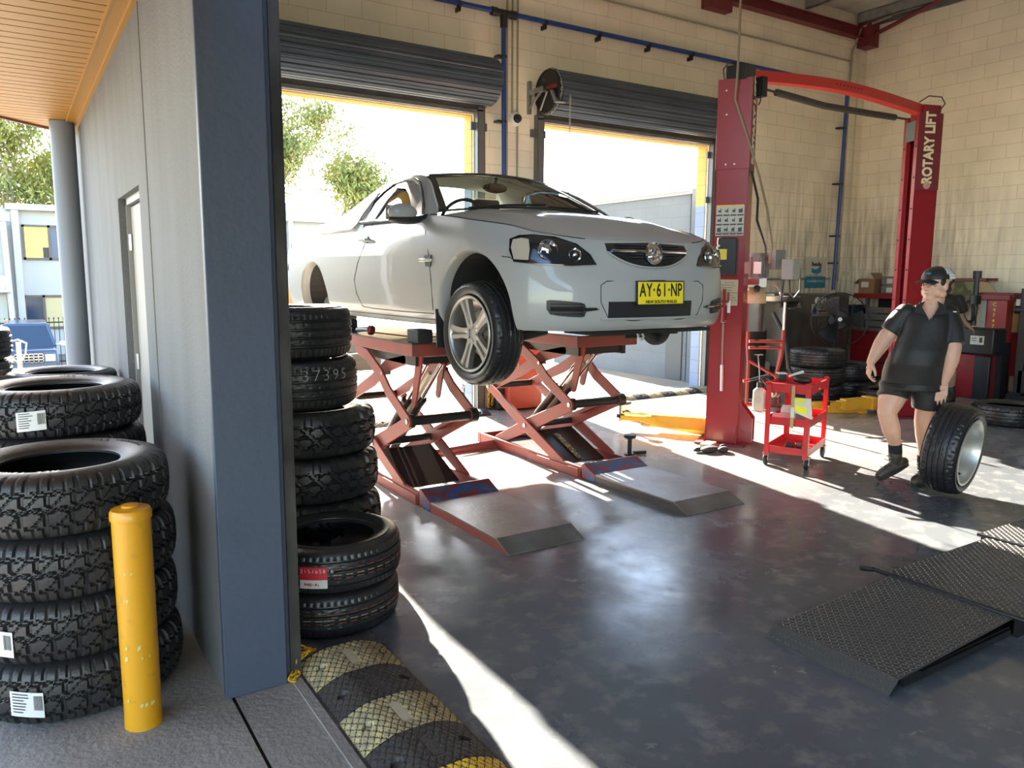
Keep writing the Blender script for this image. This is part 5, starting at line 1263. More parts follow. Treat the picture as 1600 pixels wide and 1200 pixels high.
# underbody, floor, splitter, suspension
obj('underbody', MB().bx((CX-.60,CY+.25,1.335),(CX+.60,CY+.45,1.36)).bx((CX-.48,CY+.3,1.33),(CX+.48,CY+1.2,1.38)).bx((CX-.84,CY+1.20,1.32),(CX+.84,CY+3.30,1.38)).bx((CX-.48,CY+3.3,1.35),(CX+.48,CY+4.75,1.45)).tube([(CX-.1,CY+1.0,1.30),(CX-.1,CY+3,1.28),(CX-.3,CY+4.6,1.33)],.03,n=8), m_under, car)
obj('splitter', MB().bx((CX-.42,CY+.12,1.300),(CX+.58,CY+.40,1.322)), M_black, car)
obj('bulkhead', MB().bx((CX-.84,CY+2.83,1.38),(CX+.84,CY+2.87,2.03)).bx((CX-.80,CY+1.15,1.38),(CX+.80,CY+1.22,2.0)), m_int, car)
for sgn in (-1, 1): obj('suspension_arm', MB().tube([(CX+sgn*.35,CY+.70,1.30),(CX+sgn*.55,CY+.74,1.25),(CX+sgn*.72,CY+.765,1.20)],[.035,.03,.04],n=8).cyl((CX+sgn*.62,CY+.78,1.25),(CX+sgn*.58,CY+.82,1.75),.035,n=12), m_under, car)
obj('tow_hook', MB().tube([(CX+.12,CY+.33,1.31),(CX+.12,CY+.31,1.26),(CX+.145,CY+.31,1.235),(CX+.165,CY+.31,1.26),(CX+.16,CY+.33,1.31)],.008,n=6), m_wtrim, car)
# interior
obj('dashboard', MB().prism([(CX-.78,CY+1.25,2.06),(CX-.78,CY+1.70,2.075),(CX-.78,CY+1.80,2.02),(CX-.78,CY+1.78,1.75),(CX-.78,CY+1.25,1.75)],(1.56,0,0)), m_int, car, bevel=.01)
sw = MB(); cc = Vector((CX-.38, CY+1.80, 2.055)); ax = Vector((0,-.92,-.38)).normalized(); u_ = Vector((1,0,0)); w_ = ax.cross(u_)
sw.tube([cc+u_*.185*math.cos(a)+w_*.185*math.sin(a) for a in [2*PI*i/28 for i in range(28)]], .014, n=8, closed=True).tube([cc-u_*.18, cc, cc+u_*.18], .016, n=6).sphere(cc, .06, 8)
obj('steering_wheel', sw, mat('grey_wheel',(.10,.10,.10),.5), car)
for sx in (-.38, .38):
    s_ = obj('seat', MB().prism([(CX+sx-.24,CY+2.50,1.70),(CX+sx-.22,CY+2.68,2.16),(CX+sx+.22,CY+2.68,2.16),(CX+sx+.24,CY+2.50,1.70)],(0,.10,.03)).bx((CX+sx-.25,CY+2.0,1.62),(CX+sx+.25,CY+2.55,1.76)), mat('seat_fabric',(.11,.11,.105),.9), car, bevel=.03)
    obj('headrest', MB().box((CX+sx,CY+2.72,2.26),(.27,.10,.17),rx=-.1), MATS['seat_fabric'], s_, bevel=.03)
obj('interior_mirror', MB().sphere((CX-.03,CY+1.88,2.345), .115, 10, (1.,.22,.34)).cyl((CX-.03,CY+1.88,2.37),(CX-.03,CY+1.86,2.43),.012,n=8), m_lampb, car)
wp = MB()
for x0, x1 in ((-.62,-.02),(-.02,.55)):
    a = ws(.015, x0/.8)+Vector((0,-.03,.012)); b = ws(.06, x1/.8)+Vector((0,-.02,.016)); wp.tube([a, a.lerp(b,.5)+Vector((0,0,.008)), b], .008, n=5)
obj('wiper', wp, M_black, car)
obj('aerial', MB().tube([(CX-.45,CY+2.78,2.45),(CX-.50,CY+2.84,2.58),(CX-.62,CY+2.95,2.86)],.0028,n=4), M_dark, car)
obj('rear_lamp', MB().prism([surf(t_of_u(u), z, .004, -1) for u, z in ((4.55,1.95),(4.62,1.99),(4.60,1.70),(4.57,1.70))],(-.006,0,0)), mat('tail_red',(.30,.02,.02),.2,coat=1.), car)
# ================================================================ two-post lift
m_lred = mat('lift_red', (.24,.009,.015), .33, noise=(3,.5,.85), col2=(.20,.008,.012), coat=.35)
m_lbeam = mat('lift_beam_red', (.48,.028,.022), .4)
lift = thing('two_post_lift', 'tall red two-post car lift with overhead beam and yellow arms', 'car lift', (7.5,5.25,0))
def post_frame(o, ex, ey):       # local x = web direction, y = opening direction
    return Matrix(((ex[0],ey[0],0,o[0]),(ex[1],ey[1],0,o[1]),(0,0,1,0),(0,0,0,1)))
def post(o, ex, ey, w=.31, d=.27, H=3.5):
    M = post_frame(o, ex, ey); t = .012; h = w/2
    mb = MB()
    for a, b in (((-h,0),(h,t)),((-h,0),(-h+t,d)),((h-t,0),(h,d)),((-h,d-t),(-h+.075,d)),((h-.075,d-t),(h,d)),((-h+.063,d-.05),(-h+.075,d)),((h-.075,d-.05),(h-.063,d))):
        mb.box(((a[0]+b[0])/2,(a[1]+b[1])/2,H/2),(abs(b[0]-a[0]),abs(b[1]-a[1]),H),M=M)
    p = obj('post', mb, m_lred, lift, bevel=.003)
    obj('base_plate', MB().box((0,.12,.01),(.48,.46,.02),M=M), m_maroon, p)
    g = MB()
    for s in (-1, 1): g.prism([M@Vector((s*h,.02,.02)), M@Vector((s*(h+.0),-.02,.02)), M@Vector((s*h,-.06,.02)), M@Vector((s*h,.0,.20))], M.to_3x3()@Vector((-s*.012,0,0)))
    g.prism([M@Vector((h,.10,.02)), M@Vector((h+.13,.10,.02)), M@Vector((h+.13,.10,.26)), M@Vector((h,.10,.42))], M.to_3x3()@Vector((0,.014,0)))
    g.prism([M@Vector((h,.24,.02)), M@Vector((h+.13,.24,.02)), M@Vector((h+.13,.24,.26)), M@Vector((h,.24,.42))], M.to_3x3()@Vector((0,.014,0)))
    obj('gusset', g, m_lred, p)
    b = MB()
    for z in [.35+.35*i for i in range(9)]:
        for s in (-1, 1): b.cyl(M@Vector((s*(h-.035),d,z)), M@Vector((s*(h-.035),d+.008,z)), .010, n=8)
    obj('bolt', b, M_dark, p)
    return M, p
exL, eyL = (.529,-.849), (.849,.529)
ML, pL = post((5.878,5.308), exL, eyL)
exR, eyR = (.50,.866), (-.866,.50)
MR, pR = post((9.135,5.235), exR, eyR)
def onL(x, z, y=-.003): return ML @ Vector((x, y, z))
# carriages inside the posts
for M, z in ((ML,.22),(MR,.22)):
    obj('carriage', MB().box((0,.17,z+.35),(.14,.20,.75),M=M).box((0,.32,z-.10),(.34,.16,.12),M=M), m_lred, lift, bevel=.004)
    obj('lifting_cable', MB().cyl(M@Vector((.03,.2,.9)), M@Vector((.03,.2,3.5)), .006, n=6).cyl(M@Vector((-.05,.2,.9)), M@Vector((-.05,.2,3.5)), .02, n=8), M_steel, lift)
# name panels on the side faces and lettering
def side_panel(M, x, sgn, p):
    a = M @ Vector((x+.004*sgn, -.005, 2.655)); b = M @ Vector((x+.004*sgn, .275, 2.655)); n = (M.to_3x3() @ Vector((sgn,0,0)))
    pn = obj('name_panel', MB().prism([a, b, b+Vector((0,0,.85)), a+Vector((0,0,.85))], n*.004), m_maroon, p)
    return pn, (a+b)/2 + n*.005, (b-a).normalized()
pn, c, d = side_panel(MR, -.155, -1, pR)
# vertical lettering reading upward
F = frame(c + Vector((0,0,.46)), (0,0,1), (Vector((0,0,1)).cross(d)).cross(Vector((0,0,1)))*-1 if False else -d if d.x > 0 else d)
nrm = MR.to_3x3() @ Vector((-1,0,0)); ydir = nrm.cross(Vector((0,0,1)))
m_letc = mat('panel_letter_cream', (.70,.62,.42), .5)
lettering('ROTARY LIFT', .155, frame(c + nrm*.001 + Vector((0,0,.47)), (0,0,1), ydir), m_letc, pn, bold=.006, sx=.86)
obj('maker_mark', MB().lathe([(.0,.0),(.042,.0),(.042,.003),(.0,.003)], c+Vector((0,0,.055)), nrm, 20), mat('mark_pink',(.55,.25,.22),.5), pn)
pn, c, d = side_panel(ML, .155, 1, pL)
nrm = ML.to_3x3() @ Vector((1,0,0)); ydir = nrm.cross(Vector((0,0,1)))
lettering('ROTARY LIFT', .155, frame(c + nrm*.001 + Vector((0,0,.47)), (0,0,1), ydir), m_letc, pn, bold=.006, sx=.86)
obj('cover_panel', MB().box((0,-.005,3.09),(.318,.006,.83),M=ML), m_lred, pL, bevel=.002)
rv = MB()
for x, z in ((-.08,3.40),(-.07,3.18),(.02,2.72),(-.06,2.72)): rv.cyl(onL(x,z,-.008), onL(x,z,-.014), .009, n=8)
obj('rivet', rv, m_letc, pL)
# stickers on the left post back
st = obj('instruction_stickers', MB().box((0.0,-.004,2.19),(.265,.003,.28),M=ML), mat('sticker_white',(.42,.41,.36),.5), pL)
ink = MB(); rr = random.Random(4)
for r in range(3):
    for c_ in range(4):
        x = -.10 + c_*.066; z = 2.28-.088*r
        ink.box((x,-.0065,z-.036),(.058,.001,.014),M=ML); ink.box((x,-.0065,z+.003),(rr.uniform(.02,.04),.001,rr.uniform(.015,.04)),M=ML); ink.box((x+.012,-.0065,z+.008),(.008,.001,.04),M=ML)
for r in range(2): ink.box((0,-.0065,2.085-.012*r),(.24,.001,.004),M=ML)
obj('pictogram', ink, m_ink, st)
obj('yellow_band', MB().box((0,-.0064,2.335),(.26,.001,.012),M=ML), M_yel, st)
bxo = obj('switch_box', MB().box((0.0,-.05,1.85),(.185,.10,.355),M=ML), M_black, pL, bevel=.012)
obj('warning_label', MB().box((-.035,-.103,1.87),(.075,.002,.10),M=ML), m_yel_l if False else mat('warning_yellow',(.65,.50,.05),.5), bxo)
obj('toggle', MB().cyl(onL(-.075,1.95,-.10), onL(-.075,1.95,-.12), .012, n=10), m_letc, bxo)
ms = obj('manual_sheet', MB().box((.005,-.004,1.505),(.20,.003,.25),M=ML), mat('sheet_cream',(.42,.36,.22),.6), pL)
ink = MB()
for i in range(9): ink.box((.005+rr.uniform(-.02,.02),-.0065,1.60-.024*i),(rr.uniform(.08,.17),.001,.004),M=ML)
obj('drawing_lines', ink, m_ink, ms)
lv = obj('release_lever', MB().box((-.015,-.04,1.44),(.025,.02,.20),M=ML).box((-.015,-.05,1.42),(.10,.02,.02),M=ML).box((-.05,-.05,1.47),(.012,.02,.08),M=ML).box((-.015,-.05,1.50),(.012,.02,.08),M=ML).box((.025,-.05,1.47),(.012,.02,.08),M=ML).cyl(onL(-.015,1.36,-.03), onL(-.015,1.22,-.05), .022, n=10), m_lred, pL)
obj('paper_tag', MB().box((.035,-.055,1.37),(.03,.004,.12),M=ML), m_label, lv)
obj('breaker_bar', MB().cyl(onL(-.015,1.20,-.045), onL(-.01,.80,-.035), .009, n=8).cyl(onL(-.01,.80,-.035), onL(-.005,.54,-.03), .019, n=10).cyl(onL(-.015,1.23,-.06), onL(-.015,1.23,-.02), .022, n=12), M_steel, pL)
# overhead beam, gently arched
A = Vector((6.02,5.36,3.555)); B = Vector((8.98,5.30,3.555)); n = 12
bm_ = MB(); top = []; 
for i in range(n+1):
    u = i/n; p = A.lerp(B, u); top.append(p + Vector((0,0,.085*(1-abs(2*u-1)**1.6))))
def beam(u, v):
    i = round(u*n); p = top[i]; k = round(v*4) % 4; o = ((-.055,-.05),(.055,-.05),(.055,.05),(-.055,.05))[k]; return p + Vector((0,o[0],o[1]))
bm_.grid(lambda u, v: beam(u, v), n, 4, cv=False); obj('overhead_beam', bm_, m_lbeam, lift, smooth=30)
h = MB()
for i in range(8): h.cyl(A.lerp(B,.45+.02*i)+Vector((0,-.056,.085)), A.lerp(B,.45+.02*i)+Vector((0,-.06,.085)), .008, n=6)
obj('adjustment_hole', h, M_dark, lift)
obj('beam_bracket', MB().box((5.98,5.34,3.56),(.22,.20,.14),rz=.3), M_black, lift, bevel=.005); obj('beam_bracket', MB().box((9.02,5.28,3.53),(.24,.20,.16),rz=-.3), m_lred, lift, bevel=.005)
obj('limit_switch', MB().box((6.13,5.22,3.44),(.07,.09,.18)).tube([(6.13,5.22,3.35),(6.13,5.22,3.31),(6.08,5.2,3.27)],.006,n=5), M_dark, lift)
obj('bracket_plate', MB().box((0,.275,3.33),(.20,.01,.22),M=MR), mat('grey_green_plate',(.09,.11,.10),.5), lift)
obj('shutoff_bar', MB().tube([(6.17,5.22,3.43),(6.35,5.22,3.42)],.012,n=8).tube([(6.35,5.22,3.42),(7.1,5.23,3.385),(7.9,5.24,3.40),(8.35,5.24,3.41)],.034,n=12).tube([(8.35,5.24,3.41),(8.62,5.25,3.42)],.012,n=8), mat('foam_sleeve',(.045,.035,.03),.8), lift)
obj('hose_loop', MB().tube([onL(-.11,3.50,.02)+Vector((0,0,0)), onL(-.12,3.60,.0), onL(-.06,3.66,.0), onL(.02,3.64,.05), onL(.06,3.58,.10)],.007,n=6).tube([MR@Vector((-.12,.05,3.5)), MR@Vector((-.13,-.03,3.62)), MR@Vector((-.10,.0,3.70)), MR@Vector((-.05,.12,3.72)), MR@Vector((.0,.2,3.66))],.007,n=6), M_black, lift)
# power unit on the far side of the left post
pu = obj('motor', MB().cyl((6.50,5.50,1.64),(6.50,5.50,1.87),.115,n=24).cyl((6.50,5.50,1.87),(6.50,5.50,1.90),.10,n=24), mat('motor_grey',(.17,.17,.155),.5,noise=(8,.4,.7),col2=(.10,.10,.09)), lift)
fn_ = MB()
for i in range(18): a = 2*PI*i/18; fn_.box((6.50+.12*math.cos(a),5.50+.12*math.sin(a),1.755),(.03,.006,.20),rz=a)
obj('cooling_fin', fn_, MATS['motor_grey'], pu); obj('rating_plate', MB().box((6.405,5.395,1.75),(.075,.004,.12),rz=-.75), m_label, pu)
obj('pump_block', MB().box((6.50,5.50,1.60),(.20,.20,.09),rz=-.7).tube([(6.56,5.40,1.60),(6.62,5.32,1.56),(6.64,5.28,1.50)],.01,n=6).sphere((6.645,5.27,1.49),.024,8), m_zincp if False else M_zinc, pu)
def tank(u, v):
    a = 2*PI*u; c, s = math.cos(a), math.sin(a); k = (abs(c)**4+abs(s)**4)**-.25; z = lerp(1.10,1.565,v); w = .115*(1 if v < .78 else 1-.55*((v-.78)/.22)**2)
    p = Matrix.Rotation(-.7,3,'Z') @ Vector((k*c*w, k*s*w, 0)); return Vector((6.50+p.x, 5.50+p.y, z))
obj('oil_tank', MB().grid(tank, 28, 20, cu=True), mat('oil_tank_plastic',(.40,.34,.20),.4,noise=(5,.4,.6),col2=(.30,.24,.12)), pu)
obj('oil_level', MB().grid(lambda u, v: Vector(((tank(u, v*.62).x-6.5)*1.015+6.5, (tank(u, v*.62).y-5.5)*1.015+5.5, tank(u, v*.62).z)), 28, 10, cu=True), mat('dark_oil',(.03,.03,.025),.2,coat=.4), pu)
obj('filler_cap', MB().cyl((6.43,5.41,1.53),(6.41,5.39,1.55),.032,n=16), M_black, pu)
obj('mounting_bracket', MB().bx((6.10,5.40,1.58),(6.45,5.45,1.64)).bx((6.10,5.40,1.2),(6.14,5.45,1.64)), m_lred, lift)
ct = obj('control_box', MB().box((6.62,5.16,1.735),(.17,.12,.20),rz=.3), mat('box_grey',(.28,.28,.26),.5), lift, bevel=.006)
obj('push_button', MB().box((6.605,5.10,1.735),(.055,.012,.13),rz=.3), M_black, ct, bevel=.006); obj('junction_box', MB().box((6.60,5.33,1.83),(.15,.12,.20)), MATS['motor_grey'], ct)
obj('control_cable', MB().tube([(6.62,5.16,1.63),(6.62,5.15,1.5),(6.67,5.14,1.45),(6.73,5.12,1.52),(6.73,5.12,1.64)],.008,n=6).tube([(6.58,5.2,1.63),(6.57,5.22,1.35)],.008,n=6), M_black, ct)
tag(obj('hanging_cable', MB().tube([(5.80,5.22,5.9),(5.80,5.22,3.55),(5.83,5.26,3.30),(5.92,5.17,2.95),(6.02,5.10,2.6),(6.13,5.08,2.3),(6.35,5.18,1.95),(6.47,5.3,1.80)],.011,n=8), mat('cable_tan',(.20,.15,.10),.6)), 'long tan power cable hanging from the roof down to the lift motor', 'cable')
tag(obj('hanging_hose', MB().tube([(6.05,5.22,2.66),(6.10,5.17,2.4),(6.10,5.17,2.2),(6.30,5.22,1.95),(6.46,5.33,1.84)],.012,n=8), M_black), 'black hose looping beside the left post down to the lift motor', 'hose')
# arms
m_arm = mat('arm_yellow', (.70,.40,.03), .45, noise=(8,.5,.8), col2=(.50,.27,.03))
def swing_arm(pivot, ang, L1, L2, zt, pad_h, label=None):
    d = Vector((math.cos(ang), math.sin(ang), 0)); n = Vector((-d.y, d.x, 0)); P = Vector(pivot)
    a = MB()
    def bar(s0, s1, w0, w1, z0, z1, h0=0):
        q = [P+d*s0-n*w0/2+Vector((0,0,z0)), P+d*s1-n*w1/2+Vector((0,0,z0+h0)), P+d*s1+n*w1/2+Vector((0,0,z0+h0)), P+d*s0+n*w0/2+Vector((0,0,z0))]
        a.prism(q, (0,0,z1-z0))
    bar(0, L1, .16, .11, zt-.13, zt); bar(-.05,.05,.2,.2,zt-.14,zt+.01)
    o = obj('swing_arm', a, m_arm, lift, bevel=.005)
    a = MB(); bar(L1-.06, L1+.06, .13, .10, zt-.10, zt-.02); bar(L1, L1+L2, .085, .085, zt-.085, zt-.03)
    obj('extension', a, m_arm, o, bevel=.004)
    e = P + d*(L1+L2)
    obj('screw', MB().cyl(e+Vector((0,0,zt-.10)), e+Vector((0,0,zt+pad_h-.02)), .022, n=12), M_steel, o)
    obj('pad', MB().lathe([(.0,.0),(.05,.0),(.065,.012),(.065,.034),(.0,.034)], e+Vector((0,0,zt+pad_h-.02)), n=20).cyl(e+Vector((0,0,zt-.06)), e+Vector((0,0,zt-.02)), .045, n=14), M_rubber, o)
    return o
swing_arm((6.10,5.66,0), math.radians(127), .62, .34, .19, .10)
swing_arm((6.22,5.60,0), math.radians(100), 1.05, .25, .12, .07)
swing_arm((8.86,5.62,0), math.radians(166), .42, .24, .19, .07)
swing_arm((8.80,5.72,0), math.radians(150), .62, .26, .13, .05)
tag(obj('lift_adapter', MB().cyl((4.78,5.42,.0),(4.78,5.42,.16),.020,n=14).lathe([(.0,.155),(.035,.155),(.058,.165),(.060,.185),(.052,.192),(.0,.19)], (4.78,5.42,0), n=24).cyl((4.78,5.42,0),(4.78,5.42,.012),.05,n=16).box((4.87,5.38,.02),(.12,.04,.03),rz=-.3), M_rubber), 'black round lifting adapter standing on the floor by the right scissor lift', 'lift pad')
tag(obj('work_gloves', MB().sphere((5.50,5.10,.03),.07,10,(1.5,.9,.45)).sphere((5.60,5.02,.03),.05,8,(1.3,.8,.6)).sphere((5.42,5.16,.025),.045,8,(1.6,.6,.5)).sphere((5.66,5.08,.04),.035,8,(1,.8,.7)), mat('glove_dark',(.035,.035,.04),.85,bump=(40,.8))), 'crumpled dark gloves on the floor beside the left lift post', 'gloves')
tag(obj('timber_block', MB().box((5.62,5.23,.03),(.18,.10,.05),rz=.4), mat('pale_timber',(.42,.33,.22),.7)), 'small pale timber block on the floor beside the gloves', 'block')
# ================================================================ red tool cart
CT = Vector((5.915,4.455,0)); CR = math.atan2(.25,.58)
cart = thing('tool_cart', 'red three-tray steel tool cart on black castors beside the left lift post', 'tool cart', CT)
MC = Matrix.Translation(CT) @ Matrix.Rotation(CR, 4, 'Z')
m_cart = mat('cart_red', (.52,.018,.022), .38, noise=(7,.5,.8), col2=(.38,.014,.016), coat=.3)
def tray(z, h, L=.64, W=.37, name='tray'):
    mb = MB(); l, w, t = L/2, W/2, .006
    mb.box((0,0,z+.003),(L,W,.006),M=MC)
    for a, b in (((-l,-w),(l,-w+t)),((-l,w-t),(l,w)),((-l,-w),(-l+t,w)),((l-t,-w),(l,w))): mb.box(((a[0]+b[0])/2,(a[1]+b[1])/2,z+h/2),(abs(b[0]-a[0]),abs(b[1]-a[1]),h),M=MC)
    return obj(name, mb, m_cart, cart)
tray(.655,.075); tray(.37,.07); tray(.115,.065)
obj('tray_lip', MB().box((-.325,0,.735),(.03,.40,.012),M=MC).box((0,-.19,.735),(.64,.022,.010),M=MC).box((0,.19,.735),(.64,.022,.010),M=MC), m_cart, cart)
for sx in (-1, 1):
    for sy in (-1, 1):
        x, y = sx*.318, sy*.185
        obj('leg', MB().box((x,y-.0*sy,.42),(.045,.004,.66),M=MC).box((x+.02*sx,y-.02*sy,.42),(.004,.042,.66),M=MC), m_cart, cart)
        cs = obj('castor', MB().cyl(MC@Vector((x-.02*sx,y-.012-.01*sy,.05)), MC@Vector((x-.02*sx,y+.014-.01*sy,.05)), .05, n=24), M_rubber, cart, bevel=.004)
        obj('fork', MB().box((x-.02*sx,y-.02-.01*sy,.07),(.03,.004,.07),M=MC).box((x-.02*sx,y+.02-.01*sy,.07),(.03,.004,.07),M=MC).box((x-.02*sx,y-.01*sy,.105),(.06,.05,.01),M=MC).cyl(MC@Vector((x-.02*sx,y-.024-.01*sy,.05)), MC@Vector((x-.02*sx,y+.024-.01*sy,.05)), .014, n=10), M_steel, cs)
def onC(x, y, z): return MC @ Vector((x, y, z))
# things on and in the cart
tag(obj('drill_case', MB().sphere(onC(-.20,-.08,.77), .085, 12, (1.05,.65,.42), M=Matrix.Rotation(CR+1.2,3,'Z')), M_black), 'black rounded zip case lying on the front of the red cart top', 'case')
rg = thing('cutting_disc', 'pale grinding discs lying on the right of the cart top', 'discs', onC(-.06,-.12,.665))
for i, (x, y) in enumerate(((-.10,-.13),(-.02,-.14),(-.06,-.07))): obj('disc', MB().cyl(onC(x,y,.664+.012*i), onC(x,y,.672+.012*i), .05, n=20), M_white, rg)
tag(obj('socket_pile', MB().sphere(onC(-.12,.07,.69),.05,8,(1.3,1,.6)).sphere(onC(-.02,.06,.69),.045,8,(1,1.3,.6)).sphere(onC(.05,.10,.685),.04,8,(1.2,.8,.5)).cyl(onC(.0,0,.675),onC(.1,.08,.68),.015), mat('socket_steel',(.18,.15,.13),.45,.6,bump=(50,.8))), 'small heap of steel sockets in the middle of the red cart top', 'sockets')
br = thing('wire_brush', 'white-handled tool lying across the black case on the cart', 'tool', onC(-.2,-.05,.81))
obj('handle', MB().tube([onC(-.26,.02,.80), onC(-.18,-.02,.818), onC(-.12,-.06,.83)], [.010,.012,.014], n=8), M_white, br)
ld = thing('work_lamp', 'small black work lamp with pale rim standing at the left rear of the cart top', 'lamp', onC(.10,.17,.73))
obj('body', MB().box(onC(.06,.17,.75), (.09,.07,.07), rz=CR+.5), M_black, ld, bevel=.006); obj('rim', MB().box(onC(.06,.17,.785), (.10,.08,.008), rz=CR+.5), M_white, ld)
# spray bottle and grease gun hung on the left side
sb = thing('soap_bottle', 'cream plastic pump bottle hanging at the left side of the red cart', 'bottle', onC(-.26,.27,.45))
def bott(u, v):
    a = 2*PI*u; c, s = math.cos(a), math.sin(a); w = .055*(1 if v < .8 else 1-.75*((v-.8)/.2)**1.5); w *= .8+.2*min(1,v*5); k = (abs(c)**3+abs(s)**3)**(-1/3)
    return onC(-.28+k*c*w*.7, .265+k*s*w, .475+.215*v)
obj('bottle', MB().grid(bott, 24, 16, cu=True), mat('bottle_cream',(.62,.50,.38),.45), sb)
obj('cap', MB().cyl(onC(-.28,.265,.685), onC(-.28,.265,.73), .026, n=16), M_black, sb)
obj('pump_tube', MB().tube([onC(-.28,.265,.73), onC(-.27,.28,.86), onC(-.27,.295,.965), onC(-.27,.27,.975)],.006,n=6).tube([onC(-.27,.33,.97), onC(-.27,.25,.975)],.008,n=6), M_chrome, sb)
obj('round_mark', MB().lathe([(.018,.0),(.022,.0),(.022,.001),(.018,.001)], onC(-.321,.262,.58), MC.to_3x3()@Vector((-1,0,0)), 24), MATS['mark_pink'], sb)
gn = thing('air_gun', 'red and black air tool lying over the left edge of the cart top', 'tool', onC(-.2,.25,.75))
obj('barrel', MB().tube([onC(-.30,.35,.745), onC(-.25,.28,.765), onC(-.20,.20,.78)], [.012,.018,.024], n=8), M_black, gn); obj('tip', MB().tube([onC(-.33,.40,.735), onC(-.30,.35,.745)], .014, n=8), M_lr if False else m_cart, gn)
obj('grip', MB().tube([onC(-.24,.26,.765), onC(-.20,.22,.70), onC(-.19,.21,.68)], .018, n=8), M_black, gn)
iw = thing('impact_wrench', 'silver air impact wrench hanging under the left rear of the cart top', 'tool', onC(.02,.21,.6))
obj('head', MB().cyl(onC(-.02,.22,.60), onC(.10,.22,.585), .038, n=16).cyl(onC(-.06,.22,.60), onC(-.02,.22,.60), .02, n=12), M_zinc, iw, bevel=.005); obj('grip', MB().box(onC(.05,.22,.54), (.035,.04,.11), rz=CR), M_black, iw, bevel=.008)
# paper and packets on the middle tray
def crumple(c, w, h, seed, m, name, lab, cat, dx=.0, leanx=.25):
    r = random.Random(seed); mb = MB(); P = [[onC(c[0]+leanx*h*(j/4)*1.0+r.uniform(-.008,.008), c[1]+w*(.5-i/4)+r.uniform(-.006,.006), c[2]+h*(j/4)+r.uniform(-.008,.008)) for j in range(5)] for i in range(5)]
    mb.grid(lambda u, v: P[round(u*4)][round(v*4)], 4, 4); g = bmesh.ops.extrude_face_region(mb.bm, geom=mb.bm.faces[:])
    for v in g['geom']:
        if isinstance(v, bmesh.types.BMVert): v.co += MC.to_3x3()@Vector((.003,0,0))
    o = obj(name, mb, m, smooth=20); return tag(o, lab, cat)
m_pap = mat('paper_white',(.60,.57,.50),.8); m_pinkp = mat('paper_pink',(.55,.28,.25),.8)
crumple((-.24,.02,.385), .13, .15, 1, m_pap, 'paper_bag', 'crumpled white paper standing in the middle tray of the cart', 'paper')
crumple((-.30,.07,.38), .17, .085, 2, m_pinkp, 'pink_slip', 'pink card leaning in the middle tray behind the left cart leg', 'card', leanx=.9)
yp = thing('parts_packet', 'white and yellow packet hanging from the front right corner of the cart', 'packet', onC(-.33,-.12,.45))
def pk(u, v): return onC(-.345-.02*math.sin(PI*u)*math.sin(PI*v), -.06-.15*u+.02*v, .50+.13*v-.05*u*(1-v))
mb = MB().grid(pk, 6, 6); g = bmesh.ops.extrude_face_region(mb.bm, geom=mb.bm.faces[:]); 
for v in g['geom']:
    if isinstance(v, bmesh.types.BMVert): v.co += MC.to_3x3()@Vector((.012,0,0))
obj('packet', mb, m_pap, yp)
m_ylab = mat('packet_yellow',(.75,.70,.02),.5)
obj('yellow_label', MB().grid(lambda u, v: pk(.1+.65*u,.15+.42*v)+MC.to_3x3()@Vector((-.003,0,0)), 4, 4), m_ylab, yp); obj('yellow_band', MB().grid(lambda u, v: pk(.0+.7*u,.75+.22*v)+MC.to_3x3()@Vector((-.003,0,0)), 4, 3), m_ylab, yp)
wd_ = thing('timber_stick', 'flat timber stick hanging down from the front edge of the cart top', 'stick', onC(-.345,-.04,.4))
obj('stick', MB().box((-.347,-.045,.545),(.008,.028,.37),M=MC), mat('stick_wood',(.42,.28,.12),.6), wd_); obj('paper_sleeve', MB().box((-.347,-.045,.50),(.011,.031,.09),M=MC), m_pap, wd_)
tag(obj('rag_pile', MB().sphere(onC(-.12,-.06,.42),.07,10,(1.6,1.2,.5)).sphere(onC(-.2,-.10,.41),.05,8,(1,1.4,.6)), mat('grey_rag',(.30,.29,.27),.9,bump=(25,1.))), 'grey rags heaped in the middle tray of the cart', 'rags')
tag(obj('brake_pad', MB().box(onC(-.12,.02,.15),(.20,.08,.045),rz=CR+.2), M_black, bevel=.01), 'dark block lying in the bottom tray of the cart', 'block')
tag(obj('rag_ball', MB().sphere(onC(-.05,-.06,.155),.045,9,(1.3,1,.7)).sphere(onC(-.16,-.12,.15),.032,8), mat('brown_rag',(.25,.12,.09),.9,bump=(30,1.))), 'brown rag balled up in the bottom tray of the cart', 'rag')

# ================================================================ corner equipment
me_big = tyre_mesh(.360, .236, .220, tread_road, 200, 40, .009, flat=.86)
me_big.materials.clear(); me_big.materials.append(m_ttop)
for i in range(3): mk_tyre(me_big, 'road_tyre', 'road tyre ' + ('at the bottom','in the middle','on top')[i] + ' of the stack behind the red cart', (9.15,6.62,.236*i), i*.8, 'tyre stack behind the red cart')
for i in range(2): mk_tyre(me_big, 'road_tyre', ('lower','upper')[i] + ' road tyre of the dark pair in front of the red workbench', (9.92,6.66,.236*i), i*.8+.3, 'pair of tyres by the workbench')
o = mk_tyre(me_rd, 'road_tyre', 'single tyre with a white label lying behind the yellow lift arms', (9.60,5.90,0), .3)
paper(o, .335, .05, .13, math.radians(-150)-.3, .13); paper(o, .335, .145, .19, math.radians(-150)-.3, .13)
for i in range(1): mk_tyre(me_big, 'road_tyre', 'large tyre lying flat on the floor at the right edge behind the rolling wheel', (9.58,4.38,0), .2)
mk_tyre(me_big, 'road_tyre', 'tyre lying flat at the right edge, farther right of the other', (9.62,3.55,0), .2) if False else None
m_sst = mat('stainless', (.20,.195,.18), .33, .8, noise=(3,.4,.7,(1,1,.4)), col2=(.12,.115,.105))
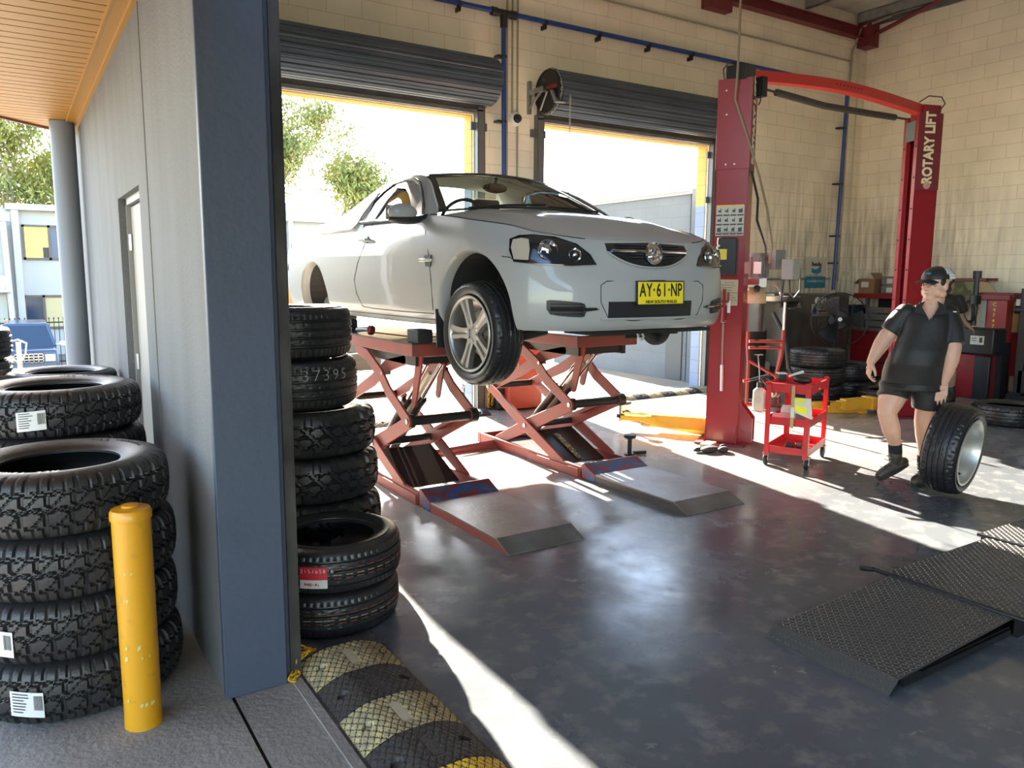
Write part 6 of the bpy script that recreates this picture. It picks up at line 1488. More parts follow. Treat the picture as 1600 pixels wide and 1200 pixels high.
pw = thing('parts_washer', 'dull stainless steel parts washer cabinet under the hanging signs', 'parts washer', (10.5,8.0,0))
obj('cabinet', MB().bx((10.20,7.75,.12),(11.45,8.30,1.40)), m_sst, pw, bevel=.01)
obj('hood', MB().prism([(9.75,7.70,.30),(9.75,7.70,1.20),(9.75,7.85,1.38),(9.75,8.30,1.38),(9.75,8.30,.30)],(.45,0,0)), m_sst, pw, bevel=.008)
obj('shelf_top', MB().bx((9.45,7.62,1.30),(10.22,8.30,1.42)), m_sst, pw, bevel=.006)
obj('leg', MB().bx((10.25,7.8,0),(10.31,7.86,.12)).bx((11.3,7.8,0),(11.36,7.86,.12)).bx((9.8,7.8,0),(9.86,7.86,.3)), M_dark, pw)
for x in (10.62,10.77): g_ = obj('gauge', MB().cyl((x,7.75,1.30),(x,7.73,1.30),.055,n=24), M_white, pw); obj('gauge_needle', MB().box((x,7.727,1.305),(.012,.004,.07),ry=.5), M_black, g_)
lb = obj('name_label', MB().bx((10.50,7.742,1.06),(11.10,7.75,1.25)), mat('label_grey',(.36,.36,.35),.5), pw)
obj('drop_mark', MB().lathe([(.0,.0),(.045,.0),(.045,.003),(.0,.003)], (10.57,7.741,1.13), (0,-1,0), 16).prism([(10.53,7.738,1.15),(10.61,7.738,1.15),(10.57,7.738,1.22)],(0,.003,0)), mat('drop_blue',(.02,.05,.16),.4), lb)
lettering('"CRAFT', .075, frame((10.80,7.741,1.20),(1,0,0),(0,0,1)), M_black, lb, bold=.003); obj('label_stripe', MB().bx((10.66,7.739,1.12),(11.08,7.742,1.145)).bx((10.66,7.739,1.08),(11.08,7.742,1.09)), mat('stripe_maroon',(.10,.02,.02),.5), lb)
obj('catch', MB().bx((9.9,7.68,1.18),(10.02,7.70,1.20)).bx((9.9,7.60,1.36),(10.02,7.62,1.38)), M_steel, pw)
od = thing('oil_drainer', 'red framed waste oil drainer with a dark drum beside the left lift post', 'oil drainer', (7.9,6.9,0))
obj('drum', MB().cyl((8.35,7.2,.05),(8.35,7.2,.95),.29,n=32).cyl((8.35,7.2,.35),(8.35,7.2,.38),.296,n=32).cyl((8.35,7.2,.65),(8.35,7.2,.68),.296,n=32), M_dark, od)
obj('frame', MB().tube([(7.75,6.60,.05),(7.75,6.60,.62),(7.86,6.72,.80),(7.86,6.72,1.05)],.024,n=6).tube([(8.05,6.35,.05),(8.02,6.38,.45),(8.08,6.36,.70),(8.12,6.38,1.0)],.026,n=6).tube([(7.75,6.6,.62),(8.02,6.38,.42)],.022,n=6).tube([(7.75,6.6,.86),(8.1,6.36,.86)],.02,n=6).tube([(7.75,6.6,.78),(8.1,6.36,.78)],.02,n=6).tube([(7.75,6.60,.06),(8.05,6.35,.06)],.03,n=6).tube([(8.25,6.65,.06),(8.05,6.35,.06)],.03,n=6).tube([(8.20,6.45,.06),(8.16,6.48,.5),(8.22,6.46,.9)],.02,n=6), m_sredd if False else mat('drainer_red',(.24,.025,.02),.5), od)
obj('sight_tube', MB().cyl((7.86,6.72,1.0),(7.86,6.72,1.40),.02,n=10).cyl((8.12,6.38,.95),(8.12,6.38,1.35),.02,n=10), M_steel, od)
obj('tray', MB().lathe([(.0,.0),(.16,.0),(.20,.06),(.19,.06),(.15,.01),(.0,.01)], (8.15,6.6,1.36), n=24), M_zinc, od)
obj('hose', MB().tube([(8.3,6.7,1.2),(8.32,6.5,.9),(8.28,6.4,.5),(8.45,6.3,.2),(8.5,6.3,.05)],.028,n=8), M_black, od)
tag(obj('lever_bar', MB().cyl((7.30,6.75,.0),(7.33,6.85,1.1),.016,n=8), M_zinc), 'slim upright steel bar standing behind the left lift post', 'bar')
tag(obj('jerry_can', MB().bx((9.0,7.55,.0),(9.35,7.85,.42)).cyl((9.1,7.7,.42),(9.1,7.7,.46),.04), mat('can_white',(.42,.40,.35),.5), bevel=.04), 'whitish plastic can on the floor below the parts washer', 'can')
# fan
fan = thing('pedestal_fan', 'large black pedestal fan in front of the parts washer', 'fan', (10.62,7.25,0))
fc = Vector((10.45,7.22,1.03)); fax = Vector((-.72,-.62,.1)).normalized(); fu = fax.cross(Vector((0,0,1))).normalized(); fw = fu.cross(fax)
mb = MB()
for r, o_ in ((.40,.0),(.30,.05),(.2,.075),(.1,.09),(.40,.02)): mb.tube([fc+fax*o_+fu*r*math.cos(a)+fw*r*math.sin(a) for a in [2*PI*i/40 for i in range(40)]], .008 if r > .35 else .0025, n=5, closed=True)
for i in range(36):
    a = 2*PI*i/36; dv = fu*math.cos(a)+fw*math.sin(a); mb.tube([fc+fax*.095+dv*.04, fc+fax*.07+dv*.24, fc+dv*.40], .0022, n=4)
obj('cage', mb, M_black, fan, weld=False)
bl = MB()
for k in range(3):
    a0 = 2*PI*k/3+.6
    bl.grid(lambda u, v: fc-fax*(.02-.06*v)+ (fu*math.cos(a0+v*.9)+fw*math.sin(a0+v*.9))*(.05+.30*u), 6, 5)
obj('blade', bl, M_dark, fan); obj('hub', MB().cyl(fc-fax*.05, fc+fax*.04, .05, n=16), M_dark, fan); obj('hub_cap', MB().cyl(fc+fax*.098, fc+fax*.105, .03, n=14), M_white, fan)
obj('motor', MB().cyl(fc-fax*.08, fc-fax*.42, .15, .13, n=24), M_black, fan, bevel=.02)
obj('stand', MB().cyl((10.66,7.42,.0),(10.66,7.42,.95),.025,n=12).lathe([(.0,.06),(.10,.06),(.30,.02),(.30,0),(.0,0)], (10.66,7.42,0), n=30), M_black, fan)
# red workbench and shelf
m_bred = mat('bench_red', (.25,.010,.014), .4, noise=(5,.5,.8), col2=(.17,.008,.01))
wbn = thing('workbench', 'red steel workbench with a grimy top along the right wall', 'workbench', (12.0,7.4,0))
obj('cabinet', MB().bx((11.85,6.55,.08),(12.36,7.95,.80)), m_bred, wbn, bevel=.006); obj('top', MB().bx((11.78,6.5,.80),(12.38,8.0,.85)), mat('grimy_top',(.14,.12,.10),.6), wbn)
for i in range(3): d_ = obj('drawer', MB().bx((11.83,6.62,.15+.2*i),(11.85,7.88,.32+.2*i)), m_bred, wbn, bevel=.004); obj('handle', MB().bx((11.815,7.0,.28+.2*i),(11.83,7.5,.30+.2*i)), M_dark, d_)
ws_ = thing('wall_shelf', 'red shelf on posts above the workbench', 'shelf', (12.25,7.4,1.35))
obj('board', MB().bx((12.0,6.45,1.32),(12.38,8.05,1.40)), m_bred, ws_, bevel=.004); obj('post', MB().bx((12.05,7.80,.85),(12.09,7.84,1.32)).bx((12.05,6.5,.85),(12.09,6.54,1.32)), M_steel, ws_); obj('backing', MB().bx((12.33,6.5,.86),(12.36,7.8,1.32)), M_dark, ws_)
cb_ = thing('cardboard_box', 'open cardboard box with a white label at the left end of the shelf', 'box', (12.2,7.85,1.40))
m_card = mat('cardboard', (.23,.14,.07), .8)
obj('carton', MB().bx((12.05,7.72,1.40),(12.30,8.0,1.64)), m_card, cb_, bevel=.003); obj('flap', MB().prism([(12.05,8.0,1.64),(12.30,8.0,1.64),(12.30,8.08,1.56),(12.05,8.08,1.56)],(0,.003,.003)).prism([(12.05,7.72,1.64),(12.3,7.72,1.64),(12.3,7.76,1.74),(12.05,7.80,1.74)],(0,.003,0)), m_card, cb_); obj('label', MB().bx((12.045,7.82,1.50),(12.05,7.95,1.59)), m_pap, cb_)
m_clear = mat('clear_bin', (.16,.16,.15), .25, coat=.5)
gg = 'clear plastic bins on the red shelf'
for i, (y, z, s_) in enumerate(((7.45,1.40,'lower left'),(7.45,1.545,'upper left'),(7.12,1.40,'lower middle'),(7.12,1.545,'upper middle'),(6.8,1.40,'lower right'),(6.8,1.545,'upper right'))):
    t = thing('storage_bin', 'clear plastic storage bin, %s of the six on the red shelf' % s_, 'bin', (12.2,y,z), group=gg)
    obj('bin', MB().bx((12.06,y-.15,z+.004),(12.34,y+.15,z+.135)), m_clear, t, bevel=.006); obj('label', MB().bx((12.05,y-.05,z+.02),(12.057,y+.05,z+.10)), m_pap, t)
gg = 'flat plastic organisers on the workbench'
for i, (y, z, n_) in enumerate(((7.35,.86,'bottom'),(7.38,.97,'middle'),(7.33,1.08,'top'))):
    t = thing('parts_organiser', 'flat grey parts organiser, %s of the three piled on the workbench' % n_, 'organiser', (12.1,y,z), group=gg)
    obj('case', MB().bx((11.95,y-.42,z),(12.30,y+.42,z+.10)), m_clear, t, bevel=.006); obj('label', MB().bx((11.94,y-.2+.1*i,z+.02),(11.95,y-.08+.1*i,z+.08)), m_card, t)
tag(obj('yellow_tin', MB().cyl((11.95,7.86,.85),(11.95,7.86,.92),.05,n=16), m_ylab), 'small yellow tin at the left end of the workbench', 'tin')
tag(obj('blue_crate', MB().bx((11.9,7.98,.85),(12.3,8.25,1.2)), mat('navy_plastic',(.01,.02,.05),.5), bevel=.01), 'dark navy crate in the corner beside the workbench organisers', 'crate')
# tyre changer
tc_ = thing('tyre_changer', 'red and black tyre changing machine with an upright post, beside the second worker', 'tyre changer', (11.55,5.75,0))
obj('base', MB().bx((11.15,5.42,.0),(11.85,6.15,.62)), m_bred, tc_, bevel=.02)
obj('side_panel', MB().bx((11.13,5.36,.0),(11.20,5.56,.60)), M_black, tc_, bevel=.01)
obj('turntable', MB().cyl((11.64,5.85,.62),(11.64,5.85,.74),.20,n=32), M_dark, tc_)
obj('wheel_clamp', MB().cyl((11.66,5.88,.74),(11.66,5.88,.94),.22,n=32), M_black, tc_)
obj('column', MB().bx((11.72,5.30,.3),(11.86,5.44,1.42)), m_bred, tc_, bevel=.01)
obj('upright_post', MB().cyl((11.35,5.73,1.0),(11.35,5.73,1.74),.035,n=12).cyl((11.35,5.73,1.66),(11.35,5.73,1.76),.055,n=12).cyl((11.35,5.73,1.30),(11.35,5.73,1.42),.07,n=12), M_black, tc_)
obj('mount_ring', MB().tube([Vector((11.32,5.78,1.20))+Vector((.04*math.cos(a)*.6,.10*math.cos(a),.15*math.sin(a))) for a in [2*PI*i/20 for i in range(20)]],.02,n=6,closed=True), M_black, tc_)
obj('tool_arm', MB().bx((11.35,5.28,1.36),(11.6,5.80,1.44)), m_maroon, tc_, bevel=.01)
wc = thing('red_control_column', 'red upright machine column with yellow vertical lettering', 'machine', (11.5,5.45,0))
obj('column', MB().bx((11.42,5.34,.78),(11.62,5.60,1.42)), mat('machine_red',(.28,.02,.02),.4), wc, bevel=.008)
obj('top_cap', MB().bx((11.40,5.26,1.38),(11.66,5.72,1.46)), m_maroon, wc, bevel=.01); obj('stand', MB().bx((11.42,5.34,.0),(11.62,5.60,.78)), M_black, wc)
for i, ch in enumerate('C47471'): lettering(ch, .07, frame((11.417,5.50,1.30-.075*i),(0,-1,0),(0,0,1)), MATS['packet_yellow'], wc)
tag(obj('white_tube_box', MB().bx((11.44,5.62,.98),(11.52,5.70,1.38)), mat('tube_white',(.45,.43,.38),.6)), 'pale upright carton left of the red machine column', 'carton')
tag(obj('timber_board', MB().bx((11.60,5.16,.92),(11.63,5.36,1.34)), mat('plywood',(.42,.25,.09),.6,noise=(6,.4,.6,(1,1,.3)),col2=(.30,.16,.05))), 'upright timber board right of the red machine column', 'board')
tag(obj('white_cap_jar', MB().cyl((11.55,5.24,1.28),(11.55,5.24,1.38),.05,n=16), M_white), 'white cap on top of the timber board', 'jar')
bt = thing('wheel_balancer', 'black bench machine with a white label at waist height in front of the second worker', 'machine', (11.3,5.7,0))
obj('housing', MB().bx((11.06,5.30,.625),(11.40,5.95,.98)), M_black, bt, bevel=.02); obj('label', MB().bx((11.05,5.42,.76),(11.06,5.60,.88)), m_pap, bt); obj('label_print', MB().bx((11.047,5.44,.79),(11.05,5.48,.86)).bx((11.047,5.52,.84),(11.05,5.58,.85)).bx((11.047,5.52,.81),(11.05,5.58,.82)), m_ink, bt)
# black press / machine at the right edge
pr = thing('bead_press', 'tall black machine with a chrome cylinder at the right edge', 'machine', (11.6,4.9,0))
obj('frame', MB().bx((11.35,5.04,.0),(11.47,5.14,1.52)).bx((11.35,4.45,1.40),(11.75,5.14,1.52)).bx((11.55,4.55,.0),(11.75,4.65,1.52)).bx((11.3,4.4,.0),(11.9,5.2,.10)), M_dark, pr, bevel=.005)
obj('cylinder', MB().cyl((11.48,4.95,.44),(11.48,4.95,1.02),.075,n=24), M_steel, pr); obj('upper_block', MB().bx((11.40,4.80,1.02),(11.6,5.08,1.38)), M_black, pr, bevel=.01); obj('handle', MB().cyl((11.40,5.22,1.24),(11.40,4.75,1.24),.055,n=16), M_black, pr)
obj('lower_block', MB().bx((11.35,4.75,.12),(11.7,5.1,.44)), M_dark, pr, bevel=.01)
bx2 = thing('wall_rack', 'small rack with camouflage cloth and cardboard against the right wall behind the workers', 'rack', (12.2,6.4,1.3))
obj('rack', MB().bx((12.05,5.95,1.62),(12.38,6.75,1.66)).bx((12.05,5.95,1.2),(12.09,5.99,1.66)).bx((12.05,6.7,1.2),(12.09,6.74,1.66)), m_maroon, bx2); obj('camo_cloth', MB().bx((12.0,6.08,1.30),(12.2,6.42,1.61)), mat('camo',(.18,.19,.10),.8,noise=(9,.45,.55),col2=(.08,.09,.04)), bx2, bevel=.02); obj('cardboard', MB().prism([(12.02,6.12,1.62),(12.02,5.92,1.60),(12.02,5.74,1.42),(12.02,6.02,1.32)],(.01,0,0)), mat('card_tan',(.35,.26,.14),.8), bx2); obj('paper_roll', MB().bx((12.0,6.2,1.22),(12.2,6.7,1.28)), m_pap, bx2)
tag(obj('black_cabinet', MB().bx((11.95,4.2,0),(12.35,5.2,1.0)), M_black, bevel=.01), 'low black cabinet against the right wall behind the chrome cylinder machine', 'cabinet')
# ================================================================ people
m_skin = mat('skin', (.62,.36,.25), .5, noise=(6,.4,.7), col2=(.57,.30,.20)); m_skin.node_tree.nodes['Principled BSDF'].inputs['Subsurface Weight'].default_value = .0
m_skin2 = mat('skin_tan', (.36,.20,.13), .55); m_hair = mat('hair_dark', (.018,.012,.010), .6)
m_cloth = mat('black_cloth', (.012,.0105,.010), .58, bump=(22,.25), spec=.45)
m_cloth.node_tree.nodes['Principled BSDF'].inputs['Sheen Weight'].default_value = .04; m_boot = mat('boot_leather', (.035,.028,.022), .5, noise=(12,.5,.7), col2=(.10,.08,.06)); m_sock = mat('sock', (.012,.012,.013), .9)
def voxel(name, mb, m, parent, vs=.007, it=6, fac=.5, sub=False):
    me = bpy.data.meshes.new('tmp'); bmesh.ops.recalc_face_normals(mb.bm, faces=mb.bm.faces); mb.bm.to_mesh(me); mb.bm.free(); o = bpy.data.objects.new('tmp', me); COL.objects.link(o)
    r = o.modifiers.new('r','REMESH'); r.mode = 'VOXEL'; r.voxel_size = vs; s = o.modifiers.new('s','SMOOTH'); s.iterations = it; s.factor = fac
    dg = bpy.context.evaluated_depsgraph_get(); me2 = bpy.data.meshes.new_from_object(o.evaluated_get(dg)); bpy.data.objects.remove(o); bpy.data.meshes.remove(me)
    me2.name = name; me2.materials.clear(); me2.materials.append(m); me2.shade_smooth()
    q = bpy.data.objects.new(name, me2); COL.objects.link(q); q.parent = parent; return q
def loft(mb, secs, n=24):
    """secs: (centre, rx, ry, fwd angle about z, tilt vector normal) ellipse sections stacked along z"""
    prev = None; first = None
    for s in secs:
        c = Vector(s[0]); rx, ry = s[1], s[2]; nz = Vector(s[3]).normalized() if len(s) > 3 else Vector((0,0,1))
        u = Vector((0,1,0)).cross(nz).normalized(); w = nz.cross(u)
        R = [mb.bm.verts.new(c + u*rx*math.cos(2*PI*i/n) + w*ry*math.sin(2*PI*i/n)) for i in range(n)]
        if prev: mb.bridge(prev, R)
        else: first = R
        prev = R
    mb.bm.faces.new(first[::-1]); mb.bm.faces.new(prev); return mb
def limb(mb, pts, rs, n=14, ends=True):
    P = []; R = []
    for i in range(len(pts)-1):
        a, b = Vector(pts[i]), Vector(pts[i+1])
        for k in range(4): t = k/4; P.append(a.lerp(b, t)); R.append(lerp(rs[i], rs[i+1], t))
    P.append(Vector(pts[-1])); R.append(rs[-1])
    mb.tube(P, R, n=n)
    if ends: mb.sphere(P[0], R[0]*.98, 8); mb.sphere(P[-1], R[-1]*.98, 8)
    return mb
def hand(mb, wrist, fdir, palmn, side, sc=1., curl=.25, spread=.12, thumb_dir=None, curls=None):
    """fdir: wrist->fingers, palmn: palm normal, side: +1/-1 which side the thumb lies along fdir x palmn"""
    f = Vector(fdir).normalized(); p = (Vector(palmn) - f*Vector(palmn).dot(f)).normalized(); t = f.cross(p)*side; W = Vector(wrist)
    pl = .088*sc
    for k in range(4):      # palm built of four rays
        o = (1.5-k)*.0205*sc
        a = W + t*o*.55 + f*.008; b = W + t*o + f*pl; mb.tube([a, a.lerp(b,.5), b], [.017*sc,.0145*sc,.0125*sc], n=8); mb.sphere(b, .0122*sc, 6)
        L = (.072,.080,.074,.058)[k]*sc; r = (.0092,.0095,.0090,.0078)[k]*sc; cu = curls[k] if curls else curl; q = b; d = (f + t*(o*spread*8)).normalized(); ang = 0; pts = [q]; rr = [r*1.12]
        for j, (l, c_) in enumerate(((.45,.6),(.32,1.1),(.25,.8))):
            ang += cu*c_; dd = (d*math.cos(ang) + p*math.sin(ang)).normalized(); q = q + dd*L*l; pts.append(q); rr.append(r*(1-.09*(j+1)))
        mb.tube(pts, rr, n=8); mb.sphere(pts[-1], rr[-1], 6)
        for q_, r_ in zip(pts[1:-1], rr[1:-1]): mb.sphere(q_, r_*1.04, 6)
    mb.sphere(W + f*.045*sc + p*.004, .030*sc, 8, (1,1,.75))
    b = W + f*.022*sc + t*.024*sc + p*.008; td = (f*.75 + t*.62 + p*.30).normalized()
    q1 = b + td*.036*sc; td2 = (f*.9 + t*.28 + p*.35).normalized(); q2 = q1 + td2*.030*sc; q3 = q2 + (f*.97+p*.25).normalized()*.024*sc
    mb.tube([b, q1, q2, q3], [.015*sc,.0125*sc,.0108*sc,.0088*sc], n=8); mb.sphere(q3, .0088*sc, 6); mb.sphere(q1, .0126*sc, 6); mb.sphere(q2, .0108*sc, 6)
def head(mb, c, F, U, sc=1., chub=1.):
    """c: head centre, F facing, U up"""
    F = Vector(F).normalized(); U = (Vector(U)-F*Vector(U).dot(F)).normalized(); Rr = F.cross(U); c = Vector(c)
    M = Matrix((Rr, F, U)).transposed()
    P = lambda x, y, z: c + M @ Vector((x*sc, y*sc, z*sc))
    mb.sphere(P(0,-.012,.030), .092*sc, 14, (.86,1.05,.98), M=M)
    mb.sphere(P(0,.018,-.035), .074*sc, 12, (.90*chub,.95,1.05), M=M)
    mb.sphere(P(0,.045,-.078), .036*sc, 10, (1.2*chub,.9,.75), M=M)            # chin
    for s in (-1, 1):
        mb.sphere(P(s*.040*chub,.040,-.048), .038*sc, 10, (.9,.9,1.0), M=M)     # cheeks
        mb.sphere(P(s*.036,.070,-.012), .022*sc, 8, (1.1,.7,.7), M=M)
        mb.sphere(P(s*.032,.074,.026), .019*sc, 8, (1.5,.6,.5), M=M)     # brow
        mb.sphere(P(s*.078,-.008,-.008), .026*sc, 8, (.35,.75,1.15), M=M)     # ear
        mb.sphere(P(s*.012,.094,-.026), .010*sc, 6, M=M)
        mb.sphere(P(s*.058*chub,.012,-.062), .028*sc, 8, (.8,1.2,1.0), M=M)   # jaw
    mb.tube([P(0,.080,.016), P(0,.096,-.006), P(0,.106,-.024)], [.009*sc,.012*sc,.0145*sc], n=8); mb.sphere(P(0,.106,-.024), .0145*sc, 8)
    mb.tube([P(-.022,.080,-.052), P(0,.090,-.050), P(.022,.080,-.052)], .0070*sc, n=6)
    mb.tube([P(-.018,.080,-.062), P(0,.089,-.063), P(.018,.080,-.062)], .0078*sc, n=6)
    return P, M
# ---- first worker, striding and rolling a wheel.   local frame: x to the right of his view from the camera, y away, z up
W1 = thing('person', 'person in black polo shirt, shorts and cap striding beside the rolling wheel', 'person', (6.02,3.45,0), math.atan2(-.8676,.4972))
W1.rotation_euler = (0,0,-math.atan2(.8676,.4972))
b = MB()
# torso and neck under the clothes
loft(b, [((.0,.0,.80),.185,.15),((.0,.0,.90),.205,.165),((.02,-.01,1.02),.205,.175),((.035,-.01,1.15),.195,.165),((.05,.0,1.28),.185,.14),((.06,.006,1.36),.150,.112),((.066,.006,1.415),.100,.085),((.075,.01,1.47),.070,.072)])
limb(b, [(.078,.01,1.42),(.088,-.005,1.50),(.095,-.012,1.56)], [.080,.078,.074])
P, HM = head(b, (.098,-.012,1.600), (-.70,-.70,-.02), (-.02,0,1), 1.10, 1.14)
b.sphere((.070,-.045,1.502), .045, 8, (1.1,1,.7))      # soft under chin
# right arm (left in the picture) swung out, left arm reaching down to the tyre
limb(b, [(-.115,.0,1.355),(-.235,-.03,1.165),(-.300,-.11,1.035),(-.322,-.14,.985)], [.055,.060,.044,.033])
limb(b, [(-.225,-.02,1.20),(-.262,-.06,1.12),(-.295,-.10,1.05)], [.060,.060,.046])
hand(b, (-.322,-.14,.990), (-.10,-.14,-1.0), (.9,.3,-.2), 1, 1.06, curl=.55, curls=(.45,.6,.75,.85))
limb(b, [(.205,.005,1.35),(.242,-.07,1.13),(.222,-.105,.95),(.198,-.10,.855)], [.055,.062,.049,.034])
limb(b, [(.242,-.072,1.12),(.234,-.095,1.03),(.218,-.105,.94)], [.062,.060,.047])
hand(b, (.198,-.10,.858), (-.10,-.06,-1.0), (.05,1.0,-.1), -1, 1.08, curl=.14, curls=(.14,.12,.14,.2), spread=.2)
# legs
limb(b, [(-.105,.0,.84),(-.165,-.06,.66),(-.182,-.09,.585),(-.142,-.045,.44),(-.112,.0,.33),(-.100,.015,.235)], [.118,.096,.073,.071,.049,.044])
limb(b, [(.105,.0,.84),(.105,.02,.64),(.085,.02,.52),(.098,.06,.40),(.105,.085,.27),(.108,.09,.17)], [.118,.093,.072,.069,.047,.043])
body = voxel('body', b, m_skin, W1, .0052, 5, .45)
# eyes, brows, lips
ey = MB()
for s in (-1, 1): ey.sphere(P(s*.031,.0835,.006), .0085, 8, (1.35,.5,.7), M=HM)
obj('eye', ey, mat('eye_white',(.55,.52,.48),.3), None).parent = W1
pu_ = MB()
for s in (-1, 1): pu_.sphere(P(s*.031-.003,.0880,.006), .0052, 8, (1,.5,1), M=HM)
obj('iris', pu_, m_hair, None).parent = W1
br_ = MB()
for s in (-1, 1): br_.tube([P(s*.014,.094,.021), P(s*.032,.091,.027), P(s*.050,.078,.022)], [.003,.0042,.0025], n=6)
obj('eyebrow', br_, m_hair, None).parent = W1
obj('lips', MB().tube([P(-.020,.086,-.056), P(0,.0955,-.0565), P(.020,.086,-.056)], [.002,.0042,.002], n=6), mat('lip',(.38,.16,.12),.5), None).parent = W1
# hair round the back and sides
hb = MB()
hb.sphere(P(0,-.030,.018), .090, 12, (.93,.92,.98), M=HM)
for s in (-1, 1): hb.sphere(P(s*.070,.012,.022), .030, 8, (.5,.9,1.1), M=HM); hb.sphere(P(s*.066,-.035,-.030), .034, 8, (.6,1,1.1), M=HM)
voxel('hair', hb, m_hair, W1, .006, 4)
# cap
cp = MB()
def dome(u, v):
    a = 2*PI*u; t = v*PI/2; return P(.0985*math.cos(a)*math.cos(t)**.85, -.012+.118*math.sin(a)*math.cos(t)**.85, .040+.092*math.sin(t))
cp.grid(dome, 40, 12, cu=True)
capf = cp.bm
front = [f for f in capf.faces if (HM.inverted() @ (f.calc_center_median()-Vector((.098,-.012,1.598)))).y < -.005]
cap = obj('cap', cp, [m_cloth, mat('cap_mesh_white',(.52,.50,.47),.8,bump=(150,.5))], None, smooth=50); cap.parent = W1
HI = HM.inverted()
for f in cap.data.polygons:
    q = HI @ (f.center - Vector((.098,-.012,1.598)))
    if q.y < -.004: f.material_index = 1
bm2 = MB()
bm2.grid(lambda u, v: P((2*u-1)*.080*(1-.10*v**2), .078*math.sqrt(max(0,1-((2*u-1)*.80)**2)) + .012 + .078*v*(1-.45*(2*u-1)**2), .044 - .016*v - .022*(2*u-1)**2), 16, 8)
g = bmesh.ops.extrude_face_region(bm2.bm, geom=bm2.bm.faces[:])
for v in g['geom']:
    if isinstance(v, bmesh.types.BMVert): v.co.z -= .004
obj('brim', bm2, m_cloth, None, smooth=60).parent = cap
st_ = MB()
for z0, z1 in ((.046,.055),(.064,.073)):
    N_ = 20; ring = lambda a, z: P(.1005*math.cos(a)*(1-.0*z), -.012+.120*math.sin(a), z)
    for i in range(N_):
        a, b_ = PI+PI*i/N_*1.0, PI+PI*(i+1)/N_*1.0
        k = lambda z: math.sqrt(max(0,1-((z-.040)/.092)**2))
        mk = lambda a_, z: P(.1000*math.cos(a_)*k(z)**.9+.0005, -.012+.1197*math.sin(a_)*k(z)**.9, z)
        st_.quad([mk(a,z0), mk(b_,z0), mk(b_,z1), mk(a,z1)])
obj('cap_stripe', st_, M_white, None).parent = cap
lg = MB().sphere(P(-.020,.094,.082), .022, 8, (1.2,.25,.5), M=HM); obj('cap_logo', lg, mat('logo_blue',(.03,.10,.16),.6), None).parent = cap
# polo shirt: short sleeved, loose over the belly
s = MB()
loft(s, [((-.006,.0,.83),.240,.205),((-.004,-.01,.90),.233,.212),((.006,-.024,.99),.222,.222),((.026,-.024,1.10),.205,.212),((.042,-.010,1.22),.196,.180),((.050,.0,1.31),.192,.150),((.058,.006,1.37),.182,.125),((.062,.008,1.41),.150,.104),((.068,.010,1.445),.100,.086),((.074,.010,1.462),.075,.075)], 36)
limb(s, [(-.100,.0,1.378),(-.150,-.005,1.31),(-.208,-.022,1.225)], [.078,.078,.080], 20, ends=False); s.sphere((-.100,0,1.378), .078, 12)
limb(s, [(.200,.010,1.372),(.232,-.02,1.28),(.246,-.065,1.150)], [.078,.080,.078], 20, ends=False); s.sphere((.200,.012,1.372), .078, 12)
shirt = voxel('polo_shirt', s, m_cloth, W1, .008, 4, .5)
_b = bmesh.new(); _b.from_mesh(shirt.data)      # open neck
kill = [f for f in _b.faces if f.calc_center_median().y < .0 and (lambda c: 1.335 < c.z < 1.50 and abs(c.x-.066-.02*(c.z-1.335)) < .010+.55*(c.z-1.345))(f.calc_center_median())]
bmesh.ops.delete(_b, geom=kill, context='FACES'); _b.to_mesh(shirt.data); _b.free()
rnd = random.Random(2)
for v in shirt.data.vertices:      # soft drag folds
    x, y, z = v.co; k = .006*math.sin(11*z+9*x+3*math.sin(6*y)) + .004*math.sin(23*x-14*z) ; k *= sstep(.82,1.0,z) * (1-sstep(1.36,1.44,z)); d = Vector((x-.03, y, 0)).normalized(); v.co += d*k
col_ = MB()
for s_, pts in ((-1, [P(-.0,.0,0)]),):
    ring = [Vector((.078+.076*math.cos(a), .006+.078*math.sin(a), 1.458+.020*math.sin(a))) for a in [-.30+(PI+.60)*i/22 for i in range(23)]]
    col_.tube(ring, [.010]+[.015]*21+[.010], n=6)
col_.prism([(.030,-.070,1.475),(-.030,-.088,1.445),(-.040,-.118,1.385),(.030,-.150,1.372),(.058,-.155,1.350),(.010,-.115,1.43)],(0,-.006,.002)); col_.prism([(.112,-.070,1.475),(.170,-.080,1.445),(.190,-.112,1.385),(.115,-.150,1.368),(.082,-.155,1.350),(.130,-.115,1.43)],(0,-.006,.002))
cl_ = obj('collar', col_, mat('collar_cloth',(.020,.018,.017),.75), None, smooth=60); cl_.parent = shirt
obj('button', MB().cyl((.072,-.178,1.345),(.072,-.182,1.345),.006,n=10), M_black, None).parent = shirt
F_ = frame((.150,-.178,1.315),(1,.25,0),(0,.2,1))
t_ = lettering('JAX', .022, F_, mat('thread_yellow',(.60,.50,.08),.6), W1, name='chest_lettering'); t_.data.transform(Matrix.Identity(4))
t_.parent = shirt
obj('shoulder_emblem', MB().sphere((.232,-.045,1.398), .02, 8, (1.,.6,.35)), m_label, None).parent = shirt
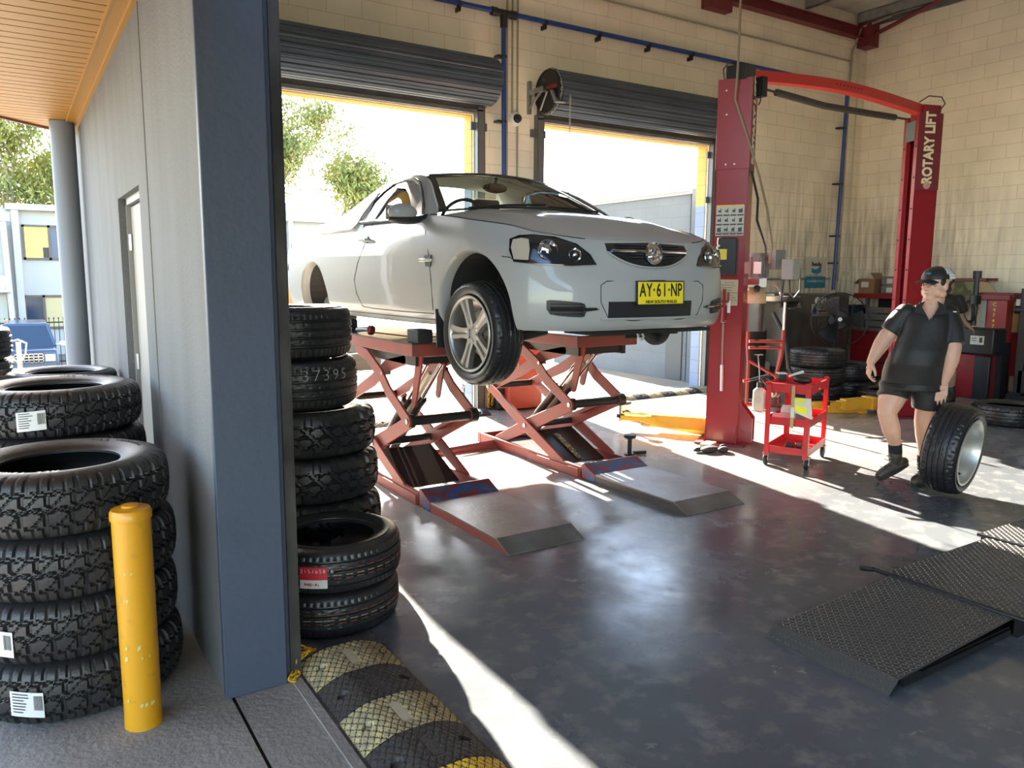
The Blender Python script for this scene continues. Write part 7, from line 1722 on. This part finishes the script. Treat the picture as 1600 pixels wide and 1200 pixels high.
# shorts
s = MB()
loft(s, [((.0,.0,.92),.205,.180),((-.003,.0,.86),.228,.195),((-.008,.0,.78),.246,.200)], 32)
limb(s, [(-.110,-.005,.84),(-.142,-.035,.76),(-.150,-.052,.705)], [.128,.120,.116], 22, ends=False); limb(s, [(.110,.0,.84),(.105,.01,.72),(.100,.015,.625)], [.132,.124,.118], 22, ends=False)
sh = voxel('shorts', s, m_cloth, W1, .009, 3, .5)
for v in sh.data.vertices:
    x, y, z = v.co; v.co += Vector((x, y, 0)).normalized()*(.008*math.sin(60*z+14*x)*sstep(.0,-.10,x) if x < -.05 else .004*math.sin(20*x+9*z))
obj('tattoo', MB().tube([Vector((-.232,-.082,1.165))+Vector((.016*math.cos(a),-.004,.030*math.sin(a))) for a in [2*PI*i/14 for i in range(14)]], .0022, n=5, closed=True), mat('tattoo_ink',(.20,.13,.11),.6), None).parent = W1
# boots
def boot(ank, toe, sole_n, parent, nm, top_dir):
    A = Vector(ank); T = Vector(toe); U = Vector(sole_n).normalized(); D_ = (T-A); D_ = (D_-U*D_.dot(U)).normalized(); sdw = D_.cross(U)
    b = MB(); heel = T - D_*.285
    pts = [(heel+D_*.035+U*.045, .040), (heel+D_*.10+U*.050, .043), (heel+D_*.17+U*.045, .045), (heel+D_*.235+U*.040,.042), (heel+D_*.262+U*.036,.035)]
    for p_, r_ in pts: b.sphere(p_, r_, 10, (1,1,.95))
    b.tube([p for p, r in pts], [r for p, r in pts], n=14)
    limb(b, [heel+D_*.060+U*.05, A, A+Vector(top_dir)*.075], [.046,.050,.054], 14, ends=False)
    o = voxel(nm, b, m_boot, parent, .006, 4)
    sl = MB(); out = []
    for i in range(24):
        a = 2*PI*i/24; lx = .5+.5*math.cos(a); w_ = .044*(1 if lx < .35 else 1.08)*abs(math.sin(a))**.7*(1 if math.sin(a) > 0 else -1); out.append(heel + D_*(.005+.285*lx) + sdw*w_)
    sl.prism(out, U*.026); so = obj('sole', sl, M_rubber, None, bevel=.004); so.parent = o
    la = MB()
    for i in range(5): c = heel + D_*(.215-.028*i) + U*(.086+.020*i); la.tube([c-sdw*.024, c+U*.008, c+sdw*.024], .0035, n=5)
    for i in range(3): c = A + Vector(top_dir)*(.0+.028*i) + D_*.052; la.tube([c-sdw*.024, c+D_*.006, c+sdw*.024], .0035, n=5)
    lo = obj('laces', la, mat('lace_grey',(.30,.28,.25),.8), None); lo.parent = o
    return o
boot((-.098,.015,.175), (-.205,-.06,.012), (-.42,-.22,.9), W1, 'boot', (-.05,-.02,1.))
boot((.108,.090,.105), (.045,-.075,.0), (0,0,1), W1, 'boot', (.0,-.02,1.))
obj('sock', MB().tube([(-.108,.005,.315),(-.100,.013,.24)],[.053,.052],n=18).tube([(.106,.086,.225),(.108,.090,.17)],[.050,.050],n=18), m_sock, None, smooth=50).parent = W1
# ---- the wheel he is rolling
RWP = (5.955,3.115,0)
rw = thing('rolling_wheel', 'low profile tyre on a silver rim rolling upright beside the striding person', 'wheel', RWP)
ax = Vector((.4972,-.8676,0))*.93 + Vector((.8676,.4972,0))*(-.33) + Vector((0,0,-.11)); ax.normalize()
up = (Vector((0,0,1)) - ax*ax.z).normalized(); sd = up.cross(ax)
RM = Matrix((sd, up, ax)).transposed().to_4x4()
RW = .345; cen = Vector(RWP) + up*RW + Vector((0,0,.026))
me_rw = tyre_mesh(RW, .255, .245, tread_road, 220, 46, .008, flat=.86); me_rw.materials.clear(); me_rw.materials.append(m_ttop)
to = bpy.data.objects.new('tyre', me_rw); COL.objects.link(to); to.parent = rw; to.matrix_local = Matrix.Translation(cen-Vector(rw.location)) @ RM @ Matrix.Translation((0,0,-.1275))
rim = MB().lathe([(.245,.118),(.256,.118),(.256,.124),(.243,.124),(.236,.112),(.232,.085),(.224,.06),(.222,-.05),(.215,-.075),(.12,-.085),(.06,-.07),(.03,-.07),(.0,-.07)], n=72)
m_rim = mat('rim_silver', (.55,.53,.48), .32, .6)
ro = obj('rim', rim, m_rim, None, smooth=40); ro.parent = rw; ro.matrix_local = Matrix.Translation(cen-Vector(rw.location)) @ RM
sp_ = MB()
for k in range(5):
    a = 2*PI*k/5+.3; M = Matrix.Rotation(a,4,'Z'); sp_.prism([M@Vector((.04,-.028,-.065)), M@Vector((.215,-.02,-.05)), M@Vector((.215,.02,-.05)), M@Vector((.04,.028,-.065))],(0,0,.012))
so_ = obj('spoke_back', sp_, m_rim, None); so_.parent = ro
vl = obj('weight_label', MB().prism([Matrix.Rotation(-1.15,4,'Z')@Vector((.2215,-.012,.02)), Matrix.Rotation(-1.15,4,'Z')@Vector((.2215,.012,.02)), Matrix.Rotation(-1.15,4,'Z')@Vector((.2215,.012,.06)), Matrix.Rotation(-1.15,4,'Z')@Vector((.2215,-.012,.06))],(.001,.001,0)), M_black, None); vl.parent = ro
# ---- second worker bending over the tyre changer
W2 = thing('person', 'second person in black working at the tyre changer, partly hidden behind the first', 'person', (10.47,5.74,0))
W2.rotation_euler = (0,0,-math.atan2(.890,.456))
b = MB()
loft(b, [((.0,.0,.84),.17,.14),((.0,.0,.95),.185,.15),((.02,.0,1.10),.18,.14),((.05,.03,1.28),.185,.13),((.07,.05,1.40),.15,.10),((.08,.06,1.45),.07,.07)])
limb(b, [(.08,.06,1.42),(.08,.09,1.52)], [.06,.058])
P2, H2 = head(b, (.075,.11,1.590), (.45,.85,-.25), (0,0,1), 1.0, 1.0)
limb(b, [(.205,.05,1.36),(.25,.06,1.14),(.31,.10,1.06),(.345,.12,1.03)], [.055,.048,.036,.029]); hand(b, (.345,.12,1.035), (.7,.3,-.65), (-.3,.3,-.9), 1, 1.0, curl=.4)
limb(b, [(-.10,.05,1.38),(-.10,.22,1.18),(.0,.40,1.10)], [.058,.046,.03]); hand(b, (.0,.40,1.10), (.3,.8,-.3), (0,0,-1), -1, 1.0, curl=.4)
limb(b, [(-.09,.0,.86),(-.08,.0,.52),(-.07,.03,.36),(-.06,.03,.15)], [.095,.062,.058,.038]); limb(b, [(.09,.0,.86),(.17,.02,.54),(.205,.06,.38),(.215,.09,.15)], [.095,.062,.060,.038])
voxel('body', b, m_skin2, W2, .007, 5)
hb = MB(); hb.sphere(P2(0,-.022,.028), .094, 12, (.92,1.0,1.0), M=H2); voxel('hair', hb, m_hair, W2, .007, 3)
s = MB(); loft(s, [((.0,.0,.83),.195,.16),((.0,.0,.95),.20,.165),((.02,.0,1.10),.20,.16),((.05,.03,1.28),.205,.15),((.065,.045,1.38),.18,.125),((.08,.06,1.45),.08,.08)], 32)
limb(s, [(.215,.045,1.37),(.25,.06,1.28),(.275,.08,1.21)], [.078,.076,.074], 18, ends=False); s.sphere((.215,.045,1.37),.078,10); limb(s, [(-.09,.04,1.37),(-.10,.12,1.27)], [.078,.07], 18, ends=False); s.sphere((-.09,.04,1.37),.078,10); voxel('work_shirt', s, m_cloth, W2, .012, 3)
s = MB(); loft(s, [((.0,.0,.90),.19,.16),((.0,.0,.80),.20,.165)], 28); limb(s, [(-.09,.0,.84),(-.085,.0,.56)], [.105,.10], 18, ends=False); limb(s, [(.09,.0,.84),(.155,.02,.58)], [.105,.10], 18, ends=False); voxel('shorts', s, m_cloth, W2, .012, 3)
boot((.215,.09,.11), (.25,.22,.0), (0,0,1), W2, 'boot', (0,0,1.)); boot((-.06,.03,.11), (-.05,.18,.0), (0,0,1), W2, 'boot', (0,0,1.))
obj('sock', MB().tube([(.210,.07,.30),(.215,.09,.17)],[.044,.044],n=14), m_sock, None).parent = W2
tag(obj('yellow_mat', MB().box((10.66,5.62,.50),(.06,.04,.06)).box((10.66,5.62,.24),(.05,.05,.48)), m_ylab), 'small yellow marker seen between the two workers', 'marker') if False else None
# ================================================================ every countable piece becomes an object of its own
def explode(o, margin=.0025):
    me = o.data; n = len(me.vertices); par = list(range(n))
    def find(i):
        while par[i] != i: par[i] = par[par[i]]; i = par[i]
        return i
    for e in me.edges:
        a, b = find(e.vertices[0]), find(e.vertices[1])
        if a != b: par[a] = b
    isl = {}
    for i in range(n): isl.setdefault(find(i), []).append(i)
    bb = []
    for k, vs in isl.items():
        co = [me.vertices[i].co for i in vs]; bb.append([[min(c[j] for c in co)-margin for j in range(3)], [max(c[j] for c in co)+margin for j in range(3)], {k}])
    ch = True
    while ch:
        ch = False; out = []
        for b in bb:
            for c in out:
                if all(b[0][j] <= c[1][j] and c[0][j] <= b[1][j] for j in range(3)):
                    c[0] = [min(b[0][j], c[0][j]) for j in range(3)]; c[1] = [max(b[1][j], c[1][j]) for j in range(3)]; c[2] |= b[2]; ch = True; break
            else: out.append(b)
        bb = out
    if len(bb) < 2 or len(bb) > 90: return
    for c in bb[1:]:
        q = o.copy(); q.data = me.copy(); COL.objects.link(q)
        bm = bmesh.new(); bm.from_mesh(q.data); bm.verts.ensure_lookup_table()
        bmesh.ops.delete(bm, geom=[bm.verts[i] for i in range(n) if find(i) not in c[2]], context='VERTS'); bm.to_mesh(q.data); bm.free()
    k0 = bb[0][2]; bm = bmesh.new(); bm.from_mesh(me); bm.verts.ensure_lookup_table()
    bmesh.ops.delete(bm, geom=[bm.verts[i] for i in range(n) if find(i) not in k0], context='VERTS'); bm.to_mesh(me); bm.free()
SPLIT = ('wheel_house','pipe_clamp','hinge_rod','ramp_side','gusset','bolt','rivet','lifting_cable','sock','side_frame','leg','eye','iris','eyebrow','hinge','palings','rails','rib','adjustment_hole','pivot_pin','cooling_fin',
         'post','sight_tube','laces','shut_line','flap','windscreen_border','warning_label','fork','drop_mark','catch','handle_bar','wiper','tray_rail','bulkhead','suspension_arm','grille_slat','fog_slat','pillar','chipped_paint','under_frame','torsion_web','cardboard')
for o in list(bpy.data.objects):
    if o.type == 'MESH' and o.parent is not None and o.name.split('.')[0] in SPLIT and len(o.data.vertices) < 6000 and not o.children: explode(o)
for o in list(bpy.data.objects):
    if o.name.split('.')[0] in ('sidewall_lettering','chalk_writing'): explode(o, .006)
